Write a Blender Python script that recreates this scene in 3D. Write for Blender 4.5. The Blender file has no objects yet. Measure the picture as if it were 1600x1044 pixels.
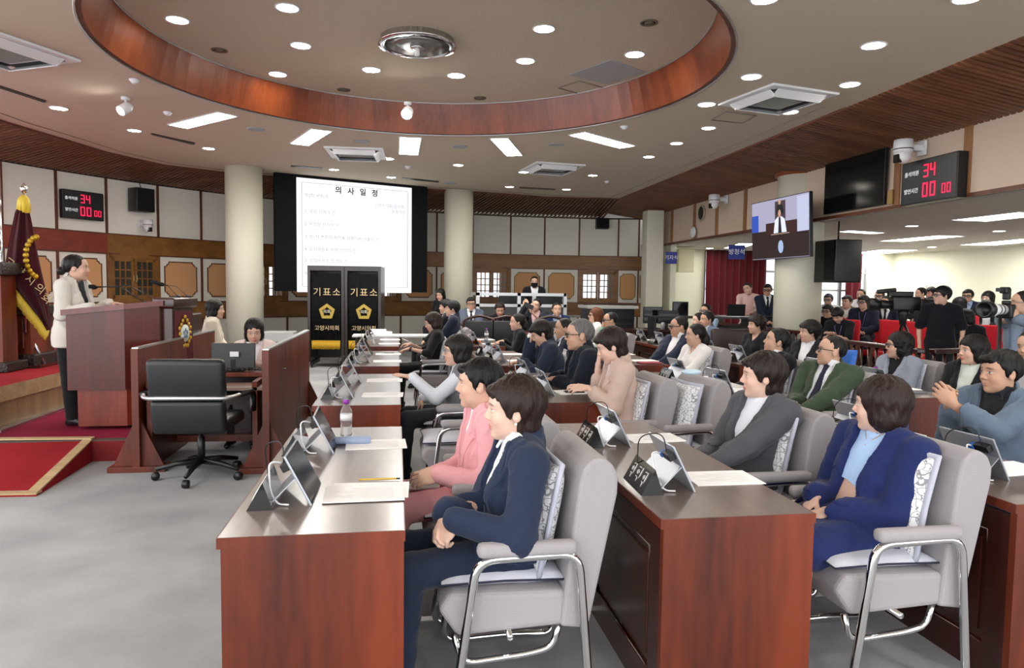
import bpy, bmesh, math, random
import numpy as np
from mathutils import Vector, Matrix
random.seed(7)
rng = np.random.default_rng(11)

# ------------------------------------------------------------------ camera, world, exposure
FPX = 1100.0
CAM_Z = 1.52
PITCH = math.atan((522 - 452.6) / FPX)
ROLL = 0.013
YAW = math.atan((800 - 620) / FPX / math.cos(PITCH))
_f = np.array([math.sin(YAW) * math.cos(PITCH), math.cos(YAW) * math.cos(PITCH), -math.sin(PITCH)])
_R = np.array([math.cos(YAW), -math.sin(YAW), 0.0])
_U = np.cross(_R, _f)
_r = math.cos(ROLL) * _R + math.sin(ROLL) * _U
_u = -math.sin(ROLL) * _R + math.cos(ROLL) * _U
_C = np.array([0, 0, CAM_Z])
cam_d = bpy.data.cameras.new('camera')
cam_d.sensor_width = 36.0
cam_d.lens = FPX * 36.0 / 1600.0
cam_d.clip_start = 0.05
cam_d.clip_end = 200
cam = bpy.data.objects.new('camera', cam_d)
bpy.context.scene.collection.objects.link(cam)
m = Matrix.Identity(4)
for i in range(3):
    m[i][0] = _r[i]; m[i][1] = _u[i]; m[i][2] = -_f[i]; m[i][3] = _C[i]
cam.matrix_world = m
bpy.context.scene.camera = cam

w = bpy.data.worlds.new('world')
bpy.context.scene.world = w
w.use_nodes = True
w.node_tree.nodes['Background'].inputs[0].default_value = (0.95, 0.97, 1.0, 1)
w.node_tree.nodes['Background'].inputs[1].default_value = 1.7
vs = bpy.context.scene.view_settings
vs.view_transform = 'Standard'; vs.look = 'None'; vs.gamma = 1.0; vs.use_curve_mapping = False
vs.exposure = 1.15
LAMP = 34.0        # downlight emission
PANEL = 25.0        # panel light emission

# ------------------------------------------------------------------ a pixel of the photograph onto a known plane
def ray(px, py):
    return _f + _r * (px - 800) / FPX - _u * (py - 522) / FPX
def atZ(px, py, Z):
    d = ray(px, py); return _C + d * (Z - CAM_Z) / d[2]
def atY(px, py, Y):
    d = ray(px, py); return _C + d * Y / d[1]
def atX(px, py, X):
    d = ray(px, py); return _C + d * X / d[0]
def atP(px, py, p0, n):
    d = ray(px, py); n = np.array(n, float)
    return _C + d * ((np.array(p0) - _C) @ n) / (d @ n)
def depth(p):
    return float((np.array(p) - _C) @ _f)

# ------------------------------------------------------------------ scene helpers
COL = bpy.context.scene.collection
def tag(o, label=None, cat=None, group=None, kind=None):
    if label: o['label'] = label
    if cat: o['category'] = cat
    if group: o['group'] = group
    if kind: o['kind'] = kind
    return o
def empty(name, loc=(0, 0, 0), rz=0.0, label=None, cat=None, group=None, kind=None):
    o = bpy.data.objects.new(name, None)
    COL.objects.link(o)
    o.location = loc; o.rotation_euler = (0, 0, rz)
    o.empty_display_size = 0.1
    return tag(o, label, cat, group, kind)
def link(name, me, mats, parent=None, smooth=False, label=None):
    o = bpy.data.objects.new(name, me)
    COL.objects.link(o)
    if not isinstance(mats, (list, tuple)): mats = [mats]
    for x in mats: me.materials.append(x)
    if parent is not None: o.parent = parent
    if smooth and len(me.polygons):
        me.polygons.foreach_set('use_smooth', [True] * len(me.polygons))
    if label: o['label'] = label
    return o
def copy_tree(o, parent=None):
    c = o.copy(); COL.objects.link(c); c.parent = parent
    for ch in [x for x in KIDS(o)]: copy_tree(ch, c)
    return c
def KIDS(o):
    return [x for x in o.children]

class MB:
    """collects boxes, tubes and revolved shapes of one part; each shape may carry a material index"""
    def __init__(s): s.v = []; s.f = []; s.mi = []; s.sm = []
    def add(s, vs, fs, mi=0, smooth=False):
        b = len(s.v); s.v += [tuple(map(float, p)) for p in vs]
        for f in fs: s.f.append(tuple(b + i for i in f)); s.mi.append(mi); s.sm.append(smooth)
        return s
    def box(s, lo, hi, mi=0, M=None, bev=0.0):
        x0, y0, z0 = lo; x1, y1, z1 = hi
        if bev > 0:
            b = min(bev, abs(x1 - x0) * .45, abs(y1 - y0) * .45, abs(z1 - z0) * .45)
            bm = bmesh.new(); bmesh.ops.create_cube(bm, size=1)
            for v in bm.verts: v.co = Vector(((x0 + x1) / 2 + v.co.x * (x1 - x0), (y0 + y1) / 2 + v.co.y * (y1 - y0), (z0 + z1) / 2 + v.co.z * (z1 - z0)))
            bmesh.ops.bevel(bm, geom=bm.edges[:] , offset=b, segments=2 if b < .02 else 4, affect='EDGES', profile=.5)
            vs = [(M @ v.co) if M else v.co for v in bm.verts]
            bm.verts.index_update()
            fs = [[v.index for v in f.verts] for f in bm.faces]
            bm.free(); return s.add(vs, fs, mi, b >= .015)
        vs = [(x0, y0, z0), (x1, y0, z0), (x1, y1, z0), (x0, y1, z0), (x0, y0, z1), (x1, y0, z1), (x1, y1, z1), (x0, y1, z1)]
        if M: vs = [M @ Vector(p) for p in vs]
        return s.add(vs, [(0, 3, 2, 1), (4, 5, 6, 7), (0, 1, 5, 4), (1, 2, 6, 5), (2, 3, 7, 6), (3, 0, 4, 7)], mi)
    def prism(s, poly, z0, z1, mi=0, M=None, mi_top=None):
        n = len(poly)
        ar = sum(poly[i][0] * poly[(i + 1) % n][1] - poly[(i + 1) % n][0] * poly[i][1] for i in range(n))
        if ar < 0: poly = poly[::-1]
        vs = [(p[0], p[1], z0) for p in poly] + [(p[0], p[1], z1) for p in poly]
        if M: vs = [M @ Vector(p) for p in vs]
        s.add(vs, [tuple(range(n - 1, -1, -1))] + [(i, (i + 1) % n, n + (i + 1) % n, n + i) for i in range(n)], mi)
        b = len(s.v) - 2 * n
        s.f.append(tuple(b + n + i for i in range(n))); s.mi.append(mi if mi_top is None else mi_top); s.sm.append(False)
        return s
    def tube(s, pts, r, seg=8, mi=0, closed=False, caps=True, flat=1.0):
        P = [Vector(p) for p in pts]; n = len(P); rs = r if isinstance(r, (list, tuple)) else [r] * n
        vs = []; up = None
        for i in range(n):
            a = P[(i - 1) % n] if (closed or i > 0) else P[i]
            b = P[(i + 1) % n] if (closed or i < n - 1) else P[i]
            t = (b - a).normalized() if (b - a).length > 1e-9 else Vector((0, 0, 1))
            if up is None:
                up = Vector((0, 0, 1)) if abs(t.z) < .9 else Vector((1, 0, 0))
            u = up - t * up.dot(t)
            if u.length < 1e-4: u = t.orthogonal()
            u.normalize(); up = u; w_ = t.cross(u)
            for k in range(seg):
                an = 2 * math.pi * k / seg
                vs.append(P[i] + (u * math.cos(an) * flat + w_ * math.sin(an)) * rs[i])
        fs = []
        for i in range(n if closed else n - 1):
            j = (i + 1) % n
            for k in range(seg):
                l = (k + 1) % seg
                fs.append((i * seg + k, i * seg + l, j * seg + l, j * seg + k))
        if caps and not closed:
            fs.append(tuple(range(seg - 1, -1, -1))); fs.append(tuple((n - 1) * seg + k for k in range(seg)))
        return s.add(vs, fs, mi, True)
    def lathe(s, prof, seg=20, c=(0, 0, 0), mi=0, M=None, smooth=True):
        vs = []; fs = []; n = len(prof)
        for r_, z in prof:
            for k in range(seg):
                an = 2 * math.pi * k / seg
                p = Vector((c[0] + r_ * math.cos(an), c[1] + r_ * math.sin(an), c[2] + z))
                vs.append(M @ p if M else p)
        for i in range(n - 1):
            for k in range(seg):
                l = (k + 1) % seg
                fs.append((i * seg + k, i * seg + l, (i + 1) * seg + l, (i + 1) * seg + k))
        fs.append(tuple(range(seg - 1, -1, -1))); fs.append(tuple((n - 1) * seg + k for k in range(seg)))
        return s.add(vs, fs, mi, smooth)
    def quad(s, a, b, c, d, mi=0): return s.add([a, b, c, d], [(0, 1, 2, 3)], mi)
    def mesh(s, name):
        me = bpy.data.meshes.new(name)
        me.from_pydata(s.v, [], s.f)
        me.polygons.foreach_set('material_index', s.mi)
        me.polygons.foreach_set('use_smooth', s.sm)
        me.update(); return me
    def build(s, name, mats, parent=None, label=None):
        return link(name, s.mesh(name), mats, parent, label=label)

def rounded(pts, r, n=5):
    """a polyline with its corners rounded"""
    P = [Vector(p) for p in pts]; out = [P[0]]
    for i in range(1, len(P) - 1):
        a = (P[i - 1] - P[i]); b = (P[i + 1] - P[i])
        ra = min(r, a.length * .45, b.length * .45)
        A = P[i] + a.normalized() * ra; B = P[i] + b.normalized() * ra
        for k in range(n + 1):
            t = k / n; out.append(A * (1 - t) ** 2 + P[i] * 2 * t * (1 - t) + B * t * t)
    out.append(P[-1]); return out
def frame(o, x, y, z=None):
    """matrix with origin o and axes x, y, z"""
    x = Vector(x); y = Vector(y); z = Vector(z) if z is not None else x.cross(y)
    m = Matrix.Identity(4)
    for i in range(3): m[i][0] = x[i]; m[i][1] = y[i]; m[i][2] = z[i]; m[i][3] = o[i]
    return m
def rotz(a, loc=(0, 0, 0)): return Matrix.Translation(loc) @ Matrix.Rotation(a, 4, 'Z')

# ------------------------------------------------------------------ materials
_M = {}
def hexc(h):
    c = [int(h[i:i + 2], 16) / 255 for i in (0, 2, 4)]
    return tuple(x / 12.92 if x <= .04045 else ((x + .055) / 1.055) ** 2.4 for x in c)
def newmat(name):
    m = bpy.data.materials.new(name); m.use_nodes = True
    return m, m.node_tree, m.node_tree.nodes['Principled BSDF']
def plain(name, col, rough=.5, metal=0.0, bump=0.0, bscale=200, coat=0.0, spec=.5, var=0.0, vscale=3.0):
    if name in _M: return _M[name]
    if isinstance(col, str): col = hexc(col)
    m, nt, b = newmat(name)
    b.inputs['Base Color'].default_value = (*col, 1); b.inputs['Roughness'].default_value = rough
    b.inputs['Metallic'].default_value = metal; b.inputs['Specular IOR Level'].default_value = spec
    if coat: b.inputs['Coat Weight'].default_value = coat; b.inputs['Coat Roughness'].default_value = .08
    N = nt.nodes; L = nt.links
    tc = N.new('ShaderNodeTexCoord')
    if var:
        n = N.new('ShaderNodeTexNoise'); n.inputs['Scale'].default_value = vscale; n.inputs['Detail'].default_value = 5
        L.new(tc.outputs['Object'], n.inputs['Vector'])
        mx = N.new('ShaderNodeMix'); mx.data_type = 'RGBA'
        mx.inputs['A'].default_value = (*[c * (1 - var) for c in col], 1)
        mx.inputs['B'].default_value = (*[min(1, c * (1 + var)) for c in col], 1)
        L.new(n.outputs['Fac'], mx.inputs['Factor']); L.new(mx.outputs['Result'], b.inputs['Base Color'])
    if bump:
        n = N.new('ShaderNodeTexNoise'); n.inputs['Scale'].default_value = bscale; n.inputs['Detail'].default_value = 3
        L.new(tc.outputs['Object'], n.inputs['Vector'])
        bp = N.new('ShaderNodeBump'); bp.inputs['Strength'].default_value = bump; bp.inputs['Distance'].default_value = .01
        L.new(n.outputs['Fac'], bp.inputs['Height']); L.new(bp.outputs['Normal'], b.inputs['Normal'])
    _M[name] = m; return m
def emit(name, col, strength):
    if name in _M: return _M[name]
    if isinstance(col, str): col = hexc(col)
    m, nt, b = newmat(name)
    b.inputs['Base Color'].default_value = (.02, .02, .02, 1); b.inputs['Specular IOR Level'].default_value = .2
    b.inputs['Emission Color'].default_value = (*col, 1); b.inputs['Emission Strength'].default_value = strength
    _M[name] = m; return m
def wood(name, c0, c1, scale=(1, 1, 1), rough=.3, coat=.3, grain=6.0, axis='Z', wave=.6):
    """wood with the grain running along the given axis"""
    if name in _M: return _M[name]
    c0 = hexc(c0) if isinstance(c0, str) else c0; c1 = hexc(c1) if isinstance(c1, str) else c1
    m, nt, b = newmat(name); N = nt.nodes; L = nt.links
    tc = N.new('ShaderNodeTexCoord'); mp = N.new('ShaderNodeMapping')
    sc = {'X': (.12, 1, 1), 'Y': (1, .12, 1), 'Z': (1, 1, .12)}[axis]
    mp.inputs['Scale'].default_value = [a * k for a, k in zip(sc, scale)]
    L.new(tc.outputs['Object'], mp.inputs['Vector'])
    n1 = N.new('ShaderNodeTexNoise'); n1.inputs['Scale'].default_value = grain; n1.inputs['Detail'].default_value = 4; n1.inputs['Distortion'].default_value = wave
    n2 = N.new('ShaderNodeTexNoise'); n2.inputs['Scale'].default_value = grain * 9; n2.inputs['Detail'].default_value = 6
    L.new(mp.outputs['Vector'], n1.inputs['Vector']); L.new(mp.outputs['Vector'], n2.inputs['Vector'])
    ma = N.new('ShaderNodeMath'); ma.operation = 'MULTIPLY_ADD'; ma.inputs[1].default_value = .45
    L.new(n2.outputs['Fac'], ma.inputs[0]); L.new(n1.outputs['Fac'], ma.inputs[2])
    rp = N.new('ShaderNodeValToRGB'); rp.color_ramp.elements[0].position = .5; rp.color_ramp.elements[1].position = .95
    rp.color_ramp.elements[0].color = (*c0, 1); rp.color_ramp.elements[1].color = (*c1, 1)
    L.new(ma.outputs[0], rp.inputs['Fac']); L.new(rp.outputs['Color'], b.inputs['Base Color'])
    b.inputs['Roughness'].default_value = rough
    b.inputs['Coat Weight'].default_value = coat; b.inputs['Coat Roughness'].default_value = .22
    _M[name] = m; return m
def fabric(col, rough=.9, bump=.25, name=None, weave=900, sheen=.1):
    key = name or 'fabric_' + str(col)
    if key in _M: return _M[key]
    c = hexc(col) if isinstance(col, str) else col
    m, nt, b = newmat(key); N = nt.nodes; L = nt.links
    b.inputs['Roughness'].default_value = rough; b.inputs['Specular IOR Level'].default_value = .25
    b.inputs['Sheen Weight'].default_value = sheen
    tc = N.new('ShaderNodeTexCoord')
    n = N.new('ShaderNodeTexNoise'); n.inputs['Scale'].default_value = 9; n.inputs['Detail'].default_value = 3; n.inputs['Distortion'].default_value = 1.2
    n2 = N.new('ShaderNodeTexNoise'); n2.inputs['Scale'].default_value = weave; n2.inputs['Detail'].default_value = 1
    L.new(tc.outputs['Object'], n.inputs['Vector']); L.new(tc.outputs['Object'], n2.inputs['Vector'])
    mx = N.new('ShaderNodeMix'); mx.data_type = 'RGBA'
    mx.inputs['A'].default_value = (*[k * .82 for k in c], 1); mx.inputs['B'].default_value = (*[min(1, k * 1.15) for k in c], 1)
    L.new(n2.outputs['Fac'], mx.inputs['Factor']); L.new(mx.outputs['Result'], b.inputs['Base Color'])
    bp = N.new('ShaderNodeBump'); bp.inputs['Strength'].default_value = bump; bp.inputs['Distance'].default_value = .02
    L.new(n.outputs['Fac'], bp.inputs['Height']); L.new(bp.outputs['Normal'], b.inputs['Normal'])
    _M[key] = m; return m
def carpet(name, c0, c1):
    if name in _M: return _M[name]
    m, nt, b = newmat(name); N = nt.nodes; L = nt.links
    tc = N.new('ShaderNodeTexCoord')
    n = N.new('ShaderNodeTexNoise'); n.inputs['Scale'].default_value = 260; n.inputs['Detail'].default_value = 2
    n2 = N.new('ShaderNodeTexNoise'); n2.inputs['Scale'].default_value = 1.7; n2.inputs['Detail'].default_value = 6
    L.new(tc.outputs['Object'], n.inputs['Vector']); L.new(tc.outputs['Object'], n2.inputs['Vector'])
    ma = N.new('ShaderNodeMath'); ma.operation = 'MULTIPLY_ADD'; ma.inputs[1].default_value = .5
    L.new(n.outputs['Fac'], ma.inputs[0]); L.new(n2.outputs['Fac'], ma.inputs[2])
    rp = N.new('ShaderNodeValToRGB'); rp.color_ramp.elements[0].position = .45; rp.color_ramp.elements[1].position = 1.0
    rp.color_ramp.elements[0].color = (*hexc(c0), 1); rp.color_ramp.elements[1].color = (*hexc(c1), 1)
    L.new(ma.outputs[0], rp.inputs['Fac']); L.new(rp.outputs['Color'], b.inputs['Base Color'])
    b.inputs['Roughness'].default_value = .95; b.inputs['Specular IOR Level'].default_value = .2
    bp = N.new('ShaderNodeBump'); bp.inputs['Strength'].default_value = .4; bp.inputs['Distance'].default_value = .003
    L.new(n.outputs['Fac'], bp.inputs['Height']); L.new(bp.outputs['Normal'], b.inputs['Normal'])
    _M[name] = m; return m
def vine(name='vine_print'):
    """white cotton printed with small grey vines and leaves"""
    if name in _M: return _M[name]
    m, nt, b = newmat(name); N = nt.nodes; L = nt.links
    tc = N.new('ShaderNodeTexCoord')
    v = N.new('ShaderNodeTexVoronoi'); v.feature = 'DISTANCE_TO_EDGE'; v.inputs['Scale'].default_value = 26
    nz = N.new('ShaderNodeTexNoise'); nz.inputs['Scale'].default_value = 14; nz.inputs['Detail'].default_value = 2
    L.new(tc.outputs['Object'], nz.inputs['Vector'])
    vm = N.new('ShaderNodeVectorMath'); vm.operation = 'MULTIPLY_ADD'; vm.inputs[1].default_value = (.06, .06, .06)
    L.new(nz.outputs['Color'], vm.inputs[0]); L.new(tc.outputs['Object'], vm.inputs[2])
    L.new(vm.outputs[0], v.inputs['Vector'])
    c1 = N.new('ShaderNodeMath'); c1.operation = 'LESS_THAN'; c1.inputs[1].default_value = .035
    L.new(v.outputs['Distance'], c1.inputs[0])
    v2 = N.new('ShaderNodeTexVoronoi'); v2.inputs['Scale'].default_value = 60; L.new(vm.outputs[0], v2.inputs['Vector'])
    c2 = N.new('ShaderNodeMath'); c2.operation = 'LESS_THAN'; c2.inputs[1].default_value = .27
    L.new(v2.outputs['Distance'], c2.inputs[0])
    mxm = N.new('ShaderNodeMath'); mxm.operation = 'MAXIMUM'; L.new(c1.outputs[0], mxm.inputs[0]); L.new(c2.outputs[0], mxm.inputs[1])
    mx = N.new('ShaderNodeMix'); mx.data_type = 'RGBA'
    mx.inputs['A'].default_value = (.78, .79, .82, 1); mx.inputs['B'].default_value = (.27, .27, .29, 1)
    L.new(mxm.outputs[0], mx.inputs['Factor']); L.new(mx.outputs['Result'], b.inputs['Base Color'])
    b.inputs['Roughness'].default_value = .9
    _M[name] = m; return m

MAHOG = wood('mahogany', '3a0f02', '742b0b', grain=3.2, rough=.42, coat=.05)
MAHOG_DARK = wood('dark_mahogany', '1e0705', '40150c', grain=4, rough=.25, coat=.35)
LAMINATE = wood('taupe_laminate', '5a4a43', '77665e', grain=5, axis='Y', rough=.3, coat=.7, wave=.2)
BAND = wood('brown_veneer', '70491f', '96662f', grain=4, axis='X', rough=.4, coat=.1)
BAND_RED = wood('red_veneer', '742b1d', '8c3b28', grain=4, axis='X', rough=.4, coat=.1)
RINGWOOD = wood('ring_veneer', '6a2c10', '964a24', grain=3, axis='Z', rough=.3, coat=.3)
SLAT = wood('slat_wood', '5a3520', '875637', grain=5, axis='X', rough=.55, coat=0)
SLAT_DARK = plain('slat_gap', '27160d', .8)
BATTEN = wood('batten_wood', '4a2616', '6b3a22', grain=8, rough=.45, coat=.05)
CREAMWALL = plain('cream_wall_fabric', 'ece9de', .85, bump=.15, bscale=300)
PINKWALL = plain('beige_fascia_fabric', 'cdb9a6', .85, bump=.15, bscale=300)
ORANGE = plain('tan_inset_fabric', 'd3a06f', .85, bump=.2, bscale=400, var=.06, vscale=60)
OLIVE = plain('gold_moulding', '8a7748', .45, metal=.2)
CEIL = plain('ceiling_paint', 'cbbda8', .9)
CEIL_ROUGH = plain('ceiling_textured_paint', 'cbbda8', .95, bump=.9, bscale=90, var=.12, vscale=160)
WHITEWALL = plain('white_wall', 'd9dac6', .9)
GALCEIL = plain('gallery_ceiling', 'bdb5aa', .9)
CARPET = carpet('grey_carpet', '85868a', 'a9aaac')
REDCARPET = carpet('red_carpet', '7c1018', '981c28')
MAROONCARPET = carpet('maroon_carpet', '75122e', '8f1c3e')
OAK = wood('pale_oak', '9d8460', 'c4ab84', grain=5, axis='X', rough=.5, coat=0)
COLUMN = plain('column_paint', 'd3d1bf', .55)
CHROME = plain('chrome', (.75, .76, .78), .1, 1.0)
STEEL = plain('brushed_steel', (.6, .61, .63), .3, 1.0)
BLACK = plain('black_plastic', '0d0e10', .4)
BLACKGLOSS = plain('black_gloss', '050608', .08, coat=.5)
SCREENBLACK = plain('dark_screen_glass', '0b0f11', .12, spec=.3)
WHITE = plain('white_plastic', 'e4e5e8', .4)
PAPER = plain('white_paper', 'fbfbfd', .9)
GREYUPH = fabric('9b979a', name='grey_upholstery', weave=300, bump=.06)
LEATHER = plain('black_leather', '14181c', .38, bump=.15, bscale=350)
GOLD = plain('gold_trim', 'c9a227', .45, .3)
GOLDTXT = plain('gold_lettering', 'cdb68c', .6)
DLIGHT = emit('downlight_glow', 'fff6e8', LAMP)
PLIGHT = emit('panel_glow', 'fffaf2', PANEL)
GLIGHT = emit('gallery_glow', 'fffaf2', PANEL * .34)

def text(s, name, mat, size, M, parent=None, extrude=.001, align='CENTER', spacing=1.0, bold=0.0):
    """lettering: local X runs along the line, local Y is up, Z faces the reader"""
    cu = bpy.data.curves.new(name, 'FONT'); cu.body = s; cu.size = size; cu.extrude = extrude; cu.offset = bold
    cu.align_x = align; cu.align_y = 'CENTER'; cu.space_character = spacing
    o = bpy.data.objects.new(name, cu); COL.objects.link(o); cu.materials.append(mat)
    if parent is not None:
        o.parent = parent
    o.matrix_local = M
    return o
def settle(root, base):
    """root built around the world origin: move it to its base, keeping its parts where they are"""
    base = Vector(base)
    for c in root.children:
        c.matrix_local = Matrix.Translation(-base) @ c.matrix_local
    root.location = base
def recentre(o, base):
    o.data.transform(Matrix.Translation(-Vector(base))); o.location = base

# ================================================================== THE SETTING
ZC = 3.80                      # ceiling
WCX, WCY, WR = 4.20, 7.45, 12.20     # curved back wall
Z_LOW0, Z_LOW1, Z_WIN, Z_BAND, Z_TOP = 0.80, 1.17, 2.118, 2.50, 3.57
FX = 6.85                      # gallery fascia
FZ0, FZ1 = 2.74, 3.57
def wall_ang(px, py=430, R=None):
    d = ray(px, py); R = R or WR
    A = d[0] ** 2 + d[1] ** 2; B = -2 * (d[0] * WCX + d[1] * WCY); Cc = WCX ** 2 + WCY ** 2 - R * R
    t = (-B + math.sqrt(B * B - 4 * A * Cc)) / (2 * A); p = _C + d * t
    return math.atan2(p[1] - WCY, p[0] - WCX), p
def wp(a, z, off=0.0):
    r = WR - off
    return (WCX + r * math.cos(a), WCY + r * math.sin(a), z)

# floor
b = MB(); b.box((-12, -4, -.1), (17, 24, 0)); o = b.build('floor', CARPET); tag(o, kind='structure')
# floor cable strip running across under the seats
b = MB(); b.box((.02, 3.15, 0), (6.0, 3.19, .006), bev=.002); o = b.build('trim_1', plain('strip_plastic', 'd8d6cf', .4)); tag(o, kind='structure')

# curved wall with battens, wood bands and framed fabric insets
BATTENS = [-150, -70, 5, 90, 168, 248, 315, 383, 448, 507, 566, 626, 682, 738, 797, 850, 904, 965, 997, 1022]
WIN_AT = {4: 1, 7: 2, 10: 3, 13: 4, 16: 5}        # bays that hold a double casement window
angs = [wall_ang(x)[0] for x in BATTENS]
wall = empty('wall_back', (0, 0, 0), kind='structure')
b = MB(); bb = MB(); bd = MB()
for i in range(len(angs) - 1):
    a0, a1 = angs[i], angs[i + 1]; n = 4
    red = 1 if BATTENS[i + 1] <= 168 else 0
    for k in range(n):
        s0 = a0 + (a1 - a0) * k / n; s1 = a0 + (a1 - a0) * (k + 1) / n
        def strip(z0, z1, mi, off=0.0):
            b.quad(wp(s0, z0, off), wp(s1, z0, off), wp(s1, z1, off), wp(s0, z1, off), mi)
        strip(0, Z_LOW0, 0); strip(Z_LOW0, Z_LOW1, 1, .03)
        if i not in WIN_AT: strip(Z_LOW1, Z_WIN, 0)
        strip(Z_WIN, Z_BAND, 2 if red else 1, .03); strip(Z_BAND, ZC, 0)
        for z in (Z_LOW0, Z_LOW1, Z_WIN, Z_BAND):       # lips of the bands
            b.quad(wp(s0, z, 0), wp(s1, z, 0), wp(s1, z, .034), wp(s0, z, .034), 3)
            bd.quad(wp(s0, z - .012, .036), wp(s1, z - .012, .036), wp(s1, z + .012, .036), wp(s0, z + .012, .036), 0)
b.build('wall_panelling', [CREAMWALL, BAND, BAND_RED, BATTEN], wall)
bd.build('band_edging', BATTEN, wall)
for a in angs:
    M = frame(wp(a, 0), (-math.sin(a), math.cos(a), 0), (-math.cos(a), -math.sin(a), 0), (0, 0, 1))
    for z0, z1 in ((0, Z_LOW0), (Z_LOW1, Z_WIN), (Z_BAND, Z_TOP)):
        bb.box((-.022, 0, z0), (.022, .025, z1), M=M)
bb.build('batten', BATTEN, wall)
# framed fabric insets with notched corners
def inset(i):
    a0, a1 = angs[i], angs[i + 1]
    half = abs(a1 - a0) * WR / 2; am = (a0 + a1) / 2
    M = frame(wp(am, (Z_LOW1 + Z_WIN) / 2, .012), (math.sin(am), -math.cos(am), 0), (0, 0, 1))
    w_ = half * .74; h_ = .36; c = min(.09, w_ * .3); q = c * .45
    pts = []
    for sx, sy in ((1, 1), (-1, 1), (-1, -1), (1, -1)):
        cor = [(w_, h_ - c), (w_ - q, h_ - c), (w_ - q * 1.3, h_ - q * 1.3), (w_ - c, h_ - q), (w_ - c, h_)]
        if sx * sy < 0: cor = cor[::-1]
        pts += [(sx * x, sy * y) for x, y in cor]
    m_ = MB(); m_.prism(pts, -.005, .008, 0, M=M)
    o = m_.build('fabric_inset', ORANGE, wall)
    e = MB(); e.tube([M @ Vector((x, y, .008)) for x, y in pts], .013, 6, closed=True)
    e.build('inset_moulding', OLIVE if BATTENS[i] > 790 else BATTEN, o)
for i in range(len(angs) - 1):
    if i not in WIN_AT: inset(i)
# windows: double casement with small panes
OUTSIDE = emit('daylight_outside', (.93, .96, 1.0), .62)
GLASS = plain('window_glass', (.04, .045, .04), .05)
def window(i, num, lit):
    a0, a1 = angs[i], angs[i + 1]; am = (a0 + a1) / 2; half = abs(a1 - a0) * WR / 2 - .02
    M = frame(wp(am, Z_LOW1 + .02, .0), (math.sin(am), -math.cos(am), 0), (0, 0, 1))
    root = empty('window_%d' % num, (0, 0, 0), kind='structure')
    H = Z_WIN - Z_LOW1 - .04
    f = MB()
    f.box((-half - .03, -.03, -.04), (-half + .06, H + .03, .04), M=M); f.box((half - .06, -.03, -.04), (half + .03, H + .03, .04), M=M)
    f.box((-half, -.03, -.04), (half, .06, .04), M=M); f.box((-half, H - .06, -.04), (half, H + .03, .04), M=M)
    f.build('window_frame', BAND, root)
    for s in (-1, 1):
        c = MB(); x0, x1 = (.005, half - .06) if s > 0 else (-half + .06, -.005)
        c.box((x0, .06, -.02), (x0 + .055, H - .06, .03), M=M); c.box((x1 - .055, .06, -.02), (x1, H - .06, .03), M=M)
        c.box((x0, .06, -.02), (x1, .12, .03), M=M); c.box((x0, H - .12, -.02), (x1, H - .06, .03), M=M)
        wx = x1 - x0 - .11; hy = H - .24
        for k in (1, 2): c.box((x0 + .055 + wx * k / 3 - .012, .12, -.01), (x0 + .055 + wx * k / 3 + .012, H - .12, .022), M=M)
        for k in (1, 2, 3): c.box((x0 + .05, .12 + hy * k / 4 - .012, -.01), (x1 - .05, .12 + hy * k / 4 + .012, .022), M=M)
        cs = c.build('casement', BAND, root)
        g = MB(); g.box((x0 + .05, .1, -.006), (x1 - .05, H - .1, -.002), M=M)
        g.build('pane', GLASS if not lit else plain('clear_pane', (.8, .85, .9), .02), cs) if not lit else None
        hh = MB(); xh = x0 + .028 if s > 0 else x1 - .028
        hh.tube([M @ Vector((xh, H * .5 - .07, .03)), M @ Vector((xh, H * .5 - .05, .06)), M @ Vector((xh, H * .5 + .05, .06)), M @ Vector((xh, H * .5 + .07, .03))], .008, 6)
        hh.build('handle', GOLDTXT, cs)
    if lit:
        g = MB(); g.quad(*[M @ Vector(p) for p in ((-half, 0, -.25), (half, 0, -.25), (half, H, -.25), (-half, H, -.25))])
        g.build('sky_beyond', OUTSIDE, root)
        p = MB(); p.box((half * .55, 0, -.2), (half, H, -.14), M=M); p.build('outer_shutter', plain('shutter_grey', '6d6a66', .7), root)
    else:
        g = MB(); g.quad(*[M @ Vector(p) for p in ((-half, 0, -.3), (half, 0, -.3), (half, H, -.3), (-half, H, -.3))])
        g.build('dark_room_beyond', plain('dim_room', '1b1712', .9), root)
for i, n in WIN_AT.items(): window(i, n, n > 1)

# ceiling: flat sheet with the round coffer cut out, edge following the soffit
EDGE = [tuple(atZ(x, y, ZC)[:2]) for x, y in ((8, 190), (100, 217), (165, 237), (255, 257), (345, 268))]
EDGE = [(-5.9, -4.0), (-5.95, 4.0), (-5.8, 8.5)] + EDGE + [tuple(atZ(620, 292, ZC)[:2]), tuple(atZ(760, 300, ZC)[:2]), (3.6, 17.0), (5.42, 16.9)] + [(5.42, 8.0), (5.42, -4.0)]
q = np.array([atZ(x, y, ZC)[:2] for x, y in [(103, 0), (112, 30), (140, 62), (200, 103), (300, 148), (400, 176), (500, 194), (600, 204), (700, 209), (800, 208), (900, 202), (1000, 186), (1060, 163), (1100, 137), (1130, 100), (1138, 70), (1125, 30)]])
s_ = np.linalg.lstsq(np.c_[2 * q, np.ones(len(q))], (q ** 2).sum(1), rcond=None)[0]
RCX, RCY = float(s_[0]), float(s_[1]); RR = math.sqrt(s_[2] + RCX ** 2 + RCY ** 2)
RZ = ZC + .42; RR2 = RR - .17
ceil = empty('ceiling', (0, 0, 0), kind='structure')
bm = bmesh.new(); NS = 96
vo = [bm.verts.new((x, y, ZC)) for x, y in EDGE]
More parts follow.
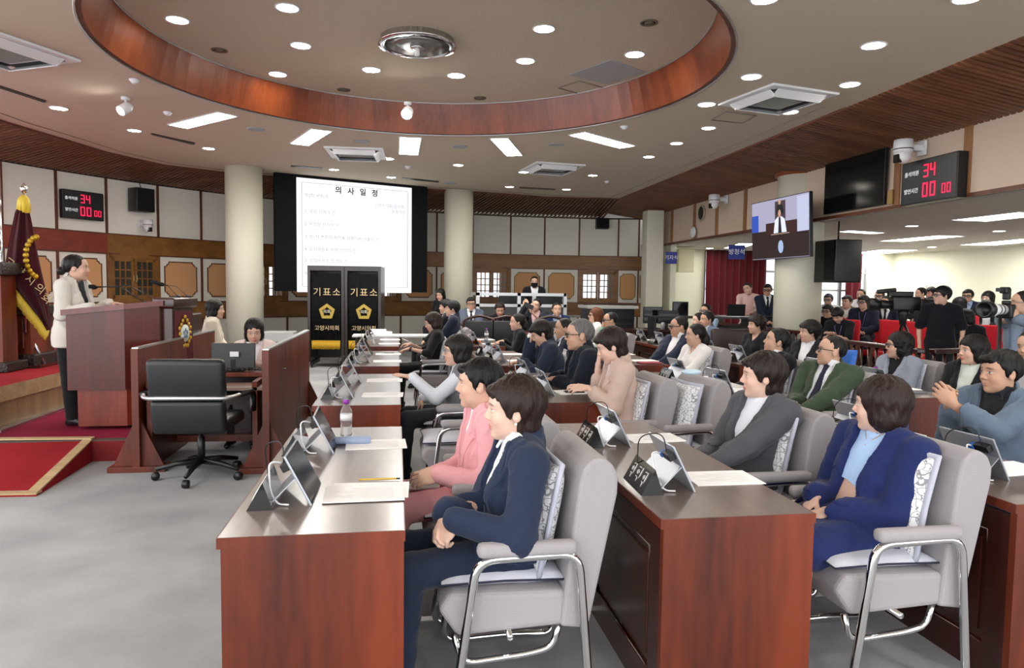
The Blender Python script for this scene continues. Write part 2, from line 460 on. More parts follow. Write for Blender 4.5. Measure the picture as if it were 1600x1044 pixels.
vi = [bm.verts.new((RCX + RR * math.cos(2 * math.pi * k / NS), RCY + RR * math.sin(2 * math.pi * k / NS), ZC)) for k in range(NS)]
ed = [bm.edges.new((vo[k], vo[(k + 1) % len(vo)])) for k in range(len(vo))] + [bm.edges.new((vi[k], vi[(k + 1) % NS])) for k in range(NS)]
bmesh.ops.triangle_fill(bm, use_beauty=True, edges=ed)
bmesh.ops.delete(bm, geom=[f for f in bm.faces if math.hypot(f.calc_center_median().x - RCX, f.calc_center_median().y - RCY) < RR * .97 and all(v in vi for v in f.verts)], context='FACES')
me = bpy.data.meshes.new('ceiling_sheet'); bm.to_mesh(me); bm.free(); link('ceiling_sheet', me, CEIL, ceil)
b = MB(); bl = MB(); bt = MB()
for k in range(NS):
    t0 = 2 * math.pi * k / NS; t1 = 2 * math.pi * (k + 1) / NS
    P = lambda t, r, z: (RCX + r * math.cos(t), RCY + r * math.sin(t), z)
    b.quad(P(t0, RR - .05, ZC), P(t1, RR - .05, ZC), P(t1, RR2, RZ), P(t0, RR2, RZ))
    bl.quad(P(t0, RR - .05, ZC), P(t1, RR - .05, ZC), P(t1, RR, ZC - .004), P(t0, RR, ZC - .004))
b.f and None
rg = b.build('coffer_ring', RINGWOOD, ceil); rg.data.polygons.foreach_set('use_smooth', [True] * len(rg.data.polygons))
bl.build('coffer_lip', BATTEN, ceil)
for r_, z_ in ((RR + .004, ZC - .008), (RR2, RZ - .006)):
    t = MB(); t.tube([(RCX + r_ * math.cos(2 * math.pi * k / NS), RCY + r_ * math.sin(2 * math.pi * k / NS), z_) for k in range(NS)], .011, 6, closed=True)
    t.build('ring_trim', STEEL, ceil)
b = MB(); b.add([(RCX + (RR2 + .03) * math.cos(2 * math.pi * k / NS), RCY + (RR2 + .03) * math.sin(2 * math.pi * k / NS), RZ) for k in range(NS)], [tuple(range(NS - 1, -1, -1))])
b.build('coffer_top', CEIL_ROUGH, ceil)
# trim line near the ceiling edge
def offset_line(pts, d):
    out = []
    for i in range(len(pts)):
        a = Vector(pts[max(0, i - 1)]); c = Vector(pts[min(len(pts) - 1, i + 1)]); t = (c - a).normalized(); n = Vector((t.y, -t.x)); p = Vector(pts[i]) + n * d
        out.append((p.x, p.y))
    return out
t = MB(); t.tube([(x, y, ZC - .002) for x, y in offset_line(EDGE[2:-1], .28)], .007, 4); t.build('ceiling_joint', plain('joint_grey', '8a7f6c', .8), ceil)

# slatted soffit between the ceiling edge and the walls
b = MB(); sl = MB(); e2 = MB()
def resample(pts, step):
    out = []; 
    for i in range(len(pts) - 1):
        a = Vector(pts[i]); c = Vector(pts[i + 1]); n = max(1, int(round((c - a).length / step)))
        for k in range(n): out.append((a + (c - a) * k / n, (c - a).normalized()))
    out.append((Vector(pts[-1]), (Vector(pts[-1]) - Vector(pts[-2])).normalized())); return out
left = resample(EDGE[1:12], .092)
prev = None
def outer_hit(p, n):
    # from the edge point outward to the curved wall
    d = Vector(n); o_ = Vector((p.x - WCX, p.y - WCY)); B = o_.dot(d); Cc = o_.dot(o_) - (WR - .01) ** 2
    t = -B + math.sqrt(max(B * B - Cc, 0)); return p + d * t
def soffit(seq, hit):
    prev = None
    for k, (p, t) in enumerate(seq):
        q_ = hit(p, t)
        if prev is not None:
            p0, q0 = prev
            b.quad((p0.x, p0.y, ZC + .06), (p.x, p.y, ZC + .06), (q_.x, q_.y, Z_TOP + .07), (q0.x, q0.y, Z_TOP + .07))
        prev = (p, q_)
        d = (q_ - p); L_ = d.length
        if L_ < .1: continue
        X = Vector((d.x, d.y, Z_TOP - ZC)).normalized(); Y = Vector((-d.y, d.x, 0)).normalized()
        M = frame((p.x, p.y, ZC), X, Y, X.cross(Y)); LL = math.hypot(L_, Z_TOP - ZC)
        s2 = 1 if X.cross(Y).z < 0 else -1
        sl.box((0, -.024, -.006), (LL, .024, .02), M=M)
left_s = [(p, t) for p, t in left]
soffit(left_s, lambda p, t: outer_hit(p, ((p.x - WCX) / max(.01, math.hypot(p.x - WCX, p.y - WCY)), (p.y - WCY) / max(.01, math.hypot(p.x - WCX, p.y - WCY)))))
right_s = [(Vector((5.42, y)), Vector((0, 1))) for y in np.arange(19.55, -3.9, -.088)]
soffit(right_s, lambda p, t: Vector((FX, p.y)))
sof = empty('trim_2', (0, 0, 0), kind='structure')
b.build('soffit_backing', SLAT_DARK, sof); sl.build('slats', SLAT, sof)
e2.tube([(x, y, ZC - .01) for x, y in EDGE[1:-1]], .02, 6); e2.build('soffit_edge', plain('edge_wood', '6a3a26', .5), sof)
wt = MB(); wt.tube([(wp(a, Z_TOP, .02)) for a in np.linspace(angs[0], angs[-1], 60)], .018, 6); wt.build('wall_top_cable', BLACK, sof)

# gallery fascia (right side) with battens
fas = empty('wall_right', (0, 0, 0), kind='structure')
b = MB(); b.box((FX, -4, FZ0), (FX + .25, 18.3, FZ1 + .05)); b.build('fascia_panels', PINKWALL, fas)
b = MB()
for px in (1052, 1087, 1122, 1166, 1250, 1402, 1510):
    y = atX(px, 300, FX)[1]; b.box((FX - .02, y - .06, FZ0), (FX + .002, y + .06, FZ1))
for y in (5.4, 3.8, 2.2, .6): b.box((FX - .02, y - .06, FZ0), (FX + .002, y + .06, FZ1))
b.build('fascia_batten', wood('fascia_wood', '7d5537', 'a07349', grain=6, rough=.5, coat=0), fas)
b = MB(); b.box((FX - .025, -4, FZ0 - .03), (FX + .05, 18.2, FZ0 + .02)); b.build('fascia_edge', BATTEN, fas)
# gallery: ceiling, walls, windows, curtains
g = empty('wall_gallery', (0, 0, 0), kind='structure')
c0 = atZ(1110, 392, FZ0); c1 = atZ(1347, 400, FZ0)
GY = 19.3
b = MB(); b.box((FX + .02, -4, FZ0), (15.6, GY + .6, FZ0 + .1)); o = b.build('ceiling_gallery', GALCEIL); tag(o, kind='structure')
b = MB(); b.box((14.9, -4, 0), (15.1, GY + .3, FZ0)); 
WX0 = atY(1206, 450, GY)[0]; WX1 = atY(1331, 450, GY)[0]; WXL = atY(1100, 450, GY)[0]
b.box((7.0, GY, 0), (WXL, GY + .2, FZ0)); b.box((WX1 + .5, GY, 0), (15, GY + .2, FZ0)); b.box((WXL, GY, 0), (WX1 + .5, GY + .2, .55))
b.box((6.95, 17.3, 0), (7.1, GY, FZ0 + .9))
b.build('gallery_wall', WHITEWALL, g)
win = empty('window_6', (0, 0, 0), kind='structure')
b = MB(); WF = plain('window_alu', '9fa3a3', .4, .5)
xs = np.linspace(WXL, WX1 + .5, 7)
for x in xs: b.box((x - .04, GY + .02, .55), (x + .04, GY + .1, FZ0))
for z in (.57, 1.05, 1.62, 2.15, FZ0 - .03): b.box((WXL, GY + .03, z - .025), (WX1 + .5, GY + .09, z + .025))
b.build('window_frame', WF, win)
b = MB(); b.quad((WXL, GY + .4, .4), (WX1 + .5, GY + .4, .4), (WX1 + .5, GY + .4, FZ0), (WXL, GY + .4, FZ0)); b.build('sky_beyond', OUTSIDE, win)
VELVET = fabric('500b16', name='red_velvet', bump=.1)
def curtain(x0, x1, z0, z1, y, lab):
    n = int((x1 - x0) / .03); vs = []; fs = []
    for k in range(n + 1):
        x = x0 + (x1 - x0) * k / n; yy = y + .05 * math.sin(k * .95) + .02 * math.sin(k * .37)
        for j in range(6):
            z = z0 + (z1 - z0) * j / 5; vs.append((x + .01 * math.sin(j + k), yy * 1.0 + .015 * math.sin(k * .5) * (5 - j) / 5, z))
    for k in range(n):
        for j in range(5): fs.append((k * 6 + j, k * 6 + 6 + j, k * 6 + 7 + j, k * 6 + j + 1))
    m_ = MB(); m_.add(vs, fs, 0, True)
    o = m_.build('curtain', VELVET); md = o.modifiers.new('thick', 'SOLIDIFY'); md.thickness = .012
    recentre(o, ((x0 + x1) / 2, y, z0)); tag(o, lab, 'curtain', None)
curtain(atY(1103, 450, GY - .25)[0], atY(1197, 450, GY - .25)[0], .25, FZ0 - .01, GY - .25, 'wide dark red velvet curtain drawn beside the blue hanging sign in the gallery')
curtain(atY(1322, 450, GY - .25)[0], atY(1346, 450, GY - .25)[0], .25, FZ0 - .01, GY - .25, 'narrow dark red curtain gathered at the right end of the gallery window')

# columns
def column(px0, px1, py, name, lab, z=ZC, X=None):
    if X is None:
        p = atZ((px0 + px1) / 2, py, z); 
    else: p = atX((px0 + px1) / 2, py, X)
    r = (px1 - px0) * depth(p) / FPX / 2
    c = p + np.array([p[0], p[1], 0]) / math.hypot(p[0], p[1]) * (r if X is None else 0)
    b = MB(); b.lathe([(r, 0), (r, z + .02)], 40); o = b.build(name, COLUMN); o.location = (c[0], c[1], 0)
    tag(o, lab, 'column', 'round white columns'); return c, r
column(352, 409, 258, 'column', 'round white column behind the seated laptop woman')
column(694, 740, 295, 'column', 'round white column right of the projected screen')
CC, CR = column(1212, 1282, 430, 'column', 'thick round white column beside the hanging television', z=3.72, X=FX + .15)
b = MB(); b.lathe([(CR + .05, 3.56), (CR + .05, 3.75)], 40); o = b.build('trim_3', plain('collar_wood', '8a4a2a', .5)); o.location = (CC[0], CC[1], 0); tag(o, kind='structure')
b = MB(); b.box((-.22, -.2, 0), (.22, .2, 3.56), bev=.03); o = b.build('column', COLUMN, ); p = atY(1018, 450, 17.2); o.location = (p[0], p[1], 0); tag(o, 'slim square pillar where the back wall meets the gallery', 'column')

# red and maroon stages on the left
def poly_up(name, poly, z0, z1, mats, mi_side=0, mi_top=1, kind='structure'):
    b = MB(); b.prism(poly, z0, z1, mi_side, mi_top=mi_top); o = b.build(name, mats); tag(o, kind=kind); return o
st = empty('trim_4', (0, 0, 0), kind='structure')
b = MB(); b.prism([(-12, 6.52), (-2.10, 6.46), (-2.10, 11.8), (-12, 11.8)], 0, .175, 0, mi_top=1)
b.build('low_stage', [plain('dark_red_riser', '6b0f14', .9), MAROONCARPET], st)
b = MB(); b.box((-12, 6.47, .15), (-2.10, 6.545, .185)); b.build('stage_nosing', plain('dark_nosing', '4a3f3b', .6), st)
# ramp with oak border
A_, B_, C_, D_ = Vector((-2.54, 5.43, .012)), Vector((-2.58, 6.54, .19)), Vector((-6.5, 6.75, .19)), Vector((-6.5, 5.6, .012))
b = MB(); b.add([A_, B_, C_, D_, (A_.x, A_.y, 0), (B_.x, B_.y, 0), (C_.x, C_.y, 0), (D_.x, D_.y, 0)], [(0, 1, 2, 3), (4, 5, 1, 0), (7, 4, 0, 3), (5, 6, 2, 1)]); b.build('ramp', REDCARPET, st)
b = MB()
def plank(p, q_, side, w_=.075, h=.012):
    d = (q_ - p).normalized(); n = Vector((-d.y, d.x, 0)) * side; up = Vector((0, 0, h))
    b.add([p, q_, q_ + n * w_, p + n * w_, p + up, q_ + up, q_ + n * w_ + up, p + n * w_ + up], [(0, 1, 2, 3), (4, 5, 6, 7), (0, 1, 5, 4), (1, 2, 6, 5), (2, 3, 7, 6), (3, 0, 4, 7)])
plank(A_, B_, 1); plank(B_, C_, 1); plank(D_, A_, 1)
b.build('ramp_border', OAK, st)
# dais
dpoly = [(-3.60, 4.4), (-3.59, 7.05), (-3.52, 9.0), (-3.8, 11.9), (-12, 12.5), (-12, 4.4)]
dpoly = [(-3.59, 6.75), (-3.59, 7.05), (-3.53, 9.2), (-3.6, 12.6), (-5.4, 14.2), (-12, 14.2), (-12, 6.75)]
b = MB(); b.prism(dpoly, .17, .56, 0, mi_top=1); b.build('dais', [wood('riser_oak', '7a6345', 'a08560', grain=5, rough=.5, coat=0), REDCARPET], st)
b = MB(); b.prism([(x + (.02 if x > -4 else -.02), y + (-.02 if y < 7 else .02)) for x, y in dpoly], .43, .575, 0, mi_top=1); b.build('dais_nosing', [OAK, REDCARPET], st)
b = MB(); b.box((-3.58, 6.9, .175), (-3.5, 8.6, .20)); b.build('floor_channel', STEEL, st)
# ================================================================== CEILING FIXTURES
def downlight(px, py, z, lab, r=.085, grp='round ceiling downlights'):
    p = atZ(px, py, z)
    root = empty('downlight', (p[0], p[1], z), label=lab, cat='ceiling light', group=grp)
    b = MB(); b.lathe([(r + .018, 0), (r + .018, -.006), (r, -.008), (r - .004, .0)], 24); b.build('trim_ring', WHITE, root)
    b = MB(); b.lathe([(r - .003, -.002), (r - .003, -.004)], 24); b.build('diffuser', DLIGHT, root)
    return root
inner = [(277, 31), (449, 12), (470, 71), (434, 116), (580, 109), (713, 118), (850, 45), (821, 95), (992, 85)]
inn_lab = ['at the left of the coffer', 'at the top left of the coffer', 'second from the left in the coffer', 'nearest the left coffer rim', 'left below the round chrome lamp', 'right below the round chrome lamp', 'upper right of the round chrome lamp', 'right of the round chrome lamp, lower one', 'above the grey ceiling hatch in the coffer']
for (x, y), l in zip(inner, inn_lab): downlight(x, y, RZ - .002, 'lit round downlight ' + l, .105)
outer = {(92, 169): 'far left above the slatted soffit', (210, 204): 'left of the leftmost panel light', (326, 232): 'above the left white column', (522, 265): 'above the projected screen, left one', (611, 277): 'above the projected screen, right one',
 (607, 248): 'touching the cassette air conditioner above the screen', (716, 258): 'above the middle column', (796, 292): 'right of the middle column', (818, 269): 'at the corner of the right far air conditioner', (885, 296): 'far back left of the soffit corner', (926, 274): 'right of the far air conditioner',
 (1014, 245): 'fourth along the soffit on the right', (1057, 224): 'third along the soffit on the right', (1107, 200): 'second along the soffit on the right', (1104, 163): 'just outside the coffer rim on the right', (1174, 120): 'above the near air conditioner on the right',
 (1234, 175): 'under the near air conditioner edge', (1328, 132): 'right of the near air conditioner', (1365, 71): 'alone in the upper right ceiling', (1195, -2): 'cut by the top edge of the picture, middle', (1512, -3): 'cut by the top edge of the picture, right'}
for (x, y), l in outer.items(): downlight(x, y, ZC - .001, 'lit round downlight ' + l, .09 if y > 180 else .1)
# panel lights around the coffer: corner pixels
def panel(cs, z, lab, grp='flat rectangular panel lights around the coffer'):
    P4 = [Vector(atZ(x, y, z)) for x, y in cs]; c = sum(P4, Vector()) / 4
    root = empty('panel_light', c, label=lab, cat='ceiling light', group=grp)
    Q = [p - c for p in P4]; u = ((Q[1] - Q[0]) + (Q[2] - Q[3])) / 2; v = ((Q[3] - Q[0]) + (Q[2] - Q[1])) / 2
    lu, lv = u.length, v.length; ux = u.normalized(); vx = Vector((0, 0, 1)).cross(ux)
    M = frame((0, 0, 0), ux, vx, (0, 0, 1))
    b = MB(); hx, hy = lu / 2, lv / 2
    for x0, x1, y0, y1 in ((-hx - .02, hx + .02, -hy - .02, -hy), (-hx - .02, hx + .02, hy, hy + .02), (-hx - .02, -hx, -hy, hy), (hx, hx + .02, -hy, hy)): b.box((x0, y0, -.012), (x1, y1, .0), M=M)
    b.build('frame', WHITE, root)
    b = MB(); b.box((-hx, -hy, -.006), (hx, hy, -.002), M=M); b.build('diffuser', GLIGHT if z < 3 else PLIGHT, root)
panel([(265, 194), (340, 175), (370, 181), (292, 200)], ZC, 'long lit panel light at the left, above the curved soffit')
panel([(455, 223), (487, 201), (517, 205), (481, 227)], ZC, 'lit panel light second from the left')
panel([(624, 240), (626, 214), (657, 215), (653, 241)], ZC, 'lit panel light in the middle, pointing at the camera')
panel([(766, 216), (793, 216), (816, 242), (793, 243)], ZC, 'lit panel light right of the middle one')
panel([(898, 209), (922, 205), (984, 228), (961, 232)], ZC, 'lit panel light furthest right in the hall ceiling')
for k, (x, y) in enumerate([(-3.6, 3.6), (4.3, 2.6), (-3.2, .8), (3.6, -.6), (-2.2, -1.8), (1.6, -2.6)]):
    b = MB(); b.box((-.6, -.15, -.006), (.6, .15, -.002)); root = empty('panel_light', (x, y, ZC), math.atan2(y - RCY, x - RCX), label='lit panel light out of the picture, ' + ('left of the coffer', 'right of the coffer', 'behind left of the coffer', 'behind right of the coffer', 'furthest back left', 'furthest back right')[k], cat='ceiling light', group='panel lights out of the picture')
    b.build('diffuser', PLIGHT, root)
# gallery strip lights
for cs, l in (([(1500, 342), (1600, 330), (1640, 334), (1530, 346)], 'nearest lit strip light in the gallery ceiling, cut by the right edge'), ([(1385, 375), (1480, 367), (1492, 369), (1402, 378)], 'lit strip light in the middle of the gallery ceiling'), ([(1515, 381), (1615, 372), (1640, 374), (1535, 384)], 'lit strip light in the gallery ceiling under the nearest one'),
              ([(1335, 360), (1345, 359), (1366, 364), (1338, 366)], 'short lit strip seen right of the hanging black speaker'), ([(1337, 396), (1400, 389), (1413, 391), (1345, 399)], 'furthest lit strip light in the gallery ceiling'), ([(1138, 387), (1165, 379), (1172, 381), (1150, 388)], 'lit strip light behind the blue hanging sign')):
    panel(cs, FZ0 - .001, l, 'strip lights of the gallery')
for (x, y), l in {(1425, 353): 'round gallery downlight nearest the scoreboard', (1561, 361): 'round gallery downlight at the far right', (1456, 386): 'small round gallery downlight at the back', (1109, 388): 'round gallery downlight above the red curtain'}.items(): downlight(x, y, FZ0 - .001, 'lit ' + l, .1, 'round gallery downlights')
for x, y, l_ in ((8.5, 3.5, 'nearest the hall'), (9.5, 1.0, 'furthest back'), (12.5, 5, 'deep in the gallery'), (12.5, 8, 'deepest in the gallery')):
    b = MB(); b.box((-.6, -.1, -.006), (.6, .1, -.002)); root = empty('panel_light', (x, y, FZ0), label='lit strip light beyond the right edge, ' + l_, cat='ceiling light', group='strip lights of the gallery out of the picture'); b.build('diffuser', GLIGHT, root)
# cassette air conditioners
def cassette(cx, cy, z, ang, lab, s=.475):
    root = empty('cassette_air_conditioner', (cx, cy, z), ang, label=lab, cat='air conditioner', group='ceiling cassette air conditioners')
    b = MB(); b.box((-s, -s, -.03), (s, s, .0), bev=.012)
    b.build('casing', WHITE, root)
    b = MB(); b.box((-s * .58, -s * .58, -.036), (s * .58, s * .58, -.028))
    for k in range(18):
        x = -s * .55 + k * s * 1.1 / 17; b.box((x - .004, -s * .55, -.042), (x + .004, s * .55, -.034))
    b.build('intake_grille', plain('grille_grey', 'a9ada6', .5), root)
    for k in range(4):
        M = Matrix.Rotation(k * math.pi / 2, 4, 'Z')
        b = MB(); b.box((-s * .72, s * .66, -.034), (s * .72, s * .84, -.026), M=M); b.build('air_slot', BLACK, root)
        M2 = M @ Matrix.Translation((0, s * .84, -.03)) @ Matrix.Rotation(math.radians(35), 4, 'X')
        b = MB(); b.box((-s * .72, -.11, -.010), (s * .72, 0.0, .0), M=M2, bev=.003); b.build('louvre', WHITE, root)
def ctr(x, y): p = atZ(x, y, ZC); return p[0], p[1]
c = ctr(1214, 153); cassette(c[0], c[1], ZC, math.radians(12), 'near white cassette air conditioner with open louvres on the right')
c = ctr(557, 238); cassette(c[0], c[1], ZC, math.radians(-3), 'bright white cassette air conditioner above the projected screen')
c = ctr(863, 261); cassette(c[0], c[1], ZC, math.radians(8), 'far cassette air conditioner right of the middle column')
c = ctr(2, 76); cassette(c[0], c[1], ZC, math.radians(-28), 'white cassette air conditioner cut by the left edge of the picture')
# round chrome lamp in the middle of the coffer
p = atZ(652, 62, RZ); root = empty('round_ceiling_lamp', (p[0], p[1], RZ), label='wide round chrome ceiling lamp with a glass tip in the coffer', cat='ceiling lamp')
b = MB(); b.lathe([(.40, 0), (.40, -.05), (.42, -.055), (.42, -.075), (.36, -.085), (.35, -.07)], 48); b.build('rim', CHROME, root)
b = MB(); b.lathe([(.35, -.072), (.15, -.08), (.02, -.082)], 40); b.build('dish', plain('dish_grey', '8c8c8a', .25, .6), root)
b = MB(); b.lathe([(.08, -.08), (.075, -.1), (.04, -.105)], 24); b.build('hub', CHROME, root)
b = MB(); b.lathe([(.022, -.1), (.026, -.12), (.026, -.17), (.015, -.175)], 16); b.build('glass_tip', plain('frosted', 'e8e8e8', .2), root)
# small spotlights
def spot(px, py, z, lab, aim, big=1.0):
    p = atZ(px, py, z); root = empty('spotlight', (p[0], p[1], z), label=lab, cat='spotlight', group='adjustable white spotlights')
    b = MB(); b.lathe([(.05, 0), (.05, -.03), (.03, -.035)], 16); b.build('base', WHITE, root)
    b = MB(); b.tube([(0, 0, -.03), (0, 0, -.1)], .012); b.build('arm', WHITE, root)
    d = Vector(aim).normalized(); M = frame(Vector((0, 0, -.13)), d.orthogonal().normalized(), d.cross(d.orthogonal()).normalized(), d)
    b = MB(); b.lathe([(.03, -.09), (.06 * big, -.04), (.065 * big, .08), (.05, .082)], 20, M=M); b.build('head', WHITE, root)
    b = MB(); b.lathe([(.055 * big, .083), (.054 * big, .086)], 20, M=M); b.build('lens', emit('spot_glow', 'fffaf0', 45), root)
spot(637, 160, ZC + .2, 'dazzling white spotlight at the near rim of the coffer', (-.2, -.9, -.6), 1.2)
spot(196, 152, ZC, 'lit white spotlight on the left ceiling', (-.5, -.6, -.6))
# speakers, detectors, vents and hatches in the ceiling
for (x, y), l in {(400, 202): 'left of the second panel light', (565, 221): 'above the bright air conditioner', (718, 229): 'between the two middle panel lights', (869, 226): 'right of the fourth panel light', (704, 286): 'just in front of the middle column'}.items():
    p = atZ(x, y, ZC); b = MB(); b.lathe([(.13, 0), (.13, -.008), (.11, -.012), (.1, -.009)], 28); o = b.build('ceiling_speaker', plain('speaker_grey', 'a4a9ad', .6)); o.location = p
    tag(o, 'flat grey round ceiling speaker ' + l, 'speaker', 'round speakers in the ceiling')
for (x, y), l, z in (((343, 78), 'left of the round chrome lamp', RZ), ((537, 140), 'near the coffer rim under the chrome lamp', RZ), ((750, 153), 'near the coffer rim right of the spotlight', RZ), ((1014, 35), 'at the upper right of the coffer', RZ)):
    p = atZ(x, y, z); b = MB(); b.lathe([(.09, 0), (.09, -.01), (.07, -.012), (.068, .0)], 24); b.lathe([(.05, -.004), (.045, -.014)], 18)
    o = b.build('ceiling_vent', plain('vent_brown', '6f6655', .6)); o.location = p; tag(o, 'small dark round vent ' + l, 'vent', 'small round vents in the coffer')
for (x, y), l in {(210, 124): 'left above the spotlight', (262, 175): 'beside the leftmost panel light', (637, 260): 'above the projected screen', (975, 197): 'above the rightmost panel light', (948, 283): 'at the far end by the soffit corner'}.items():
    p = atZ(x, y, ZC); b = MB(); b.lathe([(.055, 0), (.055, -.015), (.035, -.035), (.03, -.045)], 18); o = b.build('smoke_detector', WHITE); o.location = p
    tag(o, 'tiny white smoke detector ' + l, 'smoke detector', 'smoke detectors')
def flatquad(cs, z, name, mat, lab, cat, th=.008):
    P4 = [Vector(atZ(x, y, z)) for x, y in cs]; c = sum(P4, Vector()) / 4
    b = MB(); b.prism([((p - c).x, (p - c).y) for p in P4], -th, 0); o = b.build(name, mat); o.location = c; tag(o, lab, cat)
    return o
flatquad([(888, 116), (955, 93), (1010, 112), (948, 131)], RZ, 'ceiling_hatch', plain('hatch_grey', 'a7a9ad', .6), 'plain grey diamond-shaped hatch in the coffer', 'ceiling hatch')
def framequad(cs, z, name, lab):
    P4 = [Vector(atZ(x, y, z)) for x, y in cs]; c = sum(P4, Vector()) / 4
    b = MB(); b.tube([p - c for p in P4], .012, 4, closed=True); o = b.build(name, plain('hatch_frame', '7e766b', .6)); o.location = c; tag(o, lab, 'hatch frame')
framequad([(872, 137), (905, 126), (944, 137), (909, 147)], RZ, 'hatch_frame', 'thin brown square outline in the coffer ceiling')
framequad([(1112, 187), (1135, 174), (1182, 180), (1160, 192)], ZC, 'hatch_frame', 'thin grey square outline beside the near air conditioner')
for cs, l in (([(-20, 127), (72, 157), (70, 160), (-20, 131)], 'black slot vent at the far left of the ceiling'), ([(237, 208), (305, 223), (303, 226), (236, 210)], 'black slot vent left of the left column'), ([(628, 277), (686, 283), (685, 285), (627, 279)], 'pale slot vent above the projected screen'), ([(812, 292), (868, 295), (867, 297), (811, 294)], 'thin slot vent far back beside the middle column'), ([(455, 258), (504, 262), (503, 264), (454, 260)], 'pale slot vent above the left end of the screen')):
    flatquad(cs, ZC, 'slot_vent', BLACK, l, 'vent')

# ================================================================== WALL-HUNG THINGS
RED7 = emit('red_led', (1.0, .01, .06), 1.0)
def seg7(ch, x, y, h, mb, M, z=.004):
    w_ = h * .52; t = h * .13; S = {'0': 'abcdef', '3': 'abgcd', '4': 'fgbc'}[ch]
    R = {'a': (0, w_, h - t, h), 'd': (0, w_, 0, t), 'g': (0, w_, h / 2 - t / 2, h / 2 + t / 2), 'b': (w_ - t, w_, h / 2, h), 'c': (w_ - t, w_, 0, h / 2), 'f': (0, t, h / 2, h), 'e': (0, t, 0, h / 2)}
    for s in S:
        x0, x1, y0, y1 = R[s]; mb.box((x + x0 + .002, y + y0 + .002, z), (x + x1 - .002, y + y1 - .002, z + .003), M=M)
def scoreboard(M, w_, h, lab, th=.1):
    root = empty('scoreboard', M.translation, label=lab, cat='scoreboard', group='attendance boards with red digits')
    M0 = Matrix.Translation(-M.translation) @ M
    b = MB(); b.box((-w_ / 2, -h / 2, -th), (w_ / 2, h / 2, 0), M=M0, bev=.008); b.build('case', BLACK, root)
    b = MB(); b.box((-w_ / 2 + .02, -h / 2 + .02, 0), (w_ / 2 - .02, h / 2 - .02, .003), M=M0); b.build('face', plain('board_face', '23262c', .3), root)
    for k, (ch, x, y, hh_) in enumerate((('3', -w_ * .08, h * .07, h * .3), ('4', -w_ * .08 + h * .2, h * .07, h * .3), ('0', -w_ * .09, -h * .38, h * .33), ('0', -w_ * .09 + h * .23, -h * .38, h * .33), ('0', w_ * .25, -h * .36, h * .22), ('0', w_ * .25 + h * .15, -h * .36, h * .22))):
        b = MB(); seg7(ch, x, y, hh_, b, M0); b.build('red_digit', RED7, root)
    lt = emit('board_text', (1, 1, 1), .4)
    text('출석의원', 'lettering', lt, h * .125, M0 @ Matrix.Translation((-w_ * .3, h * .2, .005)), root)
    text('발언시간', 'lettering', lt, h * .125, M0 @ Matrix.Translation((-w_ * .3, -h * .2, .005)), root)
def on_wall(px, py, off=.05):
    a, p = wall_ang(px, py, WR - off); z = p[2]
    return frame((p[0], p[1], z), (math.sin(a), -math.cos(a), 0), (0, 0, 1)), a
M, a = on_wall(131, 321, .14)
scoreboard(M, .78, .52, 'black attendance board with red 34 and 00 00 on the left wall')
def on_fascia(px, py, off=.1):
    p = atX(px, py, FX - off); return frame(p, (0, -1, 0), (0, 0, 1))
M = on_fascia(1450, 281, .16)
scoreboard(M, .97, .56, 'large black attendance board with red digits on the right fascia', .14)
# black wall television on the fascia
def tv(M, w_, h, lab, face=SCREENBLACK, th=.05, border=.012):
    root = empty('television', M.translation, label=lab, cat='television'); M0 = Matrix.Translation(-M.translation) @ M
    b = MB(); b.box((-w_ / 2, -h / 2, -th), (w_ / 2, h / 2, 0), M=M0, bev=.006); b.build('case', BLACK, root)
    b = MB(); b.box((-w_ / 2 + border, -h / 2 + border, 0), (w_ / 2 - border, h / 2 - border, .002), M=M0); b.build('screen', face, root)
    return root, M0
tv(on_fascia(1332, 286, .09), 1.42, .80, 'large switched-off television showing reflections, on the right fascia')
b = MB()
# television on the column, showing the speaker
p0 = atX(1171, 322, 6.35)
M = frame(atX(1217, 357, 6.35), Vector((.03, -1, 0)).normalized(), (0, 0, 1)); M = M @ Matrix.Rotation(math.radians(3), 4, 'X')
SB = emit('feed_wall', 'a9a6c0', .5)
root, M0 = tv(M, 1.72, 1.02, 'large lit television hung from the column, showing the woman at the podium', SB, .06)
pz = [0.004]
def rect(x0, y0, x1, y1, mat, name, dz=.0015):
    b = MB(); pz[0] += dz * .5; b.box((x0 * .87, y0 * .91, pz[0]), (x1 * .87, y1 * .91, pz[0] + .001), M=M0); return b.build(name, mat, root)
E1 = lambda n, c, s=.8: emit('feed_' + n, c, s * .6)
rect(-.98, -.54, .98, -.02, E1('desk', '2a1512', .6), 'picture_podium')
rect(-.45, -.1, .98, .12, E1('bench', '3a1714', .7), 'picture_bench')
rect(-.12, .1, .24, .5, E1('frame', '4a3c44', .7), 'picture_frame')
rect(-.98, -.02, -.72, .3, E1('flag', '2b52b8', .8), 'picture_flag')
rect(.62, -.1, .98, .52, E1('pillar', 'b9bdd8', .9), 'picture_pillar')
SC = Matrix.Diagonal((.87, .91, 1, 1)); M0 = M0 @ SC
b = MB(); b.prism([(-.16, -.08), (-.11, .16), (.0, .22), (.1, .22), (.22, .16), (.28, -.08)], .011, .012, M=M0); b.build('picture_jacket', E1('jacket', 'd8dcf0', .95), root)
b = MB(); b.prism([(-.0, -.08), (.02, .2), (.08, .2), (.12, -.08)], .0125, .013, M=M0); b.build('picture_shirt', E1('shirt', '15161c', .6), root)
b = MB(); b.prism([(.05 + .075 * math.cos(t), .29 + .095 * math.sin(t)) for t in np.linspace(0, 6.28, 18)[:-1]], .0125, .0135, M=M0); b.build('picture_hair', E1('hair', '111013', .5), root)
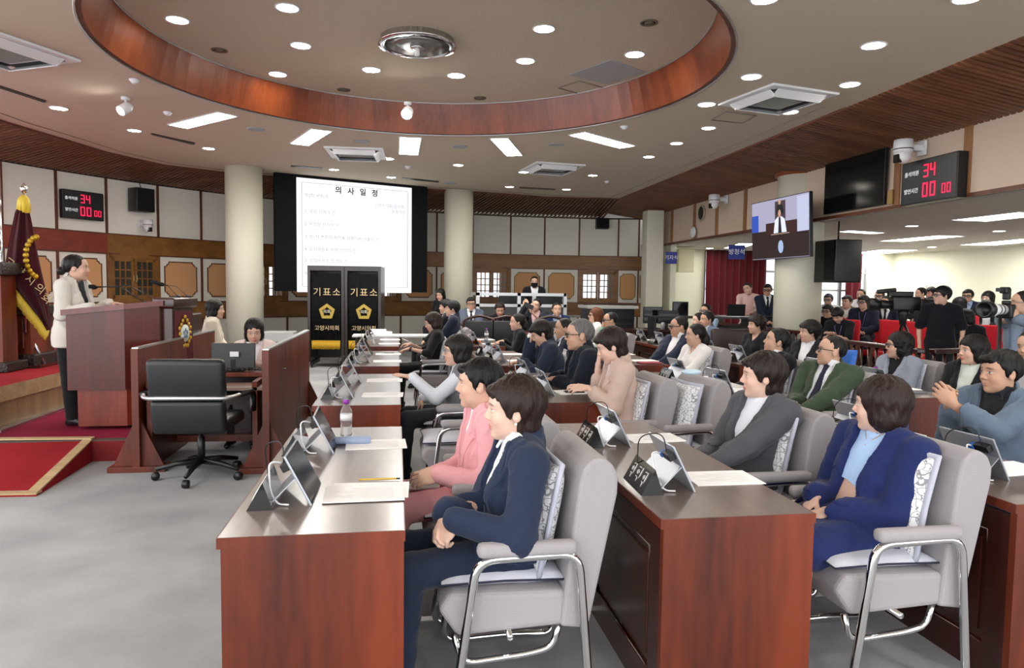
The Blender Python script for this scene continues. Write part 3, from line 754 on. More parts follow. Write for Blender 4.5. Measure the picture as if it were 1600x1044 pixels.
b = MB(); b.prism([(.05 + .05 * math.cos(t), .27 + .07 * math.sin(t)) for t in np.linspace(0, 6.28, 18)[:-1]], .014, .0145, M=M0); b.build('picture_face', E1('face', 'c79a86', .8), root)
b = MB(); b.prism([(-.08, .26), (-.03, .42), (.06, .45), (.15, .42), (.2, .26)], .0105, .011, M=M0); b.build('picture_suit', E1('suit', '161a2b', .6), root)
b = MB(); b.prism([(.05 + .045 * math.cos(t), .48 + .05 * math.sin(t)) for t in np.linspace(0, 6.28, 18)[:-1]], .012, .0125, M=M0); b.build('picture_chairman_face', E1('face', 'c79a86', .8), root)
rect(-.3, -.12, .42, -.1, E1('edge', 'a68f80', .7), 'picture_podium_edge')
b = MB(); b.prism([(.08 + .09 * math.cos(t), -.34 + .12 * math.sin(t)) for t in np.linspace(0, 6.28, 13)[:-1]], .0125, .0135, M=M0); b.build('picture_emblem', E1('emblem', '9fb4d6', .9), root)
b = MB(); b.box((-.12, -.1, -.3), (.12, .1, -.055), M=M0); b.build('mount', BLACK, root)
# black line-array speaker hanging behind the column
p = atX(1309, 396, 7.3); root = empty('hanging_speaker', (p[0], p[1], 2.03), label='tall black speaker hanging from the gallery ceiling right of the column', cat='speaker')
b = MB(); b.box((-.24, -.3, -.32), (.24, .3, .38), bev=.02); b.build('cabinet', BLACK, root)
b = MB(); b.box((-.246, -.26, -.28), (-.242, .0, .34)); b.build('grille', plain('speaker_cloth', '050505', .9), root)
b = MB(); b.tube([(0, 0, .33), (0, 0, .70)], .015); b.build('bracket', BLACK, root)
# wall speaker, cameras
def wall_speaker(px, py, w_, h, d, lab):
    a, p = wall_ang(px, py, WR - d / 2 - .06); M = frame((0, 0, 0), (math.sin(a), -math.cos(a), 0), (-math.cos(a), -math.sin(a), 0), (0, 0, 1))
    root = empty('wall_speaker', p, label=lab, cat='speaker')
    b = MB(); b.box((-w_ / 2, -d / 2, -h / 2), (w_ / 2, d / 2, h / 2), M=M, bev=.015); b.build('cabinet', BLACK, root)
    b = MB(); b.box((-w_ / 2 + .02, d / 2, -h / 2 + .02), (w_ / 2 - .02, d / 2 + .006, h / 2 - .02), M=M); b.build('grille', plain('speaker_cloth', '050505', .9), root)
    b = MB(); b.tube([M @ Vector((0, 0, h / 2)), M @ Vector((0, -.05, h / 2 + .1)), M @ Vector((0, -.02, h / 2 + .3))], .008); b.build('cable', BLACK, root)
wall_speaker(221, 313, .38, .46, .3, 'black box speaker on the left wall beside the attendance board')
wall_speaker(941, 350, .36, .28, .25, 'black box speaker high on the far back wall')
def ptz(M, lab, s=1.0, side=1):
    """M: origin on the wall, x along it, y up, z out"""
    root = empty('security_camera', M.translation, label=lab, cat='camera', group='white dome cameras on the walls'); M0 = Matrix.Translation(-M.translation) @ M @ Matrix.Scale(s, 4)
    b = MB(); b.box((-.05, -.07, 0), (.05, .07, .03), M=M0, bev=.006); b.box((-.03, -.03, .02), (.03, .03, .2), M=M0, bev=.01); b.build('bracket', WHITE, root)
    Mv = M0 @ Matrix.Translation((0, -.02, .22)) @ Matrix.Rotation(math.radians(-90), 4, 'X')
    b = MB(); b.lathe([(.03, .1), (.085, .09), (.09, .0), (.08, -.04)], 24, M=Mv); b.build('housing', WHITE, root)
    b = MB(); b.lathe([(.091, -.005), (.091, .004)], 24, M=Mv); b.build('seam', BLACK, root)
    b = MB(); b.lathe([(.075, -.04), (.07, -.09), (.045, -.125), (.01, -.135)], 20, M=Mv); b.build('dome', WHITE, root)
    b = MB(); b.box((-.035, -.15, .25), (.035, -.07, .30), M=M0, bev=.008); b.build('lens', BLACKGLOSS, root)
M, a = on_wall(220, 350, .02); ptz(M, 'white dome camera below the speaker on the left wall', 1.1)
M = on_fascia(1136, 312, .02); ptz(M, 'white dome camera on the fascia near the far round grille', 1.3)
M = on_fascia(1443, 232, .02); ptz(M, 'white dome camera above the right attendance board', 1.35)
# round grille and white disc on the fascia
M = on_fascia(1096, 333, .02); root = empty('round_speaker_grille', M.translation, label='oval-looking black and cream round grille on the fascia', cat='speaker grille'); M0 = Matrix.Translation(-M.translation) @ M
b = MB(); b.lathe([(.19, 0), (.19, .02), (.155, .025), (.15, .0)], 32, M=M0); b.build('rim', plain('rim_cream', 'b5ad95', .5), root)
b = MB(); b.lathe([(.15, .0), (.15, .012)], 32, M=M0); b.build('mesh', plain('mesh_dark', '2b2b28', .8), root)
M = on_fascia(1084, 363, .06); b = MB(); b.lathe([(.125, 0), (.125, .03), (.11, .035)], 28, M=Matrix.Translation(-M.translation) @ M); o = b.build('wall_clock', WHITE); o.location = M.translation
tag(o, 'plain white round disc seen edge-on at the fascia bottom', 'clock')
# small switch box and pipe near the corner
M = on_fascia(1370 + 22, 308, .03); b = MB(); b.box((-.05, -.1, 0), (.05, .1, .02), M=Matrix.Translation(-M.translation) @ M); o = b.build('wall_plate', plain('brass_plate', '9a7c4a', .5)); o.location = M.translation
tag(o, 'small brown wall plate between television and attendance board', 'wall plate')
# hanging signs
def sign(px, py, Y, s, lab, w_=.5, h=.33):
    p = atY(px, py, Y); root = empty('hanging_sign', p, label=lab, cat='sign', group='blue hanging signs')
    M0 = frame((0, 0, 0), Vector((1, -.25, 0)).normalized(), (0, 0, 1))
    b = MB(); b.box((-w_ / 2, -h / 2, -.012), (w_ / 2, h / 2, .012), M=M0, bev=.003); b.build('board', plain('sign_blue', '24358c', .5), root)
    text(s, 'lettering', plain('sign_white', 'f4f4f4', .6), h * .42, M0 @ Matrix.Translation((0, 0, .014)), root)
    b = MB()
    for x in (-w_ * .4, w_ * .4): b.tube([M0 @ Vector((x, h / 2, 0)), (M0 @ Vector((x, h / 2, 0))).xy.to_3d() + Vector((0, 0, FZ0 - p[2]))], .004, 5)
    b.build('chain', STEEL, root)
sign(1049, 403, 16.8, '기자석', 'small blue hanging sign with white characters, by the slim pillar', .28, .3)
sign(1151, 394, 14.0, '방청석', 'larger blue hanging sign with white characters, in front of the curtain', .34, .30)
# grey ventilation box on the pillar
p = atY(1068, 408, 18.2); b = MB(); b.box((-.22, -.2, -.3), (.22, .2, .3), bev=.01); o = b.build('wall_box', plain('box_cream', 'c9c6a8', .6)); o.location = p; tag(o, 'cream metal box on the gallery wall behind the small blue sign', 'wall box')

# ================================================================== PROJECTED SCREEN
a = Vector(atZ(429, 269, ZC)); c = Vector(atZ(668, 292, ZC)); ux = (c - a); ux.z = 0; ux.normalize(); n = Vector((ux.y, -ux.x, 0))
def on_scr(px, py): p = atP(px, py, a, n); v = Vector(p) - a; return v.dot(ux), p[2]
x1s, _ = on_scr(668, 292); zb = (on_scr(430, 455)[1] + on_scr(665, 457)[1]) / 2
M = frame((a.x, a.y, 0), ux, (0, 0, 1)); M = M if M.to_3x3() @ Vector((0, 0, 1)) @ n > 0 else M
root = empty('video_screen', a - Vector((0, 0, 1.5)), label='big lit screen showing the day\'s agenda page, black sides, hung from the ceiling', cat='screen')
base = root.location.copy(); M0 = Matrix.Translation(-base) @ M
b = MB(); b.box((0, zb, -.12), (x1s, ZC, 0), M=M0); b.build('black_backing', plain('screen_black', '0b0e12', .8, spec=.2), root)
sx0, sz0 = on_scr(463, 277); sx1, sz1 = on_scr(643, 294); sxb, szb = on_scr(640, 458)
sz0 = (sz0 + sz1) / 2
b = MB(); b.box((sx0, szb, 0), (sx1, sz0, .01), M=M0); b.build('lit_page', emit('page_light', (.97, .98, 1.0), .52), root)
W_ = sx1 - sx0; H_ = sz0 - szb; DT = plain('page_text', '35373c', .9); FT = emit('faint_text', (.8, .85, .92), .22)
text('의 사 일 정', 'title', emit('title_text', '101114', .2), W_ * .062, M0 @ Matrix.Translation((sx0 + W_ * .5, sz0 - H_ * .085, .03)), root, spacing=1.5, bold=.004)
b = MB()
for x in (sx0 + W_ * .04, sx1 - W_ * .04): b.box((x, szb + H_ * .05, .0105), (x + .008, sz0 - H_ * .04, .025), M=M0)
for z in (szb + H_ * .05, sz0 - H_ * .04): b.box((sx0 + W_ * .04, z, .0105), (sx1 - W_ * .04, z + .008, .025), M=M0)
b.build('page_border', FT, root)
for s, fy, al, fx in (('제2차 본회의', .15, 'LEFT', .06), ('고양시의회(임시회)', .19, 'RIGHT', .94), ('본회의장', .24, 'RIGHT', .94), ('1. 의장 선거의 건', .29, 'LEFT', .06), ('2. 부의장 선거의 건', .40, 'LEFT', .06), ('3. 제1차 본회의 회의록 서명의원 선출의 건', .51, 'LEFT', .06), ('4. 상임위원회 위원 선임의 건', .62, 'LEFT', .06), ('5. 상임위원장 선거의 건', .72, 'LEFT', .06), ('6. 의회운영위원회 위원 선임의 건', .83, 'LEFT', .06)):
    text(s, 'agenda_line', FT, W_ * .036, M0 @ Matrix.Translation((sx0 + W_ * fx, sz0 - H_ * fy, .03)), root, align=al)

# ================================================================== VOTING BOOTHS
def pentagon_emblem(root, M, r, mat, word):
    b = MB()
    for k in range(5):
        for j in range(7):
            t0 = math.radians(90 + 72 * k); t1 = math.radians(90 + 72 * (k + 1)); f = j / 7
            x = math.cos(t0) * (1 - f) + math.cos(t1) * f; y = math.sin(t0) * (1 - f) + math.sin(t1) * f
            an = math.atan2(y, x); q_ = Matrix.Translation((x * r * .88, y * r * .88, 0)) @ Matrix.Rotation(an, 4, 'Z')
            b.prism([(-r * .3, -.0), (-r * .1, r * .1), (r * .1, r * .07), (r * .16, 0), (r * .1, -r * .07), (-r * .1, -r * .1)], 0, .006 + .002 * (j % 2), M=M @ q_)
    e = b.build('emblem', mat, root)
    if word: text(word, 'emblem_word', plain('emblem_white', 'e6e2d2', .6), r * .5, M @ Matrix.Translation((0, 0, .004)), root)
    return e
def booth(x, y, w_, h, d, lab):
    root = empty('voting_booth', (x, y, 0), math.radians(-4), label=lab, cat='voting booth', group='dark voting booths with curtains')
    DW = wood('booth_wood', '140e0c', '281c18', grain=5, rough=.3, coat=.3)
    b = MB(); b.box((0, 0, .12), (.05, d, h)); b.build('side_panel', DW, root)
    b = MB(); b.box((w_ - .05, 0, .12), (w_, d, h)); b.build('side_panel', DW, root)
    b = MB(); b.box((.05, 0, h - .09), (w_ - .05, d, h)); b.build('top_panel', DW, root)
    b = MB(); b.box((.05, d - .03, .12), (w_ - .05, d, h - .09)); b.build('back_panel', DW, root)
    b = MB(); b.tube([(.05, .04, h - .16), (w_ - .05, .04, h - .16)], .014, 8); b.build('rail', STEEL, root)
    n_ = 60; vs = []; fs = []
    for k in range(n_ + 1):
        for z in (h - .14, .5): vs.append((.07 + (w_ - .14) * k / n_, .02 + .006 * math.sin(k * .7), z))
    for k in range(n_): fs.append((2 * k, 2 * k + 1, 2 * k + 3, 2 * k + 2))
    b = MB(); b.add(vs, fs, 0, True); cu = b.build('curtain', fabric('040408', name='black_velvet', bump=.0, sheen=0), root); md = cu.modifiers.new('t', 'SOLIDIFY'); md.thickness = .01
    b = MB(); b.box((.07, .0, .49), (w_ - .07, .02, .52))
    for k in range(46):
        xx = .08 + (w_ - .16) * k / 45; b.tube([(xx, .008, .5), (xx + rng.uniform(-.004, .004), .004, .36 + rng.uniform(-.012, .012))], .008, 5)
    b.build('fringe', plain('gold_fringe', 'b8921c', .7), cu)
    M = frame((w_ / 2 + .02, .008, 0), (1, 0, 0), (0, 0, 1))
    text('기표소', 'lettering', GOLDTXT, .17, M @ Matrix.Translation((0, h - .50, .008)), cu, spacing=1.25)
    pentagon_emblem(cu, M @ Matrix.Translation((0, h - .86, .006)), .15, plain('emblem_gold', 'b39a45', .5, .3), '의회')
    text('고양시의회', 'lettering', GOLDTXT, .10, M @ Matrix.Translation((0, h - 1.17, .008)), cu)
    for xx in (.06, w_ - .06):
        b = MB(); b.box((xx - .02, .02, .05), (xx + .02, d, .12)); b.lathe([(.035, -.012), (.04, 0), (.035, .012)], 14, M=Matrix.Translation((xx, .08, .04)) @ Matrix.Rotation(math.pi / 2, 4, 'Y')); b.build('castor', BLACK, root)
p = atY(481, 572, 13.6); q_ = atY(539, 572, 13.6); r_ = atY(597, 572, 13.6)
wb = q_[0] - p[0]
booth(p[0], 13.6, wb - .01, 1.92, .85, 'left dark voting booth with gold-fringed black curtain')
booth(q_[0], 13.6 - math.sin(math.radians(4)) * wb, wb - .01, 1.92, .85, 'right dark voting booth with gold-fringed black curtain')
def atD(px, py, d): return _C + ray(px, py) * d
# ================================================================== PODIUM, ROSTRUM, FLAG
root = empty('podium', (-2.6, 7.4, .175), label='mahogany speaking podium with the round council emblem on a maroon plate', cat='podium')
def PB(): return MB()
off = Vector((2.6, -7.4, -.175))
def W(name, mb, mats, par=None, label=None):
    mb.v = [tuple(Vector(p) + off) for p in mb.v]; return mb.build(name, mats, par or root, label)
out1 = [(-2.96, 6.94), (-2.47, 6.94), (-2.22, 7.12), (-2.22, 7.62), (-2.47, 7.82), (-2.96, 7.82)]
ins = [(-2.89, 6.97), (-2.47, 6.97), (-2.25, 7.14), (-2.25, 7.60), (-2.47, 7.79), (-2.89, 7.79)]
b = MB(); b.prism(ins, .21, .56); W('base', b, wood('podium_base', '581a0a', '86341a', grain=3, rough=.35, coat=.1))
zt = lambda x: 1.285 + (x + 2.99) * .11
b = MB(); b.add([(x, y, .55) for x, y in out1] + [(x, y, zt(x) - .045) for x, y in out1], [(5, 4, 3, 2, 1, 0), (6, 7, 8, 9, 10, 11)] + [(i, (i + 1) % 6, 6 + (i + 1) % 6, 6 + i) for i in range(6)]); W('body', b, wood('podium_wood', '3d0f06', '5c1b0e', grain=3, rough=.3, coat=.15))
b = MB()
tp = [(-2.99, 6.91), (-2.46, 6.91), (-2.18, 7.1), (-2.18, 7.64), (-2.46, 7.85), (-2.99, 7.85)]
zt = lambda x: 1.285 + (x + 2.99) * .11
b.add([(x, y, zt(x) - .05) for x, y in tp] + [(x, y, zt(x)) for x, y in tp], [(5, 4, 3, 2, 1, 0), (6, 7, 8, 9, 10, 11)] + [(i, (i + 1) % 6, 6 + (i + 1) % 6, 6 + i) for i in range(6)]); W('sloping_top', b, wood('podium_top', '4d140a', '702415', grain=3, rough=.25, coat=.4))
RB = Matrix.Translation((-2.17, 7.35, 0)) @ Matrix.Rotation(math.radians(-10), 4, 'Z') @ Matrix.Translation((2.17, -7.35, 0))
b = MB(); b.box((-2.24, 7.16, .55), (-2.08, 7.58, 1.30), bev=.006, M=RB); b.box((-2.26, 7.12, 1.30), (-2.04, 7.62, 1.40), bev=.02, M=RB); W('emblem_block', b, MAHOG_DARK)
b = MB(); b.box((-2.085, 7.20, .70), (-2.07, 7.54, 1.27), M=RB); W('maroon_plate', b, plain('maroon_plate', '561022', .4))
Me = Matrix.Translation(off) @ RB @ frame(Vector((-2.066, 7.37, 1.05)), (0, 1, 0), (0, 0, 1), (1, 0, 0))
b = MB(); b.lathe([(.085, 0), (.085, .01)], 28, M=Me); b.build('emblem_disc', plain('emblem_face', 'dfe3df', .5), root)
b = MB()
for k in range(16):
    an = k * math.pi / 8; r_ = .105 + .012 * (k % 2) + (.035 if k in (4,) else 0)
    b.lathe([(.001, 0), (.022, .004), (.018, .014), (.001, .017)], 8, M=Me @ Matrix.Translation((r_ * math.cos(an), r_ * math.sin(an) * 1.15, 0)))
b.build('emblem_petals', GOLD, root)
b = MB()
for k in range(5):
    an = math.radians(90 + 72 * k); b.lathe([(.001, .01), (.02, .014), (.001, .018)], 8, M=Me @ Matrix.Translation((.035 * math.cos(an), .035 * math.sin(an), 0)))
b.build('emblem_centre', plain('emblem_blue', '6f8fa8', .5), root)
b = MB(); b.box((-2.44, 7.84, 1.02), (-2.12, 8.2, 1.22), bev=.01); b.box((-2.40, 7.86, .21), (-2.2, 8.15, 1.03)); W('side_shelf', b, MAHOG_DARK)
# gooseneck microphones on the podium
def mic(base, tip, lab, r=.005):
    base = Vector(base); tip = Vector(tip); root = empty('microphone', base, label=lab, cat='microphone', group='gooseneck microphones on the podium')
    d = tip - base; mid = d * .5 + Vector((0, 0, abs(d.x) * .12 + .02))
    b = MB(); b.tube([Vector((0, 0, 0)), mid, d], r, 6); b.build('gooseneck', BLACK, root)
    dn = (d - mid).normalized(); b = MB(); b.tube([d, d + dn * .02, d + dn * .06, d + dn * .075], [.012, .02, .02, .008], 10); b.build('foam_head', plain('foam_black', '0a0a0b', .9), root)
    b = MB(); b.lathe([(.03, 0), (.03, .012), (.012, .02)], 14); b.build('base', BLACK, root)
mic((-2.38, 7.25, 1.345), tuple(atY(150, 448, 7.3)), 'left gooseneck microphone pointing at the speaking woman')
mic((-2.30, 7.42, 1.35), tuple(atY(152, 449, 7.45)), 'right gooseneck microphone pointing at the speaking woman')
p = atY(248, 443, 7.5); mic((-2.16, 7.5, 1.40), (p[0], p[1], p[2]), 'thin upright microphone on the emblem block, left one', .003)
p = atY(257, 445, 7.56); mic((-2.08, 7.56, 1.40), (p[0], p[1], p[2]), 'thin upright microphone on the emblem block, right one', .003)

# chairman's rostrum at the left edge
CARVE = plain('carved_dark', '21100d', .45, bump=1.0, bscale=45)
root = empty('rostrum', (-4.6, 8.9, .56), label='tall mahogany chairman\'s bench with carved black trims, cut by the left edge', cat='rostrum')
off = Vector((4.6, -8.9, -.56))
cx = atY(47, 500, 8.7)[0]
b = MB(); b.box((-7.5, 8.7, .56), (cx, 9.25, 1.17)); W('bench_body', b, MAHOG)
b = MB(); b.box((-7.5, 8.64, 1.16), (cx + .06, 9.3, 1.27), bev=.012); W('bench_cornice', b, CARVE)
b = MB(); b.box((-7.5, 8.62, .60), (cx + .08, 9.3, .72), bev=.012); W('carved_plinth', b, CARVE)
b = MB(); b.box((-7.5, 8.55, .56), (cx + .16, 9.35, .61)); W('plinth_step', b, MAHOG_DARK)
b = MB(); b.box((cx - .52, 8.68, .78), (cx - .06, 8.71, 1.12), bev=.01); b.box((cx - .47, 8.66, .83), (cx - .11, 8.69, 1.07), bev=.012); W('raised_panel', b, MAHOG)
cx2 = atY(11, 500, 8.3)[0]
b = MB(); b.box((-7.5, 8.2, .56), (cx2, 8.5, 1.62)); W('tall_body', b, MAHOG)
b = MB(); b.box((-7.5, 8.14, 1.60), (cx2 + .05, 8.55, 1.74), bev=.015); W('tall_cornice', b, CARVE)
b = MB(); b.box((-7.5, 8.12, .58), (cx2 + .08, 8.55, .68), bev=.01); W('carved_plinth', b, CARVE)
b = MB(); b.box((cx2 - .7, 8.17, .82), (cx2 - .08, 8.21, 1.5), bev=.012); W('raised_panel', b, MAHOG)
# black name board on the bench
p = atY(28, 475, 8.85); root = empty('name_board', (p[0], p[1], 1.27), label='black nameplate and papers on the chairman\'s bench behind the flag', cat='nameplate')
b = MB(); b.box((-.12, -.03, 0), (.16, .03, .12), bev=.005); b.build('plate', BLACKGLOSS, root)
b = MB(); b.box((-.1, -.16, 0), (.3, -.06, .012)); b.build('tray', BLACK, root)
# chrome pole and white board at the very left edge
p = atY(3, 480, 9.6); b = MB(); b.tube([(0, 0, 0), (0, 0, 2.45)], .03, 12); o = b.build('chrome_pole', CHROME); o.location = (p[0], p[1], .56); tag(o, 'upright chrome pole at the left edge of the picture', 'pole')
# leaning rod
q0 = atZ(72, 573, .57); q1 = atP(49, 528, q0, (0.2, 1, 0)); q2 = Vector(q0) + (Vector(q1) - Vector(q0)) * 1.5
b = MB(); b.tube([Vector((0, 0, 0)), q2 - Vector(q0)], .014, 8); o = b.build('flag_stand_rod', STEEL); o.location = q0; tag(o, 'thin white rod leaning on the red dais carpet', 'rod')
# flag
YF = 8.58
root = empty('council_flag', atY(38, 470, YF), label='maroon council flag with gold fringe and gold lettering, hanging from its pole', cat='flag')
fo = root.location.copy()
def fp(x, y, dy=0.0): return Vector(atY(x, y, YF + dy)) - fo
rowsL = [(312, 33), (320, 30), (332, 24), (376, 14), (412, 8), (432, 6), (455, 24), (480, 44), (500, 60), (516, 73)]
rowsR = [(312, 41), (330, 46), (357, 52), (381, 56), (410, 62), (433, 67), (462, 74), (480, 77), (500, 78), (517, 77)]
NU, NV = 40, 60; vs = []; fs = []
for j in range(NV + 1):
    y = 312 + (516 - 312) * j / NV
    xl = np.interp(y, *zip(*rowsL)); xr = np.interp(y, *zip(*rowsR))
    for i in range(NU + 1):
        u = i / NU; x = xl + (xr - xl) * u
        fold = .028 * math.sin(u * 13 + j * .03) * min(1, (y - 305) / 60) + .010 * math.sin(u * 29 + 1 + j * .05)
        vs.append(fp(x, y, fold))
for j in range(NV):
    for i in range(NU): a_ = j * (NU + 1) + i; fs.append((a_, a_ + NU + 1, a_ + NU + 2, a_ + 1))
b = MB(); b.add(vs, fs, 0, True); cloth = b.build('cloth', fabric('3d0813', name='flag_maroon', bump=.1), root); md = cloth.modifiers.new('t', 'SOLIDIFY'); md.thickness = .008
b = MB()
for k in range(90):
    u = k / 89; x = 9 + (75 - 9) * u; y = 434 + (516 - 434) * u
    b.tube([fp(x, y, -.01), fp(x - 1.5 + rng.uniform(-.8, .8), y + 8, -.03), fp(x - 4 + rng.uniform(-1, 1), y + 15 + rng.uniform(-1.5, 1.5), -.02)], .014, 5)
b.build('gold_fringe', plain('flag_fringe', 'cdb23c', .7), cloth)
b = MB(); b.tube([fp(39, 520, .07), fp(38, 298, .07)], .018, 10); b.build('pole', STEEL, root)
b = MB(); b.tube([fp(38, 302), fp(37.5, 294), fp(37, 286)], [.02, .04, .004], 8); b.build('finial', CHROME, root)
b = MB()
for k in range(9):
    t = k / 9 * 6.28; b.tube([fp(37, 306), fp(37 + 5 * math.cos(t), 312, .05 * math.sin(t)), fp(37 + 8 * math.cos(t), 330 + 3 * math.sin(k), .05 * math.sin(t))], [.02, .03, .025], 6)
b.build('gold_tassel', plain('tassel_gold', 'd9bc3a', .6), root)
for ch, x, y in (('고', 14, 411), ('양', 30, 424), ('시', 47, 438), ('의', 62, 452), ('회', 72, 467)):
    c_ = fp(x, y, -.05); text(ch, 'lettering', plain('flag_letter', 'c2ab80', .7), .115, frame(c_, (math.cos(math.radians(38)), 0, -math.sin(math.radians(38))), (math.sin(math.radians(38)), 0, math.cos(math.radians(38)))), cloth)
b = MB()
for k in range(11):
    t = math.radians(95 + k * 16); c_ = fp(60, 402, -.05); r_ = .20
    b.lathe([(.001, 0), (.032, .006), (.001, .016)], 8, M=frame(c_ + Vector((r_ * math.cos(t) * .62, 0, r_ * math.sin(t) * 1.1)), (1, 0, 0), (0, 0, 1), (0, -1, 0)))
b.build('half_emblem', GOLD, cloth)

# ================================================================== CLERK'S STATION
def partition(x, y0, y1, z, lab):
    root = empty('wooden_partition', (x, y0, 0), label=lab, cat='partition', group='mahogany partitions around the clerk desk')
    L_ = y1 - y0; b = MB()
    for k in range(3): b.box((-.02, L_ * k / 3 + (.004 if k else 0), .0), (.02, L_ * (k + 1) / 3, z - .012))
    b.build('panel', MAHOG, root)
    b = MB(); b.box((-.024, -.01, z - .014), (.024, L_, z)); b.build('metal_cap', STEEL, root)
    b = MB(); b.box((-.026, -.03, 0), (.026, .0, z - .01)); b.build('front_edge', MAHOG, root)
    for y in (.02, L_ - .06):
        b = MB()
        for s in (-1, 1): b.add([(s * .02, y, 0), (s * .21, y, 0), (s * .19, y, .05), (s * .02, y, .42), (s * .02, y + .03, 0), (s * .21, y + .03, 0), (s * .19, y + .03, .05), (s * .02, y + .03, .42)], [(0, 1, 2, 3), (7, 6, 5, 4), (0, 4, 5, 1), (1, 5, 6, 2), (2, 6, 7, 3), (3, 7, 4, 0)])
        b.build('brace', MAHOG, root)
    for y in (-.04, L_ - .12): b = MB(); b.box((-.22, y, 0), (.22, y + .16, .045), bev=.004); b.build('foot', MAHOG, root)
partition(-2.08, 6.07, 8.5, 1.015, 'left mahogany partition between the podium and the clerk desk')
partition(-1.045, 5.92, 8.6, 1.015, 'right mahogany partition next to the front member desks')
root = empty('clerk_desk', (-1.56, 6.6, 0), label='mahogany clerk desk with a lower shelf between the two partitions', cat='desk')
b = MB(); b.box((-.47, -.12, .72), (.48, .55, .755), bev=.004); b.build('desktop', MAHOG, root)
b = MB(); b.box((-.47, -.45, .645), (.48, -.12, .67)); b.build('lower_shelf', plain('shelf_beige', '8d7468', .45), root)
b = MB(); b.box((.36, -.45, .0), (.40, .55, .72)); b.build('side_panel', MAHOG, root)
b = MB(); b.box((-.47, -.45, .0), (-.43, .55, .72)); b.build('side_panel', MAHOG, root)
b = MB(); b.box((-.43, .3, .12), (.36, .33, .72)); b.build('modesty_panel', MAHOG_DARK, root)
b = MB(); b.box((-.43, .2, .08), (.36, .3, .14)); b.build('bottom_rail', MAHOG, root)
b = MB(); b.box((-.35, -.4, .59), (.3, -.05, .60)); b.build('keyboard_tray', BLACK, root)
c_ = atY(364, 559, 6.66)
root = empty('monitor', (c_[0], 6.66, .755), label='small black monitor seen from behind with a white label, on the clerk desk', cat='monitor')
b = MB(); b.box((-.19, -.012, .02), (.19, .012, .25), M=Matrix.Rotation(math.radians(-8), 4, 'X'), bev=.006); b.build('back_case', BLACK, root)
b = MB(); b.box((-.02, -.03, .13), (.055, -.026, .175)); b.build('white_label', WHITE, root)
b = MB(); b.box((-.1, -.08, 0), (.1, .06, .012), bev=.004); b.box((-.02, -.01, 0), (.02, .02, .1)); b.build('stand', BLACK, root)
b = MB()
for k in range(9):
    x0 = -.2 + k * .05; b.tube([(x0, 0, .01), (x0 + .05, .03 * math.sin(k * 2), .035), (x0 + .1, -.03 * math.cos(k), .01), (x0 + .17, .03, .02)], .006, 5)
o = b.build('cable_tangle', BLACK); o.location = (-1.36, 6.56, .757); tag(o, 'tangle of black cables at the foot of the clerk monitor', 'cables')
# black office chair
root = empty('office_chair', (-1.53, 5.85, 0), math.radians(-3), label='black leather office chair with chrome arm band, seen from behind, at the clerk desk', cat='chair')
b = MB()
M = Matrix.Translation((0, -.24, .40)) @ Matrix.Rotation(math.radians(8), 4, 'X')
b.box((-.27, -.05, 0), (.27, .04, .27), M=M, bev=.045); b.box((-.28, -.05, .26), (.28, .04, .58), M=M, bev=.04); b.build('backrest', LEATHER, root)
b = MB(); b.box((-.27, -.25, .40), (.27, .27, .50), bev=.04); b.build('seat', LEATHER, root)
b = MB(); b.tube(rounded([(.33, .18, .48), (.36, .16, .66), (.36, -.2, .69), (.30, -.335, .68), (-.30, -.335, .68), (-.36, -.2, .69), (-.36, .16, .66), (-.33, .18, .48)], .07), .016, 8); b.build('arm_band', STEEL, root)
for s in (-1, 1):
    b = MB(); b.tube(rounded([(s * .36, -.2, .69), (s * .37, .15, .67), (s * .35, .2, .5)], .08), .024, 8); b.build('armrest', BLACK, root)
b = MB(); b.lathe([(.028, .12), (.028, .32), (.014, .33), (.014, .42)], 14); b.build('gas_column', BLACK, root)
for k in range(5):
    an = math.radians(-92 + 72 * k); d = Vector((math.cos(an), math.sin(an), 0))
    b = MB(); b.tube([d * .02 + Vector((0, 0, .13)), d * .18 + Vector((0, 0, .12)), d * .33 + Vector((0, 0, .085))], [.028, .022, .016], 8); lg = b.build('base_arm', BLACK, root)
    b = MB(); Mw = Matrix.Translation(d * .33 + Vector((0, 0, .032))) @ Matrix.Rotation(an, 4, 'Z') @ Matrix.Rotation(math.pi / 2, 4, 'X')
    b.lathe([(.03, -.022), (.032, -.01), (.032, .01), (.03, .022)], 14, M=Mw); b.build('castor', BLACK, lg)

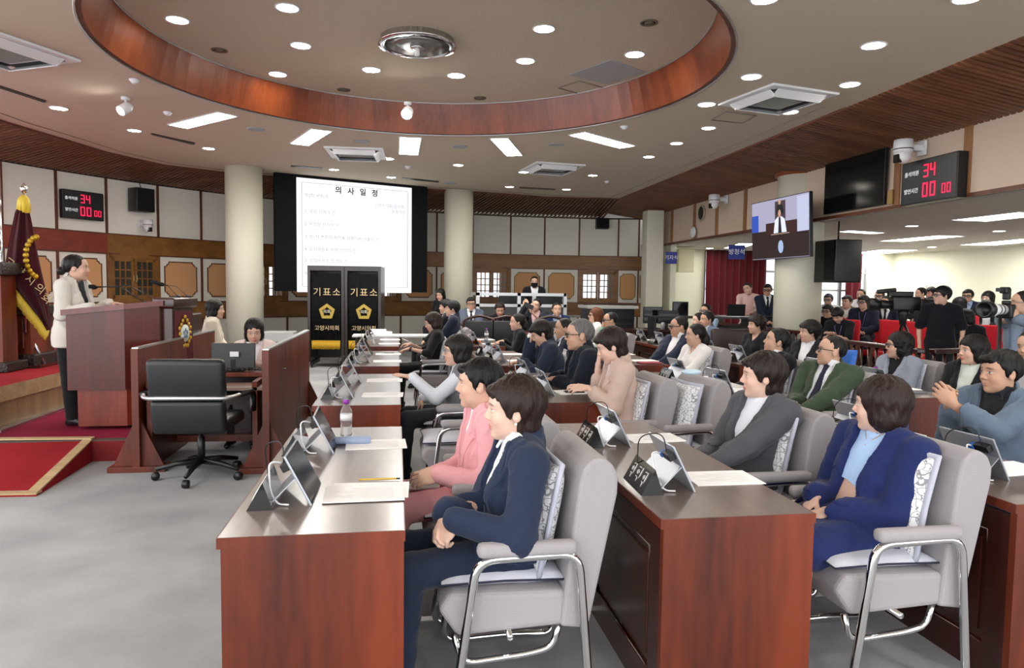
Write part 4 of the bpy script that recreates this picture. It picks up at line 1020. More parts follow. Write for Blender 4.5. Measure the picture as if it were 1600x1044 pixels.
# ================================================================== MEMBER DESKS
def make_desk(lab, L_=1.74, W_=.575, ht=.735):
    root = empty('member_desk', (0, 0, 0), label=lab, cat='desk', group='two-seat member desks in four rows')
    b = MB(); b.box((0, 0, ht - .035), (W_, L_, ht), 0, bev=.0); b.build('desktop', [LAMINATE], root)
    b = MB(); b.box((-.004, -.004, ht - .036), (W_ + .004, .0, ht - .001)); b.box((-.004, L_, ht - .036), (W_ + .004, L_ + .004, ht - .001)); b.box((-.004, 0, ht - .036), (0, L_, ht - .001)); b.box((W_, 0, ht - .036), (W_ + .004, L_, ht - .001)); b.build('edge_banding', MAHOG, root)
    for y in (.0, L_ - .03): b = MB(); b.box((.008, y, 0), (W_, y + .03, ht - .036)); b.build('end_panel', MAHOG, root)
    b = MB(); b.box((.02, .03, .02), (.04, L_ - .03, ht - .06)); 
    b.box((.008, .03, ht - .14), (.03, L_ - .03, ht - .05)); b.box((.008, .03, .0), (.03, L_ - .03, .13))
    for y in (.03, L_ / 2 - .05, L_ - .13): b.box((.008, y, .13), (.03, y + .1, ht - .14))
    for y0, y1 in ((.13, L_ / 2 - .05), (L_ / 2 + .05, L_ - .13)):
        b.box((.012, y0 + .03, .17), (.024, y1 - .03, ht - .18), bev=.006)
        b.tube([(.014, y0, .13), (.014, y1, .13), (.014, y1, ht - .14), (.014, y0, ht - .14)], .008, 4, closed=True)
    b.build('front_panel', MAHOG_DARK, root)
    b = MB(); b.box((.04, .03, ht - .2), (W_ - .05, L_ - .03, ht - .185)); b.build('under_shelf', MAHOG_DARK, root)
    return root
DESKS = {}
proto = None
RN = ['front row', 'second row', 'third row', 'fourth row']
ON = ['nearest the camera', 'second from the camera', 'third from the camera', 'furthest from the camera']
for r, x in enumerate((-.55, .905, 2.31, 3.69)):
    for k, y in enumerate((2.27, 4.77, 7.15, 9.58)):
        lab = 'mahogany member desk with taupe top, %s, %s' % (RN[r], ON[k])
        if proto is None: proto = make_desk(lab); o = proto
        else: o = copy_tree(proto); o['label'] = lab
        o.location = (x, y, 0); DESKS[(r, k)] = (x, y)

# tablet on its kickstand; local: screen faces +X, width along Y
def make_tablet():
    root = empty('tablet', (0, 0, 0), cat='tablet', label='t', group='tablets on the member desks')
    M = Matrix.Rotation(math.radians(-27), 4, 'Y')
    b = MB(); b.box((-.006, -.145, 0), (.003, .145, .205), M=M, bev=.003); b.build('case', plain('tablet_silver', 'aeb3bd', .3, .6), root)
    b = MB(); b.box((.003, -.14, .005), (.0042, .14, .2), M=M); b.build('screen', SCREENBLACK, root)
    top = M @ Vector((-.006, 0, .115)); foot = Vector((top.x - .095, 0, .002))
    u = (foot - top).normalized(); Mk = frame(top, u, (0, 1, 0)); b = MB(); b.box((0, -.14, -.002), ((foot - top).length, .14, .002), M=Mk); b.build('kickstand', plain('tablet_silver', 'aeb3bd', .3, .6), root)
    b = MB(); b.box((-.03, -.13, 0), (.0, -.06, .03), M=M @ Matrix.Translation((-.006, 0, .15)), bev=.003); b.build('plug', BLACK, root)
    b = MB(); b.box((-.035, -.06, .004), (-.008, -.035, .026), M=M @ Matrix.Translation((-.006, 0, .15)), bev=.003); b.build('blue_plug', plain('usb_blue', '2b63b8', .4), root, 'blue cable plug')
    b = MB(); b.tube(rounded([M @ Vector((-.03, -.05, .165)), (-.16, -.07, .15), (-.15, -.11, .05), (-.12, -.13, .006), (-.08, -.14, .006)], .05), .0035, 6); b.build('white_cable', WHITE, root)
    b = MB(); b.tube(rounded([M @ Vector((-.03, -.1, .165)), (-.11, -.07, .225), (-.19, .0, .20), (-.18, .03, .07), (-.16, .04, .006)], .06), .0025, 5); b.build('black_cable', BLACK, root)
    return root
def make_nameplate():
    root = empty('nameplate', (0, 0, 0), cat='nameplate', label='n', group='black triangular nameplates')
    b = MB(); b.add([(-.045, -.13, 0), (.045, -.13, 0), (0.01, -.13, .1), (-.045, .13, 0), (.045, .13, 0), (.01, .13, .1)], [(0, 1, 2), (5, 4, 3), (0, 3, 4, 1), (1, 4, 5, 2), (2, 5, 3, 0)]); b.build('prism', BLACKGLOSS, root)
    # three brushed white characters on the face towards the front
    b = MB(); nx = Vector((-.1, 0, .055)).normalized(); M = frame(Vector((-.0175, 0, .05)) + nx * .001, (0, -1, 0), Vector((.055, 0, .1)).normalized(), nx)
    for k in (-1, 0, 1):
        x = k * .075; b = MB()
        for pts in ([(.018, .03), (.019, .0), (.017, -.016)], [(-.02, .024), (-.006, .026), (.004, .025)], [(-.01, .014), (-.019, .006), (-.01, -.004), (-.001, .006), (-.01, .014)], [(-.016, -.014), (.0, -.016), (.004, -.02), (.002, -.034)]):
            b.tube([M @ Vector((x + a_ + .004 * math.sin(k * 3 + a_ * 90), c_ + .003 * math.cos(k * 5), 0)) for a_, c_ in pts], [.0022] + [.0032] * (len(pts) - 2) + [.0014], 4)
        b.build('brushed_character', plain('name_white', 'e8e8e8', .7), root)
    return root
PAPT = plain('print_grey', 'b9bcc4', .8)
def make_paper():
    root = empty('paper_sheet', (0, 0, 0), cat='paper', label='p', group='agenda sheets on the desks')
    b = MB(); b.box((-.105, -.148, 0), (.105, .148, .003)); b.build('sheet', PAPER, root)
    b = MB()
    for k in range(9):
        x = -.07 + k * .0165; b.box((x, -.11, .0031), (x + .002, -.11 + .22 * (.5 + .5 * abs(math.sin(k * 2.3))), .0034))
    b.build('printed_lines', PAPT, root); return root
TP, NP, PP = make_tablet(), make_nameplate(), make_paper()
first = {'t': True, 'n': True, 'p': True}
def put(proto_, key, loc, rz, lab):
    o = proto_ if first[key] else copy_tree(proto_); first[key] = False
    o.location = loc; o.rotation_euler = (0, 0, rz); o['label'] = lab; return o
SEATN = ['near seat', 'far seat']
for r in range(4):
    for k in range(4):
        x, y = DESKS[(r, k)]
        for s, dy in enumerate((.46, 1.26)):
            where = '%s desk %s, %s' % (RN[r], ON[k], SEATN[s])
            j = random.uniform(-.03, .03)
            put(TP, 't', (x + .255 + j * .4, y + dy - .02, .735), random.uniform(-.08, .08) + .05, 'silver tablet on its kickstand, ' + where)
            put(NP, 'n', (x + .075, y + dy - .06 + j, .735), random.uniform(-.06, .06), 'black triangular nameplate, ' + where)
            put(PP, 'p', (x + .45, y + dy + .02 + j, .735), math.pi / 2 + random.uniform(-.05, .12), 'white agenda sheet, ' + where)
# small things on the desks
def bottle(loc, lab):
    root = empty('water_bottle', loc, label=lab, cat='bottle', group='water bottles with purple caps')
    gm, nt, bs = newmat('bottle_plastic') if 'bottle_plastic' not in _M else (_M['bottle_plastic'], None, None)
    if bs is not None:
        _M['bottle_plastic'] = gm; bs.inputs['Base Color'].default_value = (.93, .95, .98, 1); bs.inputs['Transmission Weight'].default_value = .9; bs.inputs['Roughness'].default_value = .08; bs.inputs['IOR'].default_value = 1.2
    b = MB(); b.lathe([(.026, 0), (.031, .006), (.030, .03), (.031, .05), (.028, .065), (.031, .08), (.031, .12), (.028, .14), (.014, .165), (.013, .175)], 20); b.build('body', gm, root)
    b = MB(); b.lathe([(.0315, .085), (.0315, .118)], 20); b.build('paper_band', WHITE, root)
    b = MB(); b.lathe([(.015, .172), (.0155, .192), (.013, .194)], 16); b.build('cap', plain('cap_purple', '8a2fa3', .4), root)
p = atZ(541, 681, .735); bottle((p[0], p[1], .735), 'clear water bottle with purple cap on the nearest front-row desk')
p = atZ(1427, 622, .735); bottle((p[0], 5.2, .735), 'clear water bottle with purple cap on the fourth-row desk')
p = atZ(760, 533, .735); bottle((p[0], p[1], .735), 'small clear water bottle on a far second-row desk')
p = atZ(551, 694, .735); b = MB(); b.tube([(-.095, 0, .022), (-.085, 0, .022), (.085, 0, .022), (.095, 0, .022)], [.012, .022, .022, .012], 16, flat=1.0); o = b.build('glasses_case', plain('case_blue', '9dafcf', .4)); o.location = (p[0], p[1], .735); o.scale = (.95, 1, .9); tag(o, 'pale blue glasses case on the nearest front-row desk', 'glasses case')
p = atZ(592, 750, .739); b = MB(); b.tube([(-.08, 0, .004), (.07, 0, .004)], .0036, 6, mi=0); b.tube([(.07, 0, .004), (.085, 0, .004)], .0036, 6, mi=1); o = b.build('pencil', [plain('pencil_yellow', 'e0b93a', .5), BLACK]); o.location = (p[0], p[1], .7385); tag(o, 'yellow pencil lying on the papers of the nearest desk', 'pencil')
p = atZ(570, 768, .7385); o = copy_tree(PP); o.location = (p[0] + .0, p[1] - .03, .7385); o.rotation_euler = (0, 0, math.pi / 2 + .02); o['label'] = 'second white sheet overlapping the first, under the yellow pencil, nearest desk'
p = atZ(897, 613, .7385); b = MB(); b.box((-.075, -.036, 0), (.075, .036, .009), bev=.003); o = b.build('mobile_phone', BLACKGLOSS); o.location = (p[0], p[1], .7385); tag(o, 'black phone lying on paper in front of the beige-jacket woman', 'phone')
p = atZ(740, 536, .74); b = MB(); b.box((-.1, -.07, 0), (.1, .07, .035), bev=.015); o = b.build('orange_pouch', plain('pouch_orange', 'd9622b', .6)); o.location = (p[0], p[1], .74); tag(o, 'orange pouch on a far second-row desk', 'pouch')
p = atZ(1072, 568, .735); b = MB(); b.box((-.12, -.08, 0), (.12, .08, .012), bev=.003); o = b.build('red_folder', plain('folder_red', '96343f', .6)); o.location = (2.72, 7.3, .739); tag(o, 'dull red folder on the third-row desk before the white-blouse woman', 'folder')
b = MB(); b.tube([(-.06, 0, .005), (.06, 0, .005)], .004, 6); o = b.build('pen', BLACK); p = atZ(608, 552, .739); o.location = (p[0], p[1], .7385); o.rotation_euler = (0, 0, .05); tag(o, 'black pen on a paper of the third front-row desk', 'pen')
p = atZ(1447, 617, .735); b = MB(); b.box((-.08, -.06, 0), (.08, .06, .012), bev=.004); o = b.build('spectacle_pouch', plain('pouch_grey', '6c6f74', .6)); o.location = (4.1, 5.02, .735); tag(o, 'grey pouch next to the bottle on the fourth-row desk', 'pouch')

# ================================================================== MEMBER CHAIRS AND CUSHIONS
def make_chair():
    root = empty('armchair', (0, 0, 0), label='c', cat='chair', group='grey upholstered armchairs with chrome arms')
    b = MB(); b.add([(-.30, -.25, .40), (-.23, -.25, .30), (.16, -.25, .32), (.16, -.25, .45), (-.26, -.25, .46), (-.30, .25, .40), (-.23, .25, .30), (.16, .25, .32), (.16, .25, .45), (-.26, .25, .46)], [(0, 1, 2, 3, 4), (9, 8, 7, 6, 5), (0, 5, 6, 1), (1, 6, 7, 2), (2, 7, 8, 3), (3, 8, 9, 4), (4, 9, 5, 0)]); se = b.build('seat', GREYUPH, root); bv = se.modifiers.new('soft', 'BEVEL'); bv.width = .022; bv.segments = 3
    b = MB(); M = Matrix.Translation((.135, 0, .32)) @ Matrix.Rotation(math.radians(8), 4, 'Y'); pr_ = [(.0, .0), (.105, .0), (.135, .50), (.128, .56), (.10, .605), (.055, .622), (.02, .61), (-.005, .57), (-.012, .50)]
    b.add([M @ Vector((x_, -.26, z_)) for x_, z_ in pr_] + [M @ Vector((x_, .26, z_)) for x_, z_ in pr_], [tuple(range(9)), tuple(range(17, 8, -1))] + [(i, 9 + i, 9 + (i + 1) % 9, (i + 1) % 9) for i in range(9)]); bk = b.build('backrest', GREYUPH, root); bv = bk.modifiers.new('soft', 'BEVEL'); bv.width = .014; bv.segments = 3
    for s in (-1, 1):
        y = s * .29
        b = MB(); P_ = rounded([(0, y, .595), (.19, y, .60), (.245, y, .017), (.05, y, .03), (-.25, y, .017), (-.17, y, .59), (0, y, .595)], .07, 6)
        b.tube(P_[:-1], .0165, 10, closed=True); fr = b.build('side_frame', CHROME, root)
        b = MB(); b.box((-.17, y - .028, .60), (.18, y + .028, .65), M=Matrix.Translation((0, 0, .0)), bev=.018); b.build('arm_pad', GREYUPH, fr)
    b = MB(); b.tube(rounded([(-.24, -.22, .30), (-.21, -.22, .19), (.03, -.22, .21), (.12, -.22, .23), (.14, -.22, .32)], .05), .013); fr2 = b.build('under_tube', CHROME, root)
    b = MB(); b.tube([(-.05, -.29, .31), (-.05, .29, .31)], .012); b.build('cross_tube', CHROME, root)
    return root
def pillow_mesh(name, a, c, t, n=18):
    vs = []; fs = []
    for s in (1, -1):
        for i in range(n + 1):
            for j in range(n + 1):
                u = -1 + 2 * i / n; v = -1 + 2 * j / n
                pin = 1 - .06 * (1 - u * u) * v * v - .0; pin2 = 1 - .06 * (1 - v * v) * u * u
                h = t * (max(0, (1 - u ** 4)) * max(0, (1 - v ** 4))) ** .55
                vs.append((s * h, u * a * pin2, v * c * pin))
    o_ = (n + 1) ** 2
    for i in range(n):
        for j in range(n):
            q_ = i * (n + 1) + j; fs.append((q_, q_ + n + 1, q_ + n + 2, q_ + 1)); fs.append((o_ + q_, o_ + q_ + 1, o_ + q_ + n + 2, o_ + q_ + n + 1))
    m_ = MB(); m_.add(vs, fs, 0, True); return m_
def make_cushion():
    root = empty('back_cushion', (0, 0, 0), label='b', cat='cushion', group='white vine-print back cushions')
    pillow_mesh('c', .21, .205, .05).build('cushion_cover', vine(), root)
    b = MB(); P_ = [(0, .21 * u, .205 * v) for u, v in [(-1, -1), (-.5, -.96), (0, -.94), (.5, -.96), (1, -1), (.96, -.5), (.94, 0), (.96, .5), (1, 1), (.5, .96), (0, .94), (-.5, .96), (-1, 1), (-.96, .5), (-.94, 0), (-.96, -.5)]]
    b.tube(P_, .011, 6, closed=True, flat=1.4); b.build('ruffled_edge', plain('ruffle_lilac', 'b3b6c6', .9), root); return root
def make_pad():
    root = empty('seat_cushion', (0, 0, 0), label='s', cat='cushion', group='thin white seat cushions')
    m_ = pillow_mesh('c', .23, .23, .03); m_.v = [(p[2], p[1], p[0]) for p in m_.v]; m_.build('cushion_cover', plain('pad_white', 'cfd2de', .9, var=.08, vscale=40), root)
    b = MB(); b.tube([(.23 * u, .23 * v, 0) for u, v in [(-1, -1), (0, -.94), (1, -1), (.94, 0), (1, 1), (0, .94), (-1, 1), (-.94, 0)]], .004, 5, closed=True); b.build('navy_piping', plain('piping_navy', '20263d', .7), root); return root
CH, CU, PD = make_chair(), make_cushion(), make_pad()
used = {'CH': False, 'CU': False, 'PD': False}
def chair(x, y, who, rz=0.0, cushion=True, pad=True, flat=False):
    def cp(k, proto_):
        o = copy_tree(proto_) if used[k] else proto_; used[k] = True; return o
    R_ = Matrix.Rotation(rz, 4, 'Z')
    o = cp('CH', CH); o.location = (x, y, 0); o.rotation_euler = (0, 0, rz); o['label'] = 'grey armchair ' + who
    if cushion:
        c_ = cp('CU', CU); q_ = R_ @ Vector((.105, 0, .69)); c_.location = (x + q_.x, y + q_.y, q_.z); c_.rotation_euler = (0, math.radians(11), rz); c_['label'] = 'vine-print back cushion in the chair ' + who
    if pad:
        c_ = cp('PD', PD); q_ = R_ @ Vector((-.06, 0, .482)); c_.location = (x + q_.x, y + q_.y, q_.z); c_.rotation_euler = (0, 0, rz); c_['label'] = 'thin seat cushion in the chair ' + who
# ================================================================== BACK OF THE HALL
# officials' table with carved chairs
root = empty('official_table', (1.6, 12.55, 0), label='long dark mahogany table for officials at the back, before the grey-suit man', cat='table')
b = MB(); b.box((-1.0, -.3, .70), (1.15, .3, .75), bev=.006); b.build('table_top', MAHOG, root)
b = MB(); b.box((-.95, -.27, 0), (1.1, -.24, .70)); b.build('front_panel', MAHOG_DARK, root)
for x in (-.95, 1.05): b = MB(); b.box((x, -.25, 0), (x + .05, .27, .70)); b.build('leg_panel', MAHOG_DARK, root)
def carved_chair(px, lab, Y=12.0):
    p = atY(px, 510, Y); root = empty('carved_chair', (p[0], Y, 0), label=lab, cat='chair', group='carved wooden chairs with black backs')
    b = MB(); b.box((-.24, -.03, .62), (.24, .02, .98), bev=.03); b.build('back_pad', LEATHER, root)
    b = MB(); b.tube(rounded([(-.27, 0, .42), (-.27, 0, 1.0), (0, 0, 1.07), (.27, 0, 1.0), (.27, 0, .42)], .06), .025, 8); b.build('carved_frame', MAHOG_DARK, root)
    b = MB(); b.box((-.26, 0, .42), (.26, .5, .50), bev=.02); b.build('seat', LEATHER, root)
    for x in (-.23, .23):
        for y in (.02, .46): b = MB(); b.box((x - .02, y - .02, 0), (x + .02, y + .02, .43)); b.build('leg', MAHOG, root)
carved_chair(749, 'carved wooden chair with black back in front of the grey-suit man')
carved_chair(792, 'carved wooden chair with black back beside the lanyard woman')
carved_chair(860, 'carved wooden chair with black back below the man in blue jacket')
b = MB(); p = atY(758, 519, 12.4); text('고양시의회', 'board_lettering', plain('sign_white', 'f4f4f4', .6), .07, Matrix.Translation((p[0] - 1.6, -.285, .66)) @ Matrix.Rotation(math.pi / 2, 4, 'X'), bpy.data.objects['official_table'])
# glass control booth
YB = 14.2
def bx(px, py, Y=YB): q_ = atY(px, py, Y); return q_[0], q_[2]
x0, zt = bx(744, 457); x1, _ = bx(885, 459); _, zm = bx(744, 477); xm = bx(812, 470)[0]
root = empty('control_booth', ((x0 + x1) / 2, YB, 0), label='aluminium-framed glass booth around the masked man at the back wall', cat='booth')
ox = (x0 + x1) / 2; AL = plain('booth_alu', 'c3c6ca', .35, .4)
b = MB(); b.box((x0 - ox, 0, .0), (x1 - ox, .04, zm)); b.build('lower_panel', plain('booth_dark', '3a3c3d', .5), root)
b = MB(); b.box((x0 - ox, -.02, zt - .06), (x1 - ox, .06, zt)); b.box((x0 - ox, -.02, zm - .03), (x1 - ox, .06, zm + .03))
for x in (x0 - ox, xm - ox - .05, x1 - ox - .06): b.box((x, -.02, 0), (x + .07, .06, zt))
for x in (x0 - ox, x1 - ox - .06): b.box((x, .0, zt - .06), (x + .06, 1.2, zt)); b.box((x, .0, zm - .03), (x + .06, 1.2, zm + .03)); b.box((x, 1.15, 0), (x + .06, 1.2, zt))
b.build('alu_frame', AL, root)
gm, nt, bs = newmat('booth_glass'); bs.inputs['Base Color'].default_value = (.9, .95, .97, 1); bs.inputs['Transmission Weight'].default_value = 1; bs.inputs['Roughness'].default_value = .0; bs.inputs['IOR'].default_value = 1.02
b = MB(); b.box((x0 - ox + .06, .015, zm + .03), (x1 - ox - .06, .02, zt - .06)); b.build('glass', gm, root)
for px, l in ((800, 'left'), (858, 'right')):
    x, z = bx(px, 473, 14.6); b = MB(); b.box((-.28, -.02, -.17), (.28, .02, .17), bev=.008); b.box((-.03, .0, -.35), (.03, .03, -.15)); b.box((-.1, -.05, -.37), (.1, .1, -.35)); o = b.build('booth_monitor', BLACK); o.location = (x, 14.6, z); tag(o, 'black monitor inside the glass booth, %s one' % l, 'monitor', 'monitors in the glass booth')
x, z = bx(833, 482, 14.62); b = MB(); b.box((-1.2, -.18, -.03), (1.2, .35, 0)); b.box((-1.2, .3, -z + .02), (-1.15, .35, -.03)); b.box((1.15, .3, -z + .02), (1.2, .35, -.03)); b.box((-1.2,-.15,-z+.02),(-1.15,-.1,-.03)); b.box((1.15,-.15,-z+.02),(1.2,-.1,-.03)); o = b.build('booth_counter', plain('counter_grey', '77797b', .5)); o.location = (x, 14.62, .98); tag(o, 'grey counter inside the glass booth under the monitors', 'counter')
# av console right of the booth
x0, zt = bx(912, 477, 13.2); x1, _ = bx(990, 478, 13.2)
root = empty('control_console', ((x0 + x1) / 2, 13.2, 0), label='wide dark audio console with a pale top under the lit back window', cat='console'); hw = (x1 - x0) / 2
b = MB(); b.box((-hw, -.3, zt - .06), (hw, .45, zt), bev=.01); b.build('pale_top', plain('console_pale', '9b9c98', .5), root)
b = MB(); b.box((-hw + .05, -.2, 0), (hw - .05, .4, zt - .06)); b.build('cabinet', plain('console_dark', '1b1e24', .4), root)
b = MB()
for k in range(7): b.box((-hw + .1, -.212, .2 + k * .12), (hw - .1, -.2, .28 + k * .12))
b.build('rack_units', BLACK, root)
b = MB(); b.tube([(-.5, 0, zt + .01), (-.2, .1, zt + .03), (.2, -.05, zt + .015), (.6, .1, zt + .02)], .01); b.build('cable', BLACK, root)
# operator desk with monitors
p = atY(1040, 505, 12.2); root = empty('operator_desk', (p[0], 12.2, 0), label='dark wooden operator desk with slatted front and monitors on it', cat='desk')
b = MB(); b.box((-1.35, -.35, .80), (1.1, .4, .84), bev=.004); b.build('desktop', MAHOG_DARK, root)
b = MB(); b.box((-1.3, -.3, 0), (1.05, -.27, .80)); b.build('front_panel', plain('dark_void', '17100e', .7), root)
b = MB()
for k in range(26): x = -1.28 + k * .09; b.box((x, -.33, .08), (x + .035, -.3, .8))
b.build('slats', MAHOG, root)
b = MB(); b.box((-1.2, .3, 0), (-1.15, .35, .8)); b.box((1, .3, 0), (1.05, .35, .8)); b.build('rear_leg', MAHOG_DARK, root)
def monitor(px, py, Y, z, w_, h, lab, tilt=0):
    p = atY(px, py, Y); root = empty('monitor', (p[0], Y, z), tilt, label=lab, cat='monitor', group='black monitors on the operator desk')
    b = MB(); b.box((-w_ / 2, -.02, .1), (w_ / 2, .02, .1 + h), bev=.008); b.build('case', BLACK, root)
    b = MB(); b.box((-w_ / 2 + .015, -.023, .115), (w_ / 2 - .015, -.0201, .085 + h)); b.build('screen', SCREENBLACK, root)
    b = MB(); b.box((-.03, 0, 0), (.03, .03, .2)); b.box((-.13, -.08, 0), (.13, .1, .015), bev=.004); b.build('stand', BLACK, root)
monitor(1020, 480, 12.25, .84, .36, .30, 'left black monitor on the operator desk'); monitor(1042, 480, 12.1, .84, .34, .24, 'low middle black monitor on the operator desk'); monitor(1063, 480, 12.2, .84, .30, .40, 'tall right black monitor on the operator desk')
for k, (px, py) in enumerate(((1022, 499), (1044, 497), (1050, 495))):
    p = atZ(px, py, .84); b = MB(); b.lathe([(.035, 0), (.04, .1), (.03, .13)], 12); o = b.build('cup', WHITE if k != 1 else plain('cup_grey', '8b8d90', .5)); o.location = (bpy.data.objects['operator_desk'].location.x - .35 + k * .22, 12.0, .84); tag(o, 'small cup on the operator desk, %s' % ('left', 'middle', 'right')[k], 'cup', 'cups on the operator desk')
# small white side table with clutter behind the front row
p = atZ(640, 522, .72); root = empty('side_table', (p[0] - .1, 12.1, 0), label='pale folding table with papers behind the last front-row desk', cat='table')
b = MB(); b.box((-.85, -.25, .70), (.85, .25, .73), bev=.004); b.build('table_top', plain('pale_top', 'c9cdd0', .4), root)
for x in (-.8, .77):
    for y in (-.22, .19): b = MB(); b.box((x, y, 0), (x + .03, y + .03, .70)); b.build('leg', BLACK, root)
b = MB(); b.box((-.2, -.1, 0), (.2, .12, .05), bev=.01); b.box((-.15, -.12, .05), (.1, .1, .09), bev=.01); o = b.build('paper_pile', PAPER); o.location = (p[0] - .5, 12.1, .73); tag(o, 'pile of papers and envelopes on the pale folding table', 'papers')
p = atY(438, 530, 12.6); b = MB(); b.box((-.25, -.2, 0), (.25, .2, .75), bev=.01); o = b.build('grey_cabinet', plain('cab_grey', 'a3a8a9', .5)); o.location = (p[0], 12.6, 0); tag(o, 'low grey cabinet behind the clerk, between column and voting booths', 'cabinet')

# ================================================================== GALLERY
# railing with turned balusters
def railing(p0, p1, z, lab):
    p0 = Vector(p0); p1 = Vector(p1); L_ = (p1 - p0).length; an = math.atan2(p1.y - p0.y, p1.x - p0.x)
    root = empty('railing', p0, an, label=lab, cat='railing', group='dark red wooden railings')
    b = MB(); b.box((0, -.045, z - .05), (L_, .045, z), bev=.01); b.build('handrail', MAHOG_DARK, root)
    b = MB(); b.box((0, -.03, .08), (L_, .03, .14)); b.build('bottom_rail', MAHOG, root)
    n_ = int(L_ / .14)
    for k in range(n_ + 1):
        x = .03 + (L_ - .06) * k / n_; b = MB(); b.lathe([(.016, .0), (.016, .2), (.026, .3), (.014, .45), (.024, .62), (.014, .72), (.018, z - .05)], 8, c=(x, 0, 0)); b.build('baluster', MAHOG_DARK, root)
ZR = .96
a = atZ(1322, 531, ZR); c_ = atZ(1440, 545, ZR); e_ = atZ(1500, 545, ZR); a2 = atZ(1140, 517, ZR)
railing((a[0], a[1], 0), (c_[0], c_[1], 0), ZR, 'dark red railing in front of the red seats')
railing((c_[0] + .12, c_[1], 0), (c_[0] + .9, c_[1] + .1, 0), ZR, 'short dark red railing gate where the man in black stands')
railing((6.0, 12.6, 0), (6.0, 9.4, 0), ZR, 'dark red railing left of the thick column')
# gallery platform floor
b = MB(); b.box((6.9, 8.3, 0), (14.9, 19.3, .12)); o = b.build('gallery_platform', CARPET); tag(o, kind='structure')
RED = fabric('c01f2c', name='red_seat_fabric', bump=.08)
def make_redseat():
    root = empty('theatre_chair', (0, 0, 0), label='r', cat='seat', group='red gallery seats')
    b = MB(); b.box((-.23, .0, .38), (.23, .09, .98), M=Matrix.Rotation(math.radians(-8), 4, 'X'), bev=.035); b.build('backrest', RED, root)
    b = MB(); b.box((-.23, -.44, .36), (.23, .0, .46), bev=.03); b.build('seat', RED, root)
    for s in (-1, 1):
        b = MB(); b.box((s * .26 - .025, -.42, .0), (s * .26 + .025, .02, .60), bev=.01); b.build('arm_stand', plain('arm_brown', '5a3a2a', .5), root)
    return root
RS = make_redseat(); rs_used = False
def redseat(px, py, d, lab, rz=math.radians(-45)):
    global rs_used
    p = atD(px, py, d); o = copy_tree(RS) if rs_used else RS; rs_used = True
    o.location = (p[0], p[1], .12); o.rotation_euler = (0, 0, rz); o['label'] = lab
for px, py, d, l in ((1338, 512, 12.6, 'empty red gallery chair partly behind the man in black reading a phone'), (1366, 514, 12.2, 'empty red gallery chair left of the camera tripod'), (1396, 515, 11.8, 'empty red gallery chair behind the tripod legs'), (1436, 519, 11.2, 'empty red gallery chair right of the camera tripod'), (1538, 524, 10.4, 'red gallery chair just right of the standing man in black')):
    redseat(px, py, d, l)
# press table in the gallery
p = atZ(1180, 494, .80); PT = p
p = atD(1182, 494, 13.3); tz = p[2]
root = empty('press_table', (p[0], p[1], 0), math.radians(-12), label='black press table with a laptop in front of the red curtain', cat='table')
b = MB(); b.box((-.75, -.25, tz - .03), (.75, .25, tz)); b.build('table_top', BLACK, root)
for x in (-.7, .66): b = MB(); b.box((x, -.2, 0), (x + .04, .2, tz - .03)); b.build('leg', BLACK, root)
p2 = atD(1147, 485, 13.3); root = empty('laptop', (p2[0], p2[1] - .05, tz), math.radians(160), label='black laptop on the press table', cat='laptop')
b = MB(); b.box((-.16, -.11, 0), (.16, .11, .016), bev=.003); b.build('base', BLACK, root)
b = MB(); b.box((-.16, -.0, 0), (.16, .008, .22), M=Matrix.Translation((0, .11, .01)) @ Matrix.Rotation(math.radians(-15), 4, 'X')); b.build('lid', BLACK, root)
BROWN = plain('dark_brown_leather', '2a1713', .4)
for k, (px, py, d, l) in enumerate(((1142, 530, 10.4, 'dark brown armchair with white arm left of the black-suited woman'), (1192, 520, 11.0, 'dark brown armchair back in front of the press table'), (1216, 520, 11.2, 'dark brown armchair beside the thick column'))):
    p = atD(px, py, d); root = empty('leather_armchair', (p[0], p[1], 0), math.radians(-10), label=l, cat='chair', group='dark brown armchairs before the press table')
    b = MB(); b.box((-.3, -.06, .35), (.3, .06, .98 - .02 * k), bev=.04); b.build('backrest', BROWN, root)
    b = MB(); b.box((-.3, 0, .35), (.3, .5, .48), bev=.03); b.build('seat', BROWN, root)
    b = MB(); b.tube(rounded([(.3, -.05, .75), (.34, -.1, .6), (.33, .0, .45), (.33, .1, 0)], .06), .02); b.tube([(-.32, .1, .65), (-.32, .1, 0)], .02); b.tube([(-.28, .45, .4), (-.28, .45, 0)], .02); b.tube([(.28, .45, .4), (.28, .45, 0)], .02); b.build('white_arm', WHITE, root)
p = atD(1085, 497, 11.6); b = MB(); b.box((-.9, -.2, .0), (.9, .2, .03)); 
for x in (-.85, .8): b.box((x, -.15, -p[2]), (x + .04, .15, 0))
o = b.build('black_table', BLACK); o.location = (p[0] + .1, p[1], p[2]); tag(o, 'low black table left of the press table', 'table')
p = atD(1145, 503, 11.6); b = MB(); b.box((-.3, -.12, 0), (.3, .12, .22), bev=.08); o = b.build('black_bag', plain('bag_black', '101010', .8)); o.location = (p[0], p[1], .75); tag(o, 'slumped black bag on the low black table', 'bag')
